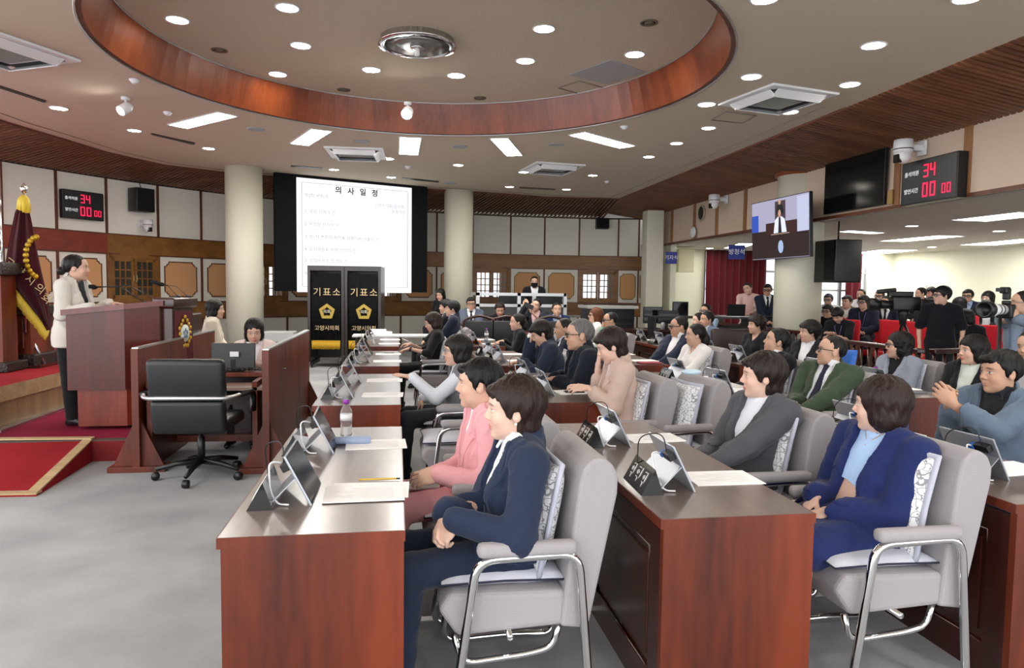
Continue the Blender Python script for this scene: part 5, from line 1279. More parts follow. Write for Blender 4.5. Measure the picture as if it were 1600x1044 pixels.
# television camera on a tripod
p = atD(1412, 475, 9.6); root = empty('television_camera', p, label='black broadcast camera with long lens on a tripod before the red seats', cat='camera')
M = Matrix.Rotation(math.radians(170), 4, 'Z') @ Matrix.Scale(1.0, 4)   # lens points left
b = MB(); b.box((-.2, -.07, -.09), (.17, .07, .10), M=M, bev=.02); b.build('body', BLACK, root)
b = MB(); b.tube([M @ Vector((.15, 0, -.01)), M @ Vector((.36, 0, -.01))], .06, 16); b.tube([M @ Vector((.34, 0, -.01)), M @ Vector((.46, 0, -.01))], .085, 16); b.build('lens', BLACK, root)
b = MB(); b.box((-.12, -.03, .10), (.22, .03, .17), M=M, bev=.012); b.tube([M @ Vector((.12, .0, .19)), M @ Vector((.36, .0, .16))], .03, 10); b.build('handle_and_microphone', plain('cam_dark', '1c1d20', .5), root)
b = MB(); b.box((-.38, -.06, -.10), (-.2, .06, .07), M=M, bev=.015); b.build('battery', BLACK, root)
b = MB(); b.box((-.385, -.02, -.02), (-.38, .05, .04), M=M); b.build('violet_display', emit('violet_lcd', '6a62c8', .9), root)
b = MB(); b.box((.0, -.078, .0), (.08, -.07, .05), M=M); b.build('side_label', WHITE, root)
b = MB(); b.tube([M @ Vector((-.3, 0, .07)), M @ Vector((-.3, 0, .26))], .004); b.build('antenna', BLACK, root)
tp = Vector((p[0], p[1], p[2] - .13)); root = empty('tripod', tp, label='black tripod carrying the broadcast camera', cat='tripod')
b = MB(); b.lathe([(.07, .04), (.075, .0), (.05, -.08), (.04, -.16)], 16); b.build('head', BLACK, root)
for k in range(3):
    an = math.radians(80 + 120 * k); b = MB(); b.tube([(0, 0, -.1), (.42 * math.cos(an), .42 * math.sin(an), -tp.z + .12)], .018, 8); b.tube([(.02, 0, -.1), (.3 * math.cos(an + .05), .3 * math.sin(an + .05), -tp.z * .7)], .012, 6); b.build('leg', BLACK, root)
b = MB(); b.tube([(0, 0, 0), (.2, -.25, -.08)], .01); b.build('pan_handle', BLACK, root)
# ================================================================== PEOPLE: distance fields turned into smooth surfaces
f32 = np.float32
def snet(F, lo, h):
    S = F < 0; nx, ny, nz = F.shape
    co = [(i, j, k) for i in (0, 1) for j in (0, 1) for k in (0, 1)]
    cnt = np.zeros((nx - 1, ny - 1, nz - 1), np.int8)
    for i, j, k in co: cnt += S[i:nx - 1 + i, j:ny - 1 + j, k:nz - 1 + k]
    act = (cnt > 0) & (cnt < 8)
    if not act.any(): return None, None
    idx = -np.ones(act.shape, np.int64); ii = np.argwhere(act); idx[act] = np.arange(len(ii))
    V = {c: F[c[0]:nx - 1 + c[0], c[1]:ny - 1 + c[1], c[2]:nz - 1 + c[2]][act] for c in co}
    acc = np.zeros((len(ii), 3)); wt = np.zeros(len(ii))
    for c in co:
        for ax in range(3):
            if c[ax] == 0:
                d = list(c); d[ax] = 1; d = tuple(d); va, vb = V[c], V[d]; m_ = (va < 0) != (vb < 0)
                t = np.where(m_, va / np.where(m_, va - vb, 1), 0)
                p = np.zeros((len(ii), 3)); p[:] = c; p[:, ax] += t
                acc += p * m_[:, None]; wt += m_
    P = np.array(lo) + h * (ii + acc / wt[:, None])
    Q = []
    def quads(S0, S1, cells):
        e = np.argwhere(S0 != S1)
        return e, S0[tuple(e.T)] if len(e) else None
    A = S[:-1, 1:-1, 1:-1]; B = S[1:, 1:-1, 1:-1]; e, s = quads(A, B, 0)
    if len(e):
        i, j, k = e[:, 0], e[:, 1] + 1, e[:, 2] + 1; q = np.stack([idx[i, j - 1, k - 1], idx[i, j, k - 1], idx[i, j, k], idx[i, j - 1, k]], 1); q[~s] = q[~s][:, ::-1]; Q.append(q)
    A = S[1:-1, :-1, 1:-1]; B = S[1:-1, 1:, 1:-1]; e, s = quads(A, B, 0)
    if len(e):
        i, j, k = e[:, 0] + 1, e[:, 1], e[:, 2] + 1; q = np.stack([idx[i - 1, j, k - 1], idx[i - 1, j, k], idx[i, j, k], idx[i, j, k - 1]], 1); q[~s] = q[~s][:, ::-1]; Q.append(q)
    A = S[1:-1, 1:-1, :-1]; B = S[1:-1, 1:-1, 1:]; e, s = quads(A, B, 0)
    if len(e):
        i, j, k = e[:, 0] + 1, e[:, 1] + 1, e[:, 2]; q = np.stack([idx[i - 1, j - 1, k], idx[i, j - 1, k], idx[i, j, k], idx[i - 1, j, k]], 1); q[~s] = q[~s][:, ::-1]; Q.append(q)
    Q = np.concatenate(Q); Q = Q[(Q >= 0).all(1)]
    return P, Q
def field_mesh(fn, lo, hi, h):
    """evaluates the field coarsely, then finely near the surface only"""
    lo = np.array(lo, float) - 2 * h; hi = np.array(hi, float) + 2 * h; k = 4
    n = np.ceil((hi - lo) / (h * k)).astype(int) + 1
    ax = [lo[a] + h * k * (np.arange(n[a]) + .375) for a in range(3)]
    G = np.stack(np.meshgrid(*ax, indexing='ij'), -1).reshape(-1, 3).astype(f32)
    C = fn(G).reshape(n)
    F = np.repeat(np.repeat(np.repeat(C, k, 0), k, 1), k, 2).astype(f32)
    near = np.abs(C) < h * k * 1.6
    near = np.repeat(np.repeat(np.repeat(near, k, 0), k, 1), k, 2)
    ii = np.argwhere(near)
    if len(ii) == 0: return None, None
    F[near] = fn((lo + h * ii).astype(f32))
    return snet(F, lo, h)
def np_mesh(name, V, Q, col=None):
    me = bpy.data.meshes.new(name); n, m_ = len(V), len(Q)
    me.vertices.add(n); me.vertices.foreach_set('co', np.asarray(V, f32).ravel())
    me.loops.add(m_ * 4); me.loops.foreach_set('vertex_index', np.asarray(Q, np.int32).ravel())
    me.polygons.add(m_); me.polygons.foreach_set('loop_start', np.arange(0, 4 * m_, 4, dtype=np.int32)); me.polygons.foreach_set('loop_total', np.full(m_, 4, np.int32))
    me.polygons.foreach_set('use_smooth', np.ones(m_, bool)); me.update(); me.validate()
    if col is not None:
        a = me.color_attributes.new('Col', 'FLOAT_COLOR', 'POINT'); c = np.ones((n, 4), f32); c[:, :3] = col; a.data.foreach_set('color', c.ravel())
    return me
def nrm(v): v = np.array(v, float); return v / (np.linalg.norm(v) + 1e-9)
def cone(P, a, b, ra, rb):
    a = np.array(a, f32); b = np.array(b, f32); ab = b - a; L2 = float(ab @ ab) + 1e-9
    t = np.clip(((P - a) @ ab) / L2, 0, 1); d = P - a - t[:, None] * ab
    return np.sqrt((d * d).sum(1)) - (ra + (rb - ra) * t)
def ell(P, c, r):
    q = (P - np.array(c, f32)) / np.array(r, f32); k = np.sqrt((q * q).sum(1)) + 1e-6
    q2 = q / np.array(r, f32); k2 = np.sqrt((q2 * q2).sum(1)) + 1e-6
    return k * (k - 1) / k2
def smin(a, b, k): h = np.clip(.5 + .5 * (b - a) / k, 0, 1); return b * (1 - h) + a * h - k * h * (1 - h)
def smax(a, b, k): return -smin(-a, -b, k)

def head_field(q, fem, wide=1.0):
    d = ell(q, (0, -.018, .030), (.074 * wide, .092, .085))
    d = smin(d, ell(q, (0, .022, -.02), (.062 * wide, .066, .085)), .03)
    d = smin(d, ell(q, (0, .022, -.066), ((.048 if fem else .055) * wide, .052, .043)), .03)
    d = smin(d, ell(q, (0, .060, -.098), (.020, .022, .017)), .022)
    d = smin(d, ell(q, (0, .033, .042), (.060 * wide, .052, .052)), .03)
    ax = q.copy(); ax[:, 0] = np.abs(ax[:, 0])
    d = smin(d, ell(ax, (.038, .056, -.032), (.022, .022, .022)), .02)
    d = smin(d, cone(ax, (.012, .078, .024), (.042, .066, .022), .009, .008), .014)
    d = smax(d, -ell(ax, (.031, .094, .004), (.019, .014, .009)), .014)
    d = smin(d, ell(ax, (.031, .071, .001), (.016, .0135, .011)), .005)
    d = smin(d, cone(q, (0, .082, .012), (0, .100, -.026), .006, .010), .011)
    d = smin(d, ell(ax, (.0115, .090, -.032), (.008, .010, .0075)), .006)
    d = smin(d, ell(q, (0, .080, -.0575), (.024, .0125, .0062)), .005)
    d = smin(d, ell(q, (0, .079, -.068), (.020, .0125, .0068)), .005)
    d = smax(d, -ell(q, (0, .095, -.0625), (.022, .007, .0013)), .003)
    e = ell(ax, (.077 * wide, -.012, -.006), (.009, .019, .031)); e = smax(e, -ell(ax, (.088 * wide, -.006, -.004), (.007, .010, .017)), .004)
    return smin(d, e, .006)
def face_colour(q, h, skin, lip, brow, fem, age=0.0):
    n = len(q); c = np.tile(np.array(skin, f32), (n, 1)); ax = np.abs(q[:, 0]); y, z = q[:, 1], q[:, 2]
    def mixin(m_, col): m_ = np.clip(m_, 0, 1)[:, None]; c[:] = c * (1 - m_) + np.array(col, f32) * m_
    e = lambda v, s: 1 / (1 + np.exp(np.clip(v / s, -30, 30)))
    s = max(h * .35, .0012); w_ = max(0.0, h * .35)
    front = e(.045 - y, .006)
    cheek = np.exp(-((ax - .042) ** 2 + (z + .03) ** 2) / .0006) * front * .35
    mixin(cheek, (skin[0] * 1.02, skin[1] * .78, skin[2] * .76))
    lipd = np.sqrt((ax / .0235) ** 2 + ((z + .063) / (.0115 + w_ * .6)) ** 2) - 1
    mixin(e(lipd * .012, s) * front * (.9 if fem else .55), lip)
    br = np.sqrt(((ax - .032) / .019) ** 2 + ((z - .0245 + (ax - .032) * .15) / (.0035 + w_ * .7)) ** 2) - 1
    mixin(e(br * .006, s * .8) * front * (.75 if fem else .9), brow)
    ey = np.sqrt(((ax - .031) / .0140) ** 2 + ((z - .002) / (.0042 + w_ * .3)) ** 2) - 1
    mixin(e(ey * .005, s * .6) * front, (.62, .60, .58))
    ir = np.sqrt(((ax - .031) / (.0062 + w_ * .3)) ** 2 + ((z - .002) / (.0050 + w_ * .3)) ** 2) - 1
    mixin(e(ir * .004, s * .5) * front, (.02, .015, .012))
    lid = np.sqrt(((ax - .031) / .0155) ** 2 + ((z - .0070) / (.0016 + w_ * .3)) ** 2) - 1
    mixin(e(lid * .003, s * .5) * front * .85, (.03, .02, .018))
    return c
def hair_field(q, style, vol=0.0):
    x, y, z = q[:, 0], q[:, 1], q[:, 2]; ax = np.abs(x)
    t = {'short': .009, 'side': .012, 'crop': .004, 'pixie': .018, 'bob': .020, 'long': .014, 'bun': .008, 'curly': .026, 'pulled': .008, 'wavy': .018, 'balding': .003, 'bowl': .016}[style] + vol
    d = ell(q, (0, -.020, .034), (.078 + t, .096 + t, .088 + t))
    H = {'short': ((-.13, -.070), (-.09, -.068), (-.05, -.040), (-.035, .012), (-.01, .024), (.008, -.012), (.02, -.012), (.026, .022), (.045, .050), (.07, .066), (.12, .074)),
         'side': ((-.13, -.075), (-.09, -.072), (-.05, -.050), (-.035, .008), (-.01, .018), (.008, -.022), (.022, -.018), (.028, .018), (.045, .036), (.07, .052), (.12, .058)),
         'bowl': ((-.13, -.075), (-.09, -.072), (-.05, -.050), (-.035, .002), (-.01, .010), (.008, -.020), (.028, -.016), (.034, .012), (.05, .026), (.07, .034), (.12, .034)),
         'crop': ((-.13, -.050), (-.09, -.050), (-.05, -.030), (-.035, .015), (-.01, .028), (.008, -.002), (.02, .0), (.026, .030), (.045, .060), (.07, .078), (.12, .085)),
         'balding': ((-.13, -.060), (-.09, -.058), (-.05, -.035), (-.035, .012), (-.01, .024), (.008, -.005), (.02, .02), (.03, .085), (.045, .10), (.07, .12), (.12, .13)),
         'pixie': ((-.14, -.108), (-.09, -.105), (-.055, -.085), (-.04, -.040), (-.018, .0), (.0, .004), (.012, -.03), (.026, -.022), (.036, .008), (.055, .036), (.08, .050), (.12, .056)),
         'bun': ((-.13, -.060), (-.09, -.060), (-.05, -.035), (-.03, -.004), (-.01, .008), (.008, .0), (.024, -.005), (.034, .014), (.055, .034), (.08, .040), (.12, .040)),
         'pulled': ((-.13, -.10), (-.09, -.10), (-.05, -.06), (-.03, -.01), (-.01, .01), (.008, .0), (.02, .006), (.03, .03), (.05, .055), (.08, .07), (.12, .075)),
         'curly': ((-.14, -.090), (-.09, -.088), (-.055, -.070), (-.04, -.045), (-.015, -.010), (.005, -.022), (.026, -.018), (.036, .012), (.055, .036), (.08, .044), (.12, .046))}
    cut = None
    if style in H:
        t_ = H[style]; hz = np.interp(y, [a for a, _ in t_], [b for _, b in t_]).astype(f32); cut = (hz + .004 * np.sin(y * 190 + x * 120).astype(f32) - z) * .75
        d = smax(d, cut, .008)
        if style in ('pixie', 'side', 'bowl', 'curly'): d = smin(d, smax(ell(q, (.012, .066, .072), (.058, .036, .026)), -(z - .040), .006), .012)
        if style == 'bun': d = smin(d, ell(q, (0, -.128, -.030), (.045, .040, .040)), .012)
        if style == 'pixie': d = smin(d, smax(ell(q, (0, -.05, -.055), (.070, .062, .062)), (y + .005), .01), .02)
        if style == 'pulled': d = smin(d, ell(q, (0, -.115, -.05), (.05, .05, .075)), .02)
    else:
        low = {'bob': -.112, 'long': -.30, 'wavy': -.30}[style]
        body = smin(d, ell(q, (0, -.028, -.045), (.094, .088, .082)), .02)
        if style != 'bob': body = smin(body, ell(q, (0, -.050, -.17), (.105, .062, .15)), .03)
        part = np.interp(y, [-.2, .030, .040, .055, .075, .12], [low, low, -.060, .010, .044, .058]).astype(f32)
        if style == 'bob': part = np.interp(y, [-.2, -.01, .026, .040, .055, .075, .12], [low, low, -.075, -.035, .010, .040, .048]).astype(f32)
        d = smax(body, (part - z) * .7, .010)
        ins = ell(q, (0, .055, -.06), (.060, .075, .105)); d = smax(d, -ins, .010)        # open in front of the face and throat
        neck = np.sqrt(x * x + (y - .0) ** 2) - .050; d = smax(d, -np.where(z < -.09, neck, 1).astype(f32), .006)
    d = d + (.0028 * np.sin(np.arctan2(x, y + .02) * 11 + 2.2 * np.sin(z * 24)) * np.cos(z * 16)).astype(f32)
    st = np.sin(x * 210 + 3 * np.sin(z * 26)) * np.sin(y * 170 + 2.5 * np.sin(z * 22 + x * 30))
    amp = .0020
    if style in ('curly', 'wavy'): st = np.sin(x * 150 + 2 * np.sin(z * 60)) * np.sin(y * 140) * np.sin(z * 130 + 2 * np.sin(y * 50)); amp = .006
    return d + amp * st.astype(f32)

_hands = {}
def hand_template(curl, h, spread=0.0):
    k = (round(curl, 2), round(h, 4), spread)
    if k in _hands: return _hands[k]
    segs = []
    xs = (.031, .0105, -.0105, -.030); ys = (.082, .088, .084, .074); ls = (.066, .073, .068, .053)
    for i in range(4):
        a = np.array([xs[i], ys[i], 0.0]); ang = 0.0; side = (1.5 - i) * (.05 + spread)
        for j, (fr, ca) in enumerate(((.45, .55), (.3, 1.0), (.25, .75))):
            ang += curl * ca * (1 + .12 * (i - 1)); L_ = ls[i] * fr
            b_ = a + np.array([math.sin(side) * math.cos(ang), math.cos(side) * math.cos(ang), -math.sin(ang)]) * L_
            segs.append((a, b_, .0088 - .0009 * j, .0084 - .0011 * j)); a = b_
    th = [np.array([.024, .022, -.004]), np.array([.047, .052, -.012 - .01 * curl]), np.array([.053 - .012 * curl, .080, -.018 - .014 * curl]), np.array([.050 - .02 * curl, .100, -.022 - .02 * curl])]
    def fn(P):
        d = ell(P, (0, .045, 0), (.040, .054, .0145)); d = smin(d, cone(P, (0, -.012, 0), (0, .02, 0), .022, .024), .015)
        for a, b_, ra, rb in segs: d = smin(d, cone(P, a, b_, ra, rb), .005)
        for j in range(3): d = smin(d, cone(P, th[j], th[j + 1], .0115 - .001 * j, .0105 - .0012 * j), .008)
        return d
    V, Q = field_mesh(fn, (-.06, -.07, -.10), (.085, .18, .04), h)
    _hands[k] = (V, Q); return V, Q

SKINMAT = None
def skin_mat():
    global SKINMAT
    if SKINMAT: return SKINMAT
    m_, nt, b = newmat('skin'); a = nt.nodes.new('ShaderNodeAttribute'); a.attribute_name = 'Col'
    nt.links.new(a.outputs['Color'], b.inputs['Base Color']); b.inputs['Roughness'].default_value = .48; b.inputs['Specular IOR Level'].default_value = .4
    b.inputs['Subsurface Weight'].default_value = .0
    SKINMAT = m_; return m_
def hair_mat(col):
    key = 'hair_' + col
    if key in _M: return _M[key]
    c = hexc(col); m_, nt, b = newmat(key); N = nt.nodes; L = nt.links
    tc = N.new('ShaderNodeTexCoord'); mp = N.new('ShaderNodeMapping'); mp.inputs['Scale'].default_value = (1, 1, .12)
    n = N.new('ShaderNodeTexNoise'); n.inputs['Scale'].default_value = 150; n.inputs['Detail'].default_value = 3
    L.new(tc.outputs['Object'], mp.inputs['Vector']); L.new(mp.outputs['Vector'], n.inputs['Vector'])
    mx = N.new('ShaderNodeMix'); mx.data_type = 'RGBA'; mx.inputs['A'].default_value = (*[k * .15 for k in c], 1); mx.inputs['B'].default_value = (*[k * 1.35 for k in c], 1)
    L.new(n.outputs['Fac'], mx.inputs['Factor']); L.new(mx.outputs['Result'], b.inputs['Base Color'])
    bp = N.new('ShaderNodeBump'); bp.inputs['Strength'].default_value = .8; bp.inputs['Distance'].default_value = .006; L.new(n.outputs['Fac'], bp.inputs['Height']); L.new(bp.outputs['Normal'], b.inputs['Normal'])
    b.inputs['Roughness'].default_value = .45; b.inputs['Specular IOR Level'].default_value = .28
    _M[key] = m_; return m_

def ik(S, T, l1, l2, hint):
    S = np.array(S, float); T = np.array(T, float); d = T - S; D = np.linalg.norm(d); D2 = min(max(D, abs(l1 - l2) + .02), (l1 + l2) * .995)
    u = d / (D + 1e-9); T = S + u * D2
    x = (l1 * l1 - l2 * l2 + D2 * D2) / (2 * D2); hh = math.sqrt(max(l1 * l1 - x * x, 0))
    hint = np.array(hint, float); p = hint - u * (hint @ u); p = nrm(p)
    return S + u * x + p * hh, T

SKINS = {'fair': (.60, .37, .275), 'pale': (.66, .43, .34), 'warm': (.55, .33, .23), 'tan': (.48, .275, .185)}
NPEOPLE = [0]
def person(label, head, hr=90, ba=85, pitch=0, roll=0, fem=False, hair='short', haircol='15110f', vol=0.0, skin='fair', top='jacket', col='1c2433', shirt='e8e8ea', tie=None,
           vneck=None, pants='1a1c24', skirt=False, lean=.08, leanside=0.0, sit=True, floor=0.0, hands=('lap', 'lap'), glasses=None, mask=False, w=1.0, wide=1.0, hs=1.0,
           curl=.5, hipz=None, sleeve=1.0, legs=True, pin=False, lanyard=False, collar=False, earring=False, feet=None, group=None, dist=None, necklace=False, hemu=None, watch=None):
    px, py, Y = head
    Hc = atD(px, py, dist) if dist else atY(px, py, Y)
    dep = depth(Hc); bear = math.degrees(math.atan2(Hc[0], Hc[1]))
    def axes(az): a = math.radians(az); return np.array([-math.sin(a), math.cos(a), 0]), np.array([math.cos(a), math.sin(a), 0])
    F, R = axes(ba); U = np.array([0, 0, 1.0]); hf, hR = axes(hr - bear)
    pr = math.radians(pitch); hF = hf * math.cos(pr) + U * math.sin(pr); hU = np.cross(hR, hF)
    if roll: rr = math.radians(roll); hR, hU = hR * math.cos(rr) + hU * math.sin(rr), -hR * math.sin(rr) + hU * math.cos(rr)
    s = .96 * w ** .2 if fem else 1.0 * w ** .2
    lean = lean - (.12 if group == 'members seated at the desks' else 0)
    N = Hc - hF * .012 - hU * .070 - U * .052 - F * .022            # base of the neck
    hz = hipz if hipz is not None else (floor + (.53 if sit else .90 * s))
    P0 = np.array([N[0], N[1], 0]) - F * lean - R * leanside; P0[2] = hz
    Lt = np.linalg.norm(N - P0); u = (N - P0) / Lt; fr = nrm(F - u * (F @ u)); rt = np.cross(fr, u); rt = nrm(rt)
    if rt @ R < 0: rt = -rt
    hc = min(max(dep * 2.1 / FPX, .0065), .020); hh = min(max(dep * 1.15 / FPX, .0030), .0095)
    B = np.stack([rt, fr, u], 1).astype(f32); N32 = N.astype(f32)
    shw = (.150 if fem else .172) * w; SL = N - rt * shw - u * .052; SR = N + rt * shw - u * .052
    ls = [-.02, -.10, -.20, -.32, -Lt, -Lt - .12]
    hw = np.array([.085, .142, .150 if fem else .162, .138 if fem else .152, .168, .172]) * w
    hd = np.array([.070, .098, .112, .108, .122, .118]) * (w ** 1.2)
    def torso(P, off=0.0):
        q = (P - N32) @ B; x, y, z = q[:, 0], q[:, 1], q[:, 2]
        a = np.interp(z, ls[::-1], hw[::-1]).astype(f32) + off; b_ = np.interp(z, ls[::-1], hd[::-1]).astype(f32) + off
        k = np.sqrt((x / a) ** 2 + ((y + .005) / b_) ** 2); d = (k - 1) * np.minimum(a, b_)
        d = smax(d, z - (.0 + off), .05)
        if fem:
            for sx in (-.062, .062): d = smin(d, ell(q, (sx * w, .068 * w, -.20), (.058, .048 + off, .060)), .03)
        if w > 1.1: d = smin(d, ell(q, (0, .05, -.33), (.13 * w, .10 * w + off, .13)), .05)
        d = smin(d, cone(P, N - rt * .035 - u * .008, SL, .050 + off, .058 + off), .045)
        return smin(d, cone(P, N + rt * .035 - u * .008, SR, .050 + off, .058 + off), .045)
    # arms
    lu, lf = .275 * s, .245 * s; arms = []
    for si, (S, mode) in enumerate(((SL, hands[0]), (SR, hands[1]))):
        sg = -1 if si == 0 else 1; c_ = curl; hint = R * sg * .5 - U * .8 - F * .25; fd = None; up = None
        if isinstance(mode, dict):
            if 'px' in mode: T = atY(*mode['px'])
            elif 'off' in mode: T = Hc + F * mode['off'][0] + R * mode['off'][1] + U * mode['off'][2]
            else: T = np.array(mode['at'], float)
            fd = mode.get('dir'); up = mode.get('up'); c_ = mode.get('curl', curl)
            if 'hint' in mode: hint = np.array(mode['hint'], float)
        elif mode == 'lap': T = P0 + F * .27 + R * sg * .045 + U * .13; fd = F * .5 - R * sg * .8 - U * .2; up = U * .8 + F * .4
        elif mode == 'knee': T = P0 + F * .36 + R * sg * .10 + U * .11; fd = F - U * .35; up = U
        elif mode == 'desk': T = np.array([P0[0], P0[1], floor + .775]) + F * .45 + R * sg * .07; fd = F * .8 - R * sg * .6; up = U
        elif mode == 'side': T = S - U * .50 + F * .05 + R * sg * .06; fd = -U + F * .1; up = R * sg
        elif mode == 'arm': T = P0 + F * .14 + R * sg * .27 + U * .15; fd = F - U * .3; up = U
        E_, T = ik(S, T, lu, lf, hint)
        fa = nrm(T - E_); fd = nrm(fd if fd is not None else fa); up = np.array(up if up is not None else U, float)
        arms.append((np.array(S), E_, T, fd, up, c_, sg))
    wc = {'jacket': (.066, .057, .043), 'coat': (.066, .058, .044), 'shirt': (.056, .048, .037), 'tee': (.050, .048, .04), 'vest': (.056, .050, .038), 'blouse': (.056, .050, .042)}[top]
    wc = [c_ * (w ** .7) * (.94 if fem else 1.0) for c_ in wc]
    def arm_f(P, off=0.0, frac=1.0):
        d = None
        for S, E_, T, *_ in arms:
            if frac >= .999: a = smin(cone(P, S, E_, wc[0] + off, wc[1] + off), cone(P, E_, T, wc[1] * .97 + off, wc[2] + off), .02)
            elif frac > .5: k = (frac - .5) * 2; a = smin(cone(P, S, E_, wc[0] + off, wc[1] + off), cone(P, E_, E_ + (T - E_) * k, wc[1] + off, wc[2] + .008 + off), .02)
            else: a = cone(P, S, S + (E_ - S) * frac * 2, wc[0] + .004 + off, wc[1] + .014 + off)
            d = a if d is None else np.minimum(d, a)
        return d
    NT = Hc - hU * .05 - hF * .02
    def neck(P, off=0.0): return cone(P, N - u * .02 + fr * .005, NT, .050 * (1.12 if w > 1.1 else 1) * (.9 if fem else 1) + off, (.047 if fem else .053) + off)
    # thighs and shins
    kl = .43 * s; legJ = []
    for sg in (-1, 1):
        hp = P0 + R * sg * .085 - U * .01
        if sit:
            kn = hp + F * kl + R * sg * .03 + U * (.0); kn[2] = floor + .50
            an = np.array([kn[0], kn[1], floor + .09]) + F * (.03 if feet is None else feet[0]) + R * (0 if feet is None else sg * feet[1])
        else:
            kn = hp * .5 + np.array([hp[0], hp[1], floor]) * .5 + F * .02; an = np.array([hp[0], hp[1], floor + .09]) + (F * .04 * sg)
        legJ.append((hp, kn, an))
    root = empty('person', (0, 0, 0), label=label, cat='person', group=group); NPEOPLE[0] += 1
    SK = np.array(SKINS[skin]) * (1 + .04 * math.sin(NPEOPLE[0] * 7.3))
    # ---- body: head and neck, hands, a slim trunk joining them
    Hb = np.stack([hR, hF, hU], 1).astype(f32); Hc32 = Hc.astype(f32)
    def hn(P):
        q = ((P - Hc32) @ Hb) / hs
        return smin(head_field(q, fem, wide) * hs, neck(P), .018)
    lo = np.minimum(Hc - .15 * hs, N - .10); hi = Hc + .15 * hs; lo[2] = N[2] - .05
    V, Q = field_mesh(hn, lo, hi, hh)
    q = ((V - Hc) @ Hb) / hs; lipc = (.52, .14, .13) if fem else (SK[0] * .82, SK[1] * .6, SK[2] * .6)
    colr = face_colour(q.astype(f32), hh, SK, lipc, [k * .8 + .01 for k in hexc(haircol)], fem)
    parts = [(V, Q, colr)]
    for S, E_, T, fd, up, c_, sg in arms:
        HV, HQ = hand_template(c_, min(hh * 1.0, .007)); x_ = np.cross(fd, up); x_ = nrm(x_); z_ = np.cross(x_, fd)
        side = -1 if sg > 0 else 1; 
        V2 = HV.copy(); V2[:, 0] *= side * 1.0; Q2 = HQ[:, ::-1] if side < 0 else HQ
        sc = .93 if fem else 1.02
        V2 = (V2 * sc) @ np.stack([x_, fd, z_]) + T + fd * .01
        parts.append((V2, Q2, np.tile(SK * .97, (len(V2), 1))))
    hb = max(hc * 1.7, .014)
    def core(P):
        d = torso(P, -.022); d = smax(d, (-Lt - .05) - ((P - N32) @ B)[:, 2], .02); d = smin(d, neck(P, -.004), .02)
        for S, E_, T, *_ in arms: d = smin(d, np.minimum(cone(P, S, E_, .038, .036), cone(P, E_, T, .035, .025)), .02)
        if legs:
            for hp, kn, an in legJ: d = smin(d, np.minimum(cone(P, hp, kn, .062, .048), cone(P, kn, an, .046, .032)), .02)
        return d
    pts = np.array([N, P0] + [k for a in arms for k in a[:3]] + ([k for l in legJ for k in l] if legs else []))
    V, Q = field_mesh(core, pts.min(0) - .16, pts.max(0) + .08, hb)
    parts.append((V, Q, np.tile(SK * .97, (len(V), 1))))
    o_ = 0; Vs, Qs, Cs = [], [], []
    for V, Q, C_ in parts: Vs.append(V); Qs.append(Q + o_); Cs.append(C_); o_ += len(V)
    link('body', np_mesh('body', np.concatenate(Vs), np.concatenate(Qs), np.concatenate(Cs)), skin_mat(), root)
    def part(name, fn, pp, pad, h, mat, par=root, lab=None):
        pp = np.array(pp); V, Q = field_mesh(fn, pp.min(0) - pad, pp.max(0) + pad, h)
        if V is None or len(Q) < 8: return None
        return link(name, np_mesh(name, V, Q), mat, par, label=lab)
    # ---- hair
    if hair != 'bald':
        part('hair', lambda P: hair_field(((P - Hc32) @ Hb) / hs, hair, vol) * hs, [Hc - hU * (.22 if hair in ('long', 'wavy') else .05), Hc + hU * .02, Hc - hF * .05], .16, max(hh * 1.15, .0036), hair_mat(haircol))
    # ---- garments
    tp = np.array([N, P0, SL, SR] + [k for a in arms for k in (a[1], a[2])])
    hem = hemu if hemu is not None else (-Lt + .0 if sit else -Lt - .14)
    vn = vneck or {'jacket': ((.06, .085), (-.02, .075), (-.27, .004), (-.33, -.03), (-.7, -.03)), 'open': ((.06, .09), (-.02, .08), (-.2, .055), (-Lt, .075), (-.8, .085))}['jacket']
    if vneck == 'open': vn = ((.06, .09), (-.02, .08), (-.2, .055), (-Lt, .075), (-.8, .085))
    if vneck == 'deep': vn = ((.06, .095), (-.02, .085), (-Lt * .85, .01), (-Lt, .0), (-.8, .0))
    vz = [a for a, _ in vn][::-1]; vw = [b_ for _, b_ in vn][::-1]; ph = rng.uniform(0, 6)
    def creases(P, amp):
        q = P @ B
        x_, y_, z_ = q[:, 0], q[:, 1], q[:, 2]
        r1 = 1 - np.abs(np.sin(z_ * 21 + 1.7 * np.sin(x_ * 9 + ph) + y_ * 16)); r2 = 1 - np.abs(np.sin(x_ * 17 + 2.1 * np.sin(z_ * 8 + ph) - y_ * 9)); r3 = 1 - np.abs(np.sin(y_ * 24 + z_ * 15 + 1.5 * np.sin(x_ * 13 + 2 * ph)))
        m1 = .5 + .5 * np.sin(x_ * 11 + ph) * np.sin(z_ * 9 + y_ * 7)
        return (-amp * 1.5 * (r1 ** 4 * m1 + r2 ** 5 * (1 - m1) * .8 + r3 ** 5 * .7) + amp * .35 * np.sin(z_ * 60 + 4 * np.sin(x_ * 14 + ph))).astype(f32)
    def bottom(P, d, c0): q = (P - N32) @ B; return smax(d, c0 - q[:, 2], .012)
    def lap(P, d, off):      # cloth lying over the hips
        for hp, kn, an in legJ: d = smin(d, cone(P, hp, hp + (kn - hp) * (.30 if sit else .12), .088 * w + off, .080 * w + off), .04)
        return d
    mat = fabric(col)
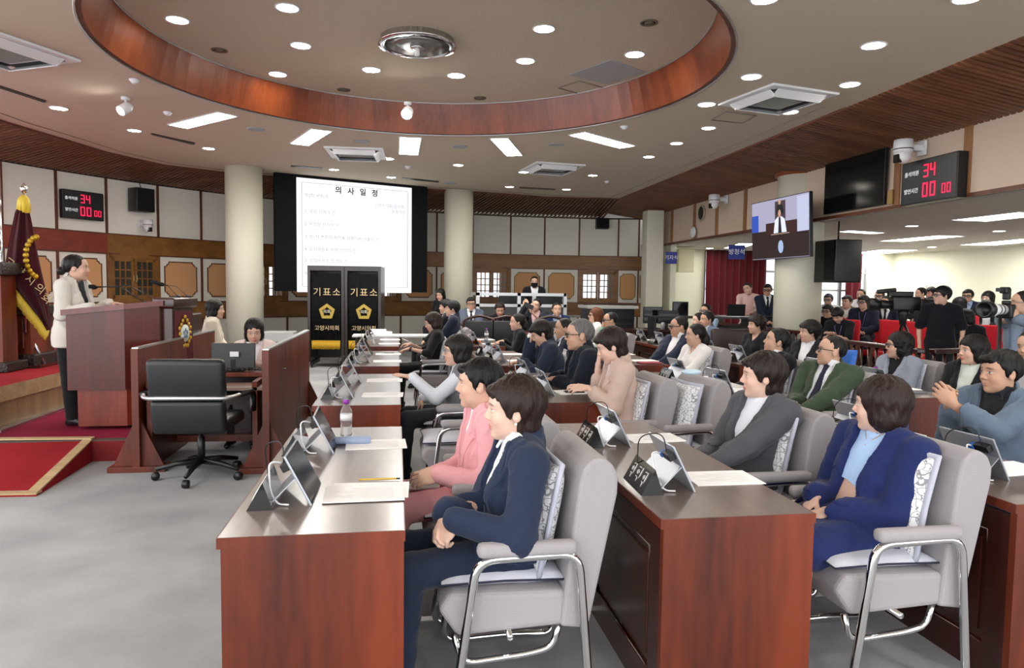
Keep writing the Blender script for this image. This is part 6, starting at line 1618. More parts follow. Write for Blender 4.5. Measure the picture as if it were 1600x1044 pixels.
    if top in ('jacket', 'coat'):
        def jk(P):
            d = smin(torso(P, .010), arm_f(P, .004, sleeve), .025); d = lap(P, d, .014)
            q = (P - N32) @ B; x, y, z = np.abs(q[:, 0]), q[:, 1], q[:, 2]; wv = np.interp(z, vz, vw).astype(f32)
            lapel = np.clip(1 - np.abs(x - wv - .030) / .032, 0, 1) * (y > .02) * (z > -.30) * (wv > -.01)
            d = d - .009 * np.minimum(lapel * 5, 1).astype(f32)
            col_ = cone(P, N - u * .03 - fr * .02, N + u * .035 - fr * .022, .078 * w ** .5, .062 * w ** .5); d = smin(d, col_, .015)
            d = bottom(P, d, hem)
            cut = smax((x - wv), -(y - .005), .01); d = smax(d, -cut * .9, .004)
            d = smax(d, -neck(P, .006), .004)
            return d + creases(P, .0042)
        j = part('jacket', jk, tp, .15, hc, mat)
        if dep < 7.5:
            def lp(P):
                q = (P - N32) @ B; x, y, z = np.abs(q[:, 0]), q[:, 1], q[:, 2]; wv = np.interp(z, vz, vw).astype(f32)
                d = np.abs(smin(torso(P, .010), lap(P, torso(P, .010), .014), .01) - .006) - max(.006, hc * .75)
                notch = np.abs(z + .105) < .007
                lw = np.interp(z, [-.34, -.30, -.12, -.098, -.04, .02], [.0, .02, .062, .045, .036, .02]).astype(f32)
                d = smax(d, np.abs(x - wv - lw * .5 + .002) - lw * .5 + np.where(notch & (x > wv + .03), .02, 0).astype(f32), .003); d = smax(d, -y + .03, .004); d = smax(d, np.abs(z + .15) - .17, .003)
                return d
            part('lapel', lp, [N, P0, SL, SR], .12, min(hc * .8, .008), mat, j)
        sm = fabric(shirt)
        part('shirt', lambda P: smax(bottom(P, smin(torso(P, -.004), smax(neck(P, .006), ((P - N32) @ B)[:, 2] - (.035 if collar else .0), .006), .012), -Lt - .08), -neck(P, .001), .003), [N, P0 - U * .05, SL, SR], .10, hc, sm)
        if collar:
            def cf(P):
                q = (P - N32) @ B; d = np.abs(neck(P, .010)) - .0045; d = smax(d, np.abs(q[:, 2] - .018) - .026, .003)
                for sx in (-1, 1): d = smin(d, cone(P, N + fr * .052 + rt * sx * .030 + u * .03, N + fr * .082 + rt * sx * .048 - u * .035, .007, .006), .012)
                return smax(d, -cone(P, N + fr * .05 + u * .06, N + fr * .12 - u * .03, .012, .018), .004)
            part('shirt_collar', cf, [N - u * .05, N + u * .06, N + fr * .1], .09, min(hc * .7, .008), sm)
        if pin:
            pc = N + rt * .10 * (-1) + fr * .098 * w - u * .15; b = MB(); b.lathe([(.001, 0), (.008, .001), (.007, .004), (.001, .005)], 12, M=frame(pc, rt, np.cross(fr, rt), fr)); b.build('lapel_pin', GOLD, root)
    elif top == 'tee' or top == 'shirt' or top == 'blouse':
        def ts(P):
            d = smin(torso(P, .006), arm_f(P, .004, sleeve if top != 'tee' else .42), .025); d = lap(P, d, .006)
            if collar: d = smin(d, smax(neck(P, .012), ((P - N32) @ B)[:, 2] - .04, .006), .01)
            q = (P - N32) @ B
            if top == 'blouse': x = np.abs(q[:, 0]); wv = np.interp(q[:, 2], [-.7, -.13, -.02, .06], [-.05, -.01, .065, .08]).astype(f32); d = smax(d, -smax(x - wv, -(q[:, 1] - .0), .01) * .9, .004)
            d = bottom(P, d, hem); d = smax(d, -neck(P, .004), .004)
            return d + creases(P, .0032)
        part({'tee': 't_shirt', 'shirt': 'shirt', 'blouse': 'blouse'}[top], ts, tp, .15, hc, mat)
    elif top == 'vest':
        def vs_(P):
            d = torso(P, .008); d = lap(P, d, .008); q = (P - N32) @ B; x = np.abs(q[:, 0]); wv = np.interp(q[:, 2], vz, vw).astype(f32)
            d = smax(d, -smax(x - wv, -(q[:, 1] - .005), .01) * .9, .004); d = bottom(P, d, hem); d = smax(d, -neck(P, .006), .004)
            return d
        part('vest', vs_, [N, P0, SL, SR], .13, hc, mat)
        part('shirt', lambda P: smax(bottom(P, smin(smin(torso(P, -.002), arm_f(P, .003, sleeve), .02), smax(neck(P, .008), ((P - N32) @ B)[:, 2] - .03, .006), .012), -Lt + .02), -neck(P, .003), .003) + creases(P, .0025), tp, .13, hc, fabric(shirt))
    if tie:
        def tf(P):
            q = (P - N32) @ B; x, z = q[:, 0], q[:, 2]; d = torso(P, .004 if top == 'jacket' else .012); d = smin(d, neck(P, .012), .02)
            wv = np.interp(z, [-Lt, -.3, -.06, -.02, .02], [.04, .038, .02, .022, .03]).astype(f32); d = smax(d, np.abs(x) - wv, .003); d = smax(d, -q[:, 1] + .01, .003); d = smax(d, z - .022, .003)
            return smax(d, -Lt + .05 - z, .003)
        part('necktie', tf, [N, P0], .12, hc, fabric(tie))
    if lanyard:
        for sx in (-1, 1):
            b = MB(); b.tube([N + rt * sx * .06 + u * .02, N + rt * sx * .05 + fr * .105 * w - u * .08, N + rt * sx * .005 + fr * .125 * w - u * .30], .0045, 5); b.build('lanyard', plain('lanyard_violet', '6d63a8', .6), root)
        b = MB(); c0 = N + fr * .13 * w - u * .34; b.box((-.028, -.002, -.04), (.028, .002, .04), M=frame(c0, rt, fr, u)); b.build('name_badge', WHITE, root)
    if necklace:
        b = MB(); b.tube([N - rt * .05 + fr * .02 + u * .02, N - rt * .045 + fr * .065, N + fr * .09 - u * .05, N + rt * .045 + fr * .065, N + rt * .05 + fr * .02 + u * .02], .0014, 5); b.lathe([(.001, 0), (.006, .003), (.001, .01)], 8, c=tuple(N + fr * .092 - u * .062)); b.build('necklace', GOLD, root)
    if legs:
        pm = fabric(pants)
        def pf(P):
            d = ell((P - P0.astype(f32)) @ B, (0, 0, .0), (.165 * w, .125 * w, .13))
            for hp, kn, an in legJ:
                e = an + U * .02
                if skirt: d = smin(d, cone(P, hp, kn + F * .0, .092 * w, .085), .05)
                else: d = smin(d, smin(cone(P, hp, kn, .088 * w, .066), cone(P, kn, e, .064, .052 if sit else .058), .02), .03)
            if skirt: d = smin(d, cone(P, P0 + F * .1, (legJ[0][1] + legJ[1][1]) / 2, .09, .08), .05)
            return d + creases(P, .003)
        pp = [P0] + [k for l in legJ for k in (l if not skirt else l[:2])]
        part('skirt' if skirt else 'trousers', pf, pp, .16, max(hc, .009), pm)
        for hp, kn, an in legJ:
            toe = an + F * .15; toe[2] = floor + .035; hl = an - F * .035; hl[2] = floor + .045
            part('shoe', lambda P: smax(smin(cone(P, hl, an - U * .02, .034, .038), cone(P, an - U * .03, toe, .036, .026), .03), (floor + .002) - P[:, 2], .004), [hl, toe, an], .06, max(hc, .010), LEATHER)
    if glasses:
        b = MB(); g_ = max(.0016, dep * .0005); X = lambda x, y, z: Hc + (hR * x + hF * y + hU * z) * hs
        for sx in (-1, 1):
            P_ = [X(sx * .033 + .024 * math.copysign(abs(math.cos(t)) ** .7, math.cos(t)), .099 - .006 * abs(math.cos(t)), .000 + .018 * math.copysign(abs(math.sin(t)) ** .8, math.sin(t))) for t in np.linspace(0, 2 * math.pi, 17)[:-1]]
            b.tube(P_, g_, 5, closed=True); b.tube([X(sx * .057, .094, .008), X(sx * .074 * wide, .05, .010), X(sx * .078 * wide, -.005, .010)], g_, 5)
        b.tube([X(-.009, .1, .004), X(0, .104, .006), X(.009, .1, .004)], g_, 5); b.build('glasses', plain('frame_' + glasses, glasses, .35, .3), root)
    if mask:
        part('face_mask', lambda P: (lambda q: smax(smax(head_field(q, fem, wide) * hs - .006, (q[:, 2] + .012) * hs, .004), (.012 - q[:, 1]) * hs, .004))(((P - Hc32) @ Hb) / hs), [Hc - hU * .06 + hF * .06, Hc - hU * .06], .11, min(hh, .006), fabric(mask))
    if earring:
        for sx in (-1, 1):
            b = MB(); b.lathe([(.001, -.006), (.006, 0), (.001, .006)], 10, c=tuple(Hc + (hR * sx * .081 + hF * -.008 - hU * .042) * hs)); b.build('pearl_earring', plain('pearl', 'f0eee8', .2), root)
    if watch:
        for S, E_, T, fd, up, c_, sg in arms[watch[0]:watch[0] + 1]:
            fa = nrm(T - E_); c0 = T - fa * .005; M = frame(c0, np.cross(fa, up) / np.linalg.norm(np.cross(fa, up)), nrm(np.cross(fa, np.cross(fa, up))), fa)
            b = MB(); b.lathe([(.031, -.009), (.034, -.008), (.034, .008), (.031, .009)], 18, M=M); b.build('wristwatch', plain('strap_' + watch[1], watch[1], .4), root)
    settle(root, (P0[0], P0[1], floor))
    return dict(root=root, P0=P0, N=N, Hc=Hc, F=F, R=R, arms=arms)
# ================================================================== THE PEOPLE IN THE ROOM
V3 = lambda *a: np.array(a, float)
def seat(p, who, **k): chair(p['P0'][0] - .01, p['P0'][1], who, **k)
L_, UPV, DN = V3(-1, 0, 0), V3(0, 0, 1), V3(0, 0, -1)
MEM = 'members seated at the desks'
# ---- first row
p = person('seated woman in a navy suit with white collar and pearl earring, nearest the camera', (801, 640, 0), dist=2.70, hr=93, ba=93, fem=True, hair='pixie', haircol='2a1a16', skin='pale', top='jacket', col='222c44', shirt='eef0f4', collar=True, pants='20283c', lean=.10, w=1.06,
       hands=(dict(px=(712, 812, 2.46), dir=V3(-.5, .2, -.75), up=V3(-.6, -.6, .3), curl=.9), dict(px=(700, 800, 2.56), dir=V3(-.4, -.4, -.5), up=V3(-.5, .3, .8), curl=.8)), pin=True, earring=True, vneck='deep', group=MEM)
seat(p, 'under the navy-suit woman nearest the camera'); P1 = p
p = person('seated person in a pink suit with short black hair, holding a phone on the lap', (747, 600, 0), dist=3.42, hr=88, ba=94, hair='side', haircol='08080a', skin='fair', top='jacket', col='e3a3a9', shirt='eceef2', pants='e0a0a6', lean=.12, w=.98,
       hands=(dict(px=(690, 742, 3.2), dir=V3(-.95, .1, -.15), up=V3(-.1, -.7, .7), curl=.55), dict(px=(676, 748, 3.4), dir=V3(-.9, -.3, -.1), up=V3(0, .3, .9), curl=.6)), watch=(0, 'e9e9e6'), vneck='deep', group=MEM)
seat(p, 'under the pink-suited person')
q_ = atY(661, 757, 3.3); b = MB(); b.box((-.075, -.038, -.006), (.075, .038, .006), bev=.004); o = b.build('camera_phone', STEEL); o.location = q_; o.rotation_euler = (math.radians(20), 0, .1); tag(o, 'silver phone with camera bump in the pink-suited person\'s hand', 'phone')
p = person('seated woman in a grey vest over white sleeves, black bob, one hand on the desk', (713, 549, 0), dist=5.6, hr=97, ba=88, fem=True, hair='bob', haircol='191512', top='vest', col='6c6e74', shirt='cfd3dc', pants='2c2e36', skin='fair', lean=.12, w=1.05, glasses='8a8c90',
       hands=(dict(px=(645, 590, 5.45), dir=V3(-1, .1, .2), up=V3(.2, -.1, 1), curl=.15, hint=DN), dict(px=(662, 622, 5.7), dir=V3(-.5, -.2, -.8), up=V3(-.8, 0, .5), curl=.5)), watch=(0, '1a1a1c'), group=MEM)
seat(p, 'under the woman in the grey vest')
chair(.46, 4.93, 'empty, between the pink-suited person and the grey-vest woman', cushion=False)
p = person('seated woman in black short sleeves and brown bob looking down, front row', (676, 504, 0), dist=8.9, hr=92, ba=88, pitch=-18, fem=True, hair='bob', haircol='2c1c17', vol=-.006, top='shirt', col='121215', sleeve=.6, pants='0f1014', lean=.10,
       hands=(dict(px=(641, 545, 8.7), dir=V3(-1, .1, -.2), curl=.5), dict(px=(643, 538, 9.0), dir=V3(-1, -.1, 0), curl=.6)), watch=(0, '1a1a1c'), group=MEM)
seat(p, 'under the woman in black short sleeves, front row')
b = MB(); b.tube([(-.07, 0, .03), (.05, 0, -.02)], .005, 6); o = b.build('white_pen', WHITE); o.location = atY(637, 533, 8.95); tag(o, 'white pen in the hand of the woman in black short sleeves', 'pen')
p = person('young man in a dark suit at the end of the front row, nearer of two', (706, 483, 0), dist=10.7, hr=90, ba=85, hair='bowl', haircol='0c0c0f', top='jacket', col='1a2233', shirt='d9e0ec', collar=True, lean=.06, group=MEM); seat(p, 'under the nearer young man, front row end')
p = person('young man in a dark suit half hidden behind another, end of the front row', (696, 480, 0), dist=11.6, hr=88, ba=85, hair='bowl', haircol='0c0c0f', top='jacket', col='17191f', shirt='eef0f4', collar=True, lean=.04, group=MEM); seat(p, 'under the hidden young man, front row end')
# ---- second row
p = person('seated woman in a navy dress suit over light blue, brown bob, right foreground', (1374, 634, 0), dist=3.02, hr=80, ba=97, fem=True, hair='bob', haircol='2b1b19', skin='pale', top='jacket', col='1c2758', shirt='a9c6ee', pants='1c2758', skirt=True, lean=.06, w=1.22, hs=.97,
       hands=(dict(px=(1290, 800, 2.62), dir=V3(-.7, .2, -.5), up=V3(-.5, -.4, .7), curl=.6), dict(px=(1275, 775, 2.75), dir=V3(-.6, -.2, -.5), up=V3(-.5, .2, .8), curl=.6)), pin=True, necklace=True, vneck='open', hemu=-.62, group=MEM)
chair(1.93, 2.6, 'under the navy-dress woman in the right foreground'); P16 = p
p = person('seated woman in a charcoal jacket over white, short dark hair, second row', (1190, 588, 0), dist=3.72, hr=98, ba=102, fem=True, hair='pixie', haircol='241815', skin='pale', top='jacket', col='4d4e55', shirt='e2e6f0', pants='33343b', lean=.02, w=1.08, hands=('knee', 'lap'), pin=True, vneck='deep', group=MEM)
seat(p, 'under the charcoal-jacket woman')
p = person('seated woman in a beige jacket resting her chin on her hand', (954, 541, 0), dist=5.0, hr=95, ba=88, pitch=-22, fem=True, hair='pixie', haircol='231613', skin='pale', top='jacket', col='c2aa9e', shirt='d9cdd2', pants='b8a59c', lean=.14, sleeve=.82,
       hands=(dict(px=(918, 606, 4.75), dir=V3(-1, .1, 0), up=V3(0, -.6, .8), curl=.5, hint=V3(.3, -.5, -1)), dict(px=(934, 576, 4.95), dir=V3(.1, 0, .9), up=V3(-1, 0, .2), curl=.9, hint=V3(-.5, .2, -1))), group=MEM)
seat(p, 'under the beige-jacket woman')
chair(1.86, 4.62, 'empty with a large cushion, behind the beige-jacket woman', rz=.10)
p = person('heavy man in a black suit with grey hair and glasses, arms on the desk', (904, 524, 0), dist=5.75, hr=100, ba=90, hair='short', haircol='6f6c6c', skin='warm', top='jacket', col='151c28', shirt='20242c', w=1.28, wide=1.1, hs=1.06, lean=.20, glasses='15151a',
       hands=(dict(px=(868, 592, 5.6), dir=V3(-.8, .3, -.1), curl=.4), dict(px=(876, 588, 5.8), dir=V3(-.8, -.4, -.1), curl=.5)), group=MEM)
seat(p, 'under the grey-haired man in black')
p = person('seated woman in navy looking down at her papers, hand at her face', (845, 521, 0), dist=7.2, hr=95, ba=88, pitch=-28, fem=True, hair='pixie', haircol='17100f', top='jacket', col='242c40', shirt='d9dade', lean=.22, w=1.12,
       hands=(dict(px=(815, 566, 7.0), dir=V3(-1, .1, 0), curl=.7), dict(px=(828, 536, 7.15), dir=V3(.2, 0, 1), up=V3(-1, 0, 0), curl=.9, hint=V3(-.3, .3, -1))), group=MEM)
seat(p, 'under the navy woman looking down')
p = person('man in a navy jacket behind the grey-haired man, looking left', (880, 514, 0), dist=8.1, hr=100, ba=88, hair='crop', haircol='0e0d0e', skin='tan', top='jacket', col='1c2336', shirt='e4e6ec', collar=True, lean=.08, group=MEM); seat(p, 'under the navy-jacket man behind the grey-haired man')
p = person('woman in black with hair tied back, writing at a far second-row desk', (808, 504, 0), dist=9.9, hr=96, ba=90, fem=True, hair='pulled', haircol='100d0d', top='shirt', col='14161d', lean=.16, hands=(dict(px=(783, 537, 9.7), dir=V3(-1, .3, 0), curl=.7), dict(px=(789, 533, 9.9), dir=V3(-1, -.2, 0), curl=.5)), group=MEM); seat(p, 'under the woman in black writing')
# ---- third row
p = person('man in a blue-grey jacket over a black shirt with fingers clasped, right edge', (1562, 582, 0), dist=3.95, hr=128, ba=104, hair='side', haircol='0b0a0b', skin='tan', top='jacket', col='5b6b7d', shirt='23242a', collar=True, pants='23252c', lean=.05, w=1.05, wide=1.02,
       hands=(dict(px=(1492, 634, 3.32), dir=V3(-.45, .35, .6), up=V3(-.6, -.7, .2), curl=.75, hint=V3(.2, -.3, -1)), dict(px=(1483, 640, 3.46), dir=V3(-.45, -.35, .6), up=V3(-.5, .7, .2), curl=.7, hint=V3(.2, .4, -1))), pin=True, vneck='deep', group=MEM)
seat(p, 'under the man with clasped fingers')
p = person('man in a dark green suit with dark tie and glasses, looking up to the left', (1298, 549, 0), dist=5.55, hr=104, ba=112, pitch=8, hair='crop', haircol='131110', skin='warm', top='jacket', col='3b4a39', shirt='e6e8ee', tie='24273a', collar=True, w=1.15, wide=1.08, lean=.0, glasses='2a2a2e', hands=('knee', 'lap'), pin=True, vneck='open', group=MEM); seat(p, 'under the green-suited man')
p = person('man in a dark suit with thick black hair, head raised, profile, third row', (1213, 534, 0), dist=6.35, hr=100, ba=94, pitch=14, hair='short', haircol='0b0b0c', skin='warm', top='jacket', col='15171e', shirt='e8eaf0', collar=True, lean=.02, group=MEM); seat(p, 'under the dark-suited man with raised head')
p = person('woman in a white blouse with black hair tied low, third row', (1086, 524, 0), dist=7.7, hr=100, ba=104, fem=True, hair='pulled', haircol='0f0c0d', skin='fair', top='blouse', col='e4e2e2', sleeve=.6, lean=.06, w=1.05, hands=('knee', 'lap'), group=MEM); seat(p, 'under the white-blouse woman')
p = person('man in a navy suit and open white collar with black-rimmed glasses, third row', (1060, 511, 0), dist=8.25, hr=108, ba=108, hair='crop', haircol='121011', skin='tan', top='jacket', col='262f44', shirt='f0f1f5', collar=True, lean=-.04, glasses='111114', pin=True, vneck='open', group=MEM); seat(p, 'under the navy-suited man with glasses, third row')
p = person('man with thinning hair in a mint shirt, hand on his chin, far third row', (953, 501, 0), dist=10.1, hr=100, ba=86, hair='balding', haircol='151313', skin='tan', top='shirt', col='86b8a4', collar=True, lean=.06, glasses='3a3a3c', hands=('knee', dict(off=(.10, .02, -.12), dir=V3(.1, 0, 1), up=L_, curl=.9)), group=MEM); seat(p, 'under the man in the mint shirt')
p = person('woman with ginger wavy hair and glasses in white, far third row', (930, 494, 0), dist=11.0, hr=104, ba=86, pitch=8, fem=True, hair='bob', haircol='6b3a22', top='shirt', col='e8e6e2', lean=.04, glasses='5a4038', group=MEM); seat(p, 'under the ginger-haired woman')
# ---- fourth row
p = person('woman in black over pale green with long dark hair, fourth row, right', (1519, 548, 0), dist=5.85, hr=125, ba=112, fem=True, hair='bob', haircol='0f0c0c', skin='fair', top='jacket', col='101116', shirt='cbd3cd', lean=.04, pin=True, vneck='open', group=MEM); seat(p, 'under the woman in black and pale green')
p = person('woman in a light grey jacket with wavy black hair and glasses, fourth row', (1404, 540, 0), dist=6.5, hr=104, ba=108, fem=True, hair='wavy', haircol='110d0d', skin='fair', top='jacket', col='8a92a0', shirt='17181c', lean=.05, glasses='3a3236', pin=True, group=MEM); seat(p, 'under the light-grey-jacket woman')
p = person('woman in a black jacket with curly black hair beside the thick column', (1264, 519, 0), dist=8.0, hr=112, ba=112, fem=True, hair='curly', haircol='0f0b0b', top='jacket', col='14161d', shirt='dfe2e8', lean=.02, pin=True, vneck='deep', group=MEM); seat(p, 'under the curly-haired woman beside the column')
p = person('woman in a black blouse with reddish curly hair, fourth row', (1181, 508, 0), dist=9.3, hr=112, ba=108, fem=True, hair='curly', haircol='1f1012', top='blouse', col='131318', lean=.04, hands=(dict(off=(.25, -.1, -.45), dir=L_, curl=.5), 'lap'), group=MEM); seat(p, 'under the woman with reddish curly hair')
p = person('man in a blue-grey jacket near the operator desk, fourth row', (1104, 500, 0), dist=10.6, hr=122, ba=104, hair='short', haircol='0d0c0d', skin='tan', top='jacket', col='5a6880', shirt='cfd3da', lean=.08, collar=True, group=MEM); seat(p, 'under the blue-grey-jacket man, fourth row')
p = person('woman whose pale face shows behind the blue-grey-jacket man', (1091, 501, 0), dist=11.3, hr=110, ba=90, fem=True, hair='short', haircol='151112', skin='pale', top='shirt', col='202228', lean=.04, group=MEM); seat(p, 'under the woman behind the blue-grey-jacket man')
p = person('man with bare forehead at the right edge, cut by the picture', (1608, 540, 0), dist=6.0, hr=150, ba=95, pitch=-12, hair='crop', haircol='171515', skin='warm', top='shirt', col='9a9d98', lean=.04, group=MEM); seat(p, 'under the man cut by the right edge')

# ---- left side: the speaker and the clerks
p = person('standing woman in off-white jacket and black trousers speaking at the podium', (120, 419, 0), dist=6.62, hr=260, ba=-98, fem=True, hair='bun', haircol='150f10', skin='fair', top='jacket', col='c9c4bc', shirt='1a2026', pants='0b0b0d', sit=False, floor=.175, lean=.03, w=1.04, hemu=-.62, vneck='open',
       hands=(dict(px=(170, 474, 7.35), dir=V3(1, 0, 0), up=UPV, curl=.2, hint=V3(-.4, .3, -1)), dict(px=(140, 480, 7.02), dir=V3(.95, .3, 0), up=UPV, curl=.25, hint=V3(-.6, -.3, -1))))
p = person('seated woman with long black hair and pale jacket behind the clerk monitor', (397, 518, 0), dist=6.95, hr=178, ba=175, pitch=-16, fem=True, hair='long', haircol='0e0c0d', skin='fair', top='jacket', col='dcc9c6', shirt='eceef2', lean=.06, floor=0,
       hands=('desk', 'desk'), pants='1c1e24')
chair_w = empty('swivel_chair', (p['P0'][0], p['P0'][1], 0), label='black swivel chair behind the clerk, mostly hidden by her', cat='chair')
b = MB(); b.box((-.25, .15, .50), (.25, .23, .95), bev=.03); b.build('backrest', LEATHER, chair_w)
b = MB(); b.box((-.25, -.25, .38), (.25, .2, .46), bev=.03); b.build('seat', LEATHER, chair_w)
b = MB(); b.tube([(0, 0, .1), (0, 0, .4)], .03); b.tube([(-.25, 0, .05), (.25, 0, .05)], .025); b.tube([(0, -.25, .05), (0, .25, .05)], .025); b.lathe([(.03,0),(.03,.06)],8,c=(.25,0,0)); b.lathe([(.03,0),(.03,.06)],8,c=(-.25,0,0)); b.lathe([(.03,0),(.03,.06)],8,c=(0,.25,0)); b.lathe([(.03,0),(.03,.06)],8,c=(0,-.25,0)); b.build('base', BLACK, chair_w)
p = person('seated woman in a cream jacket with long black hair facing right, before the left column', (337, 484, 0), dist=8.9, hr=262, ba=-80, fem=True, hair='long', haircol='0d0b0c', skin='fair', top='jacket', col='cfc6b6', shirt='2a2522', lean=.04, pants='1c1e24')
o = copy_tree(chair_w); o.location = (p['P0'][0], p['P0'][1], 0); o.rotation_euler = (0, 0, math.radians(-80 + 180)); o['label'] = 'black swivel chair under the cream-jacket woman facing right'

# ---- back of the hall
G2 = 'staff seated along the back'
def backchair(p, who, col=None):
    o = copy_tree(RS) if False else None
    root = empty('stacking_chair', (p['P0'][0], p['P0'][1] , 0), math.atan2(-p['F'][0], p['F'][1]), label='dark seat ' + who, cat='chair', group='dark seats along the back')
    b = MB(); b.box((-.23, -.25, .38), (.23, .22, .46), bev=.03); b.build('seat', BLACK, root)
    b = MB(); b.box((-.23, -.25, .46), (.23, -.18, .88), bev=.03); b.build('backrest', BLACK, root)
    for x in (-.2, .18):
        for y in (-.22, .18): b = MB(); b.box((x, y, 0), (x + .02, y + .02, .39)); b.build('leg', BLACK, root)
p = person('man in a grey suit and dark tie with glasses, seated right of the middle column', (736, 475, 0), dist=12.9, hr=182, ba=180, hair='side', haircol='1a1614', skin='warm', top='jacket', col='4a5263', shirt='eceef4', tie='1c2233', collar=True, lean=.02, glasses='6a5a55', group=G2, hands=('desk', 'desk')); backchair(p, 'under the grey-suit man at the back')
p = person('woman in black with a lanyard looking down, seated at the back', (781, 484, 0), dist=12.9, hr=185, ba=180, pitch=-22, fem=True, hair='short', haircol='2a1618', vol=.01, skin='warm', top='tee', col='0e0e12', lean=.08, lanyard=True, group=G2); backchair(p, 'under the lanyard woman at the back')
p = person('man holding a phone up in both hands, pink shirt under dark jacket, at the back', (838, 477, 0), dist=12.9, hr=160, ba=165, roll=12, hair='short', haircol='0e0d0e', skin='fair', top='jacket', col='20232c', shirt='c9a9ac', lean=.02, vneck='open', group=G2,
       hands=(dict(px=(829, 487, 12.35), dir=V3(.2, 0, 1), up=V3(0, -1, 0), curl=.5), dict(px=(820, 480, 12.4), dir=V3(.3, 0, .9), up=V3(0, -1, 0), curl=.6))); backchair(p, 'under the man photographing with a phone')
q_ = atY(826, 478, 12.3); b = MB(); b.box((-.09, -.005, -.04), (.09, .005, .04), bev=.004); o = b.build('held_phone', BLACK); o.location = q_; o.rotation_euler = (0, math.radians(25), 0); tag(o, 'black phone raised by the man at the back', 'phone')
p = person('man in a dark blue jacket and light collar, seated before the glass booth', (870, 484, 0), dist=12.4, hr=190, ba=180, hair='short', haircol='15120f', skin='warm', top='jacket', col='1f2f52', shirt='a9b8d6', collar=True, lean=.08, w=1.05, group=G2); backchair(p, 'under the man in dark blue at the back')
p = person('standing masked man in a dark suit inside the glass booth', (835, 441, 0), dist=15.0, hr=182, ba=180, hair='short', haircol='0d0c0d', skin='fair', top='jacket', col='14151b', shirt='e6e8ec', sit=False, lean=0, mask='0b0b0d', vneck='open', hands=('side', 'side'))
p = person('woman in black with long hair sitting left of the middle column', (688, 461, 0), dist=14.3, hr=150, ba=140, pitch=-12, fem=True, hair='long', haircol='0c0a0b', skin='fair', top='shirt', col='101014', lean=.05, floor=.22, group=G2); backchair(p, 'under the long-haired woman left of the middle column')
p = person('man in a light blue shirt and glasses seated at the low black gallery table', (1102, 486, 0), dist=12.4, hr=150, ba=120, hair='short', haircol='15120f', skin='warm', top='shirt', col='a9bdd6', lean=.04, glasses='333338'); backchair(p, 'under the man in the light blue shirt')
# ---- gallery
G3 = 'spectators in the gallery'
p = person('man in a pale pink shirt leaning at the press table with a laptop', (1168, 452, 0), dist=14.4, hr=160, ba=150, roll=-18, hair='short', haircol='14201a', skin='fair', top='shirt', col='dbb9b4', lean=.16, floor=.33, hipz=.84, hands=('desk', 'desk'), group=G3); backchair(p, 'under the man in pink at the press table')
p = person('man in a dark suit, tie and glasses at the press table beside the curtain', (1199, 454, 0), dist=14.0, hr=170, ba=165, hair='side', haircol='191615', skin='tan', top='jacket', col='1b2233', shirt='eceef2', tie='15161c', collar=True, lean=.04, floor=.30, glasses='2c2c30', group=G3); backchair(p, 'under the suited man at the press table')
p = person('standing man in a black t-shirt and glasses behind the railing', (1471, 462, 0), dist=9.3, hr=122, ba=140, hair='bowl', haircol='0d0c0e', skin='fair', top='tee', col='0b0d16', sit=False, lean=0, glasses='3a3a40', hands=('side', 'side'), pants='15161c', hemu=-.58)
p = person('standing photographer in a grey-blue jacket and glasses aiming a white lens, right edge', (1597, 474, 0), dist=6.9, hr=108, ba=105, hair='crop', haircol='151211', skin='warm', top='jacket', col='6f7c8c', shirt='8fa0b8', sit=False, floor=.0, lean=.02, w=1.1, glasses='8a8a90',
       hands=(dict(px=(1570, 497, 5.55), dir=V3(-.5, .2, .8), up=V3(-.2, -1, .1), curl=.8, hint=V3(.3, -.6, -1)), dict(px=(1580, 492, 5.7), dir=V3(-.4, -.2, .9), up=V3(0, 1, .2), curl=.8)), vneck='open')
c0 = atD(1566, 484, 6.5); root = empty('photo_camera', c0, label='camera with a big white telephoto lens, flash and small screen, held by the photographer', cat='camera')
d = Vector((-.93, -.30, .0)).normalized(); M = frame((0, 0, 0), Vector((0, 0, 1)).cross(d).normalized(), (0, 0, 1), d)
b = MB(); b.lathe([(.045, -.02), (.048, .06), (.05, .08), (.05, .12), (.062, .14), (.066, .2)], 24, M=M); b.build('white_lens', WHITE, root)
b = MB(); b.lathe([(.0505, .085), (.0505, .1)], 24, M=M); b.lathe([(.049, .03), (.049, .045)], 24, M=M); b.lathe([(.067, .195), (.074, .21), (.078, .29), (.06, .292), (.055, .22)], 24, M=M); b.build('lens_hood', BLACK, root)
b = MB(); b.box((-.07, -.08, -.10), (.07, .05, -.02), M=M, bev=.015); b.box((-.03, .05, -.09), (.03, .085, -.03), M=M, bev=.01); b.build('body', BLACK, root)
b = MB(); b.box((-.03, .09, -.085), (.03, .20, -.035), M=M, bev=.012); b.box((-.035, .15, -.06), (.035, .21, .01), M=M, bev=.012); b.build('flash', BLACK, root)
b = MB(); b.box((-.02, .165, .01), (.02, .2, .09), M=M, bev=.004); b.build('bracket_screen', plain('lcd_case', '22242a', .4), root)
b = MB(); b.box((-.0215, .168, .015), (-.02, .197, .085), M=M); b.build('lit_lcd', emit('lcd_glow', 'b9c6ff', 1.0), root)
b = MB(); b.tube([M @ Vector((0, -.06, .03)), Vector((.0, .0, -c0[2] + .01))], .016, 8); b.build('monopod', BLACK, root)
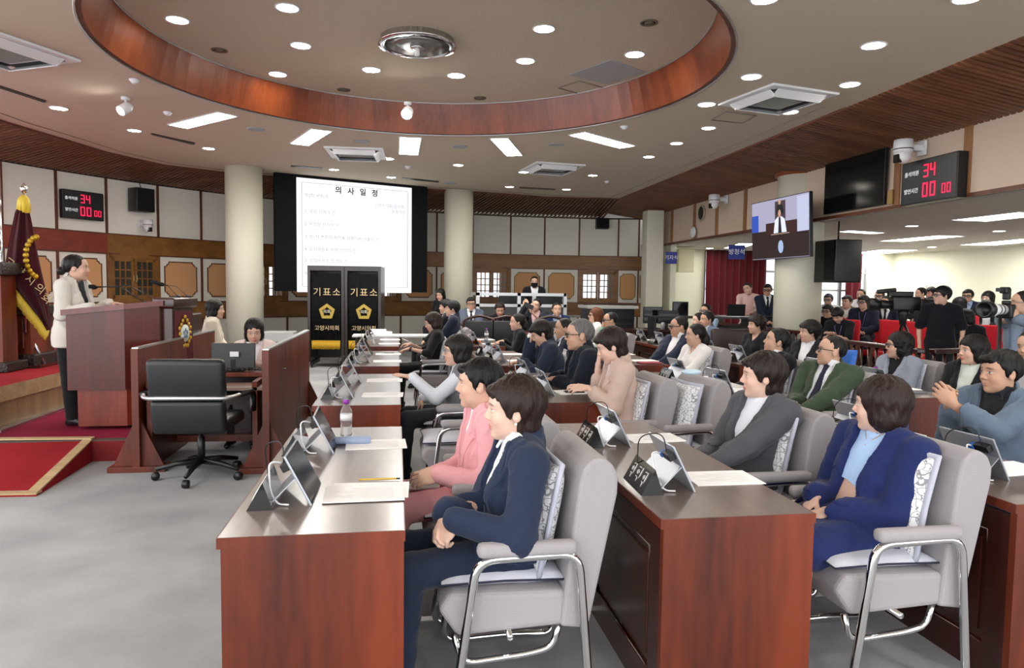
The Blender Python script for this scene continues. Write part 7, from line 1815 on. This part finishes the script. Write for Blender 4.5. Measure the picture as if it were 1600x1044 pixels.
aud = [((1294, 469), 14.0, 165, 'man with glasses smiling in the back gallery row by the window', dict(hair='side', haircol='26222a', glasses='55555a', top='shirt', col='c9ccd2')),
 ((1293, 487), 12.6, 150, 'young man in black in the gallery right beside the thick column', dict(hair='bowl', top='shirt', col='15171f', glasses='2a2a2e')),
 ((1309, 493), 11.7, 150, 'young man in a black t-shirt bent over his phone, with a lanyard', dict(hair='bowl', top='tee', col='111218', pitch=-38, lanyard=True, lean=.10, hands=(dict(off=(.22, -.04, -.32), dir=V3(-.6, -.3, .4), curl=.7), dict(off=(.22, .05, -.32), dir=V3(-.6, -.3, .4), curl=.7)))),
 ((1323, 472), 13.2, 150, 'spectator in a tan jacket in the gallery', dict(hair='side', haircol='221a16', top='jacket', col='7b7058', shirt='d8dad8')),
 ((1345, 461), 14.6, 160, 'woman in white in the last gallery row by the curtain', dict(fem=True, hair='pulled', haircol='1c1412', top='shirt', col='dfe4ea')),
 ((1349, 473), 12.3, 150, 'man in a navy jacket with glasses and violet lanyard in the gallery', dict(hair='bowl', top='jacket', col='1d2234', shirt='1b1c22', glasses='30303a', lanyard=True)),
 ((1374, 463), 14.2, 155, 'man with greying hair in the last gallery row behind the camera lens', dict(hair='short', haircol='3a3836', top='shirt', col='2a2c34', glasses='46464a')),
 ((1384, 473), 12.8, 150, 'man in a dark suit with tie partly behind the broadcast lens', dict(hair='short', top='jacket', col='1a2030', shirt='eceef2', tie='15161e', collar=True)),
 ((1438, 459), 13.8, 120, 'man in a dark jacket right behind the broadcast camera', dict(hair='short', top='jacket', col='1c1e24', shirt='33353c')),
 ((1454, 458), 14.6, 140, 'spectator in pale grey behind the standing man\'s shoulder', dict(hair='bowl', top='shirt', col='b7bcc0', pitch=-10)),
 ((1453, 475), 12.4, 140, 'seated man in a dark jacket and pale blue shirt left of the standing man', dict(hair='short', top='jacket', col='1f2229', shirt='aeb9d6', vneck='open')),
 ((1512, 463), 12.6, 165, 'man in a navy suit with glasses against the white gallery wall', dict(hair='side', top='jacket', col='1e2a44', shirt='9fb4d6', glasses='2a2a2e', collar=True)),
 ((1498, 477), 11.8, 120, 'woman with glasses and dark bob turned left, behind the standing man', dict(fem=True, hair='bob', haircol='100e10', top='shirt', col='14151a', glasses='3a3a40', pitch=-15)),
 ((1508, 498), 10.2, 110, 'person in black bending forward behind the standing man', dict(fem=True, hair='bob', haircol='0e0c0c', top='shirt', col='0f1117', lean=.18, pitch=-25)),
 ((1543, 467), 12.0, 150, 'masked woman with a dark bob and white shirt behind the white lens', dict(fem=True, hair='bob', haircol='0e0c0d', top='jacket', col='17181e', shirt='e6e8ec', mask='6f7474', vneck='open'))]
for (px, py), d, hr, lab, kw in aud:
    Hh = atD(px, py, d); fl = max(0.12, Hh[2] - 1.14)
    kw = dict(kw); kw.setdefault('skin', random.choice(['fair', 'warm', 'fair', 'tan'])); kw.setdefault('lean', .05)
    p = person(lab, (px, py, 0), dist=d, hr=hr, ba=130, floor=fl, group=G3, **kw)
    cl = [t for t in bpy.context.scene.objects if t.name.startswith('theatre_chair') and (t.location - Vector((p['P0'][0] - p['F'][0] * .1, p['P0'][1] - p['F'][1] * .1, t.location.z))).length < .40]
    if cl: continue
    o = copy_tree(RS); o.location = (p['P0'][0] - p['F'][0] * .10, p['P0'][1] - p['F'][1] * .10, fl); o.rotation_euler = (0, 0, math.atan2(p['F'][0], -p['F'][1])); o['label'] = 'red gallery chair under the ' + ' '.join(lab.split()[:10]).rstrip(',')
    if fl > .14:
        b = MB(); b.box((-.35, -.5, 0), (.35, .45, fl - .12)); o2 = b.build('trim_%d' % (10 + NPEOPLE[0]), REDCARPET); o2.location = (p['P0'][0], p['P0'][1], .12); tag(o2, kind='structure')

# small things left on chairs
m_ = pillow_mesh('c', .10, .11, .035); o = m_.build('blue_garment', fabric('3f6fc4')); q_ = atD(1321, 566, 5.75); o.location = q_; o.rotation_euler = (0, .2, .2); tag(o, 'bright blue cloth hanging on the chair back behind the green-suited man', 'cloth')
q_ = Vector((2.02, 4.60, .965)); m_ = pillow_mesh('c', .045, .06, .02); o = m_.build('tissue_pack', plain('tissue_blue', 'c3dcec', .8)); o.location = q_; o.rotation_euler = (0, math.pi / 2, .3); tag(o, 'pale blue tissue pack lying on top of the empty chair with a large cushion', 'tissue pack')

# lettering becomes mesh, so every character stands in the scene as real geometry
dg = bpy.context.evaluated_depsgraph_get()
for o in [o for o in bpy.context.scene.objects if o.type == 'FONT']:
    me = bpy.data.meshes.new_from_object(o.evaluated_get(dg))
    n = bpy.data.objects.new(o.name, me); nm = o.name.split('.')[0]
    COL.objects.link(n); n.parent = o.parent; n.matrix_local = o.matrix_local.copy()
    for k in list(o.keys()):
        if isinstance(o[k], str): n[k] = o[k]
    bpy.data.objects.remove(o); n.name = nm
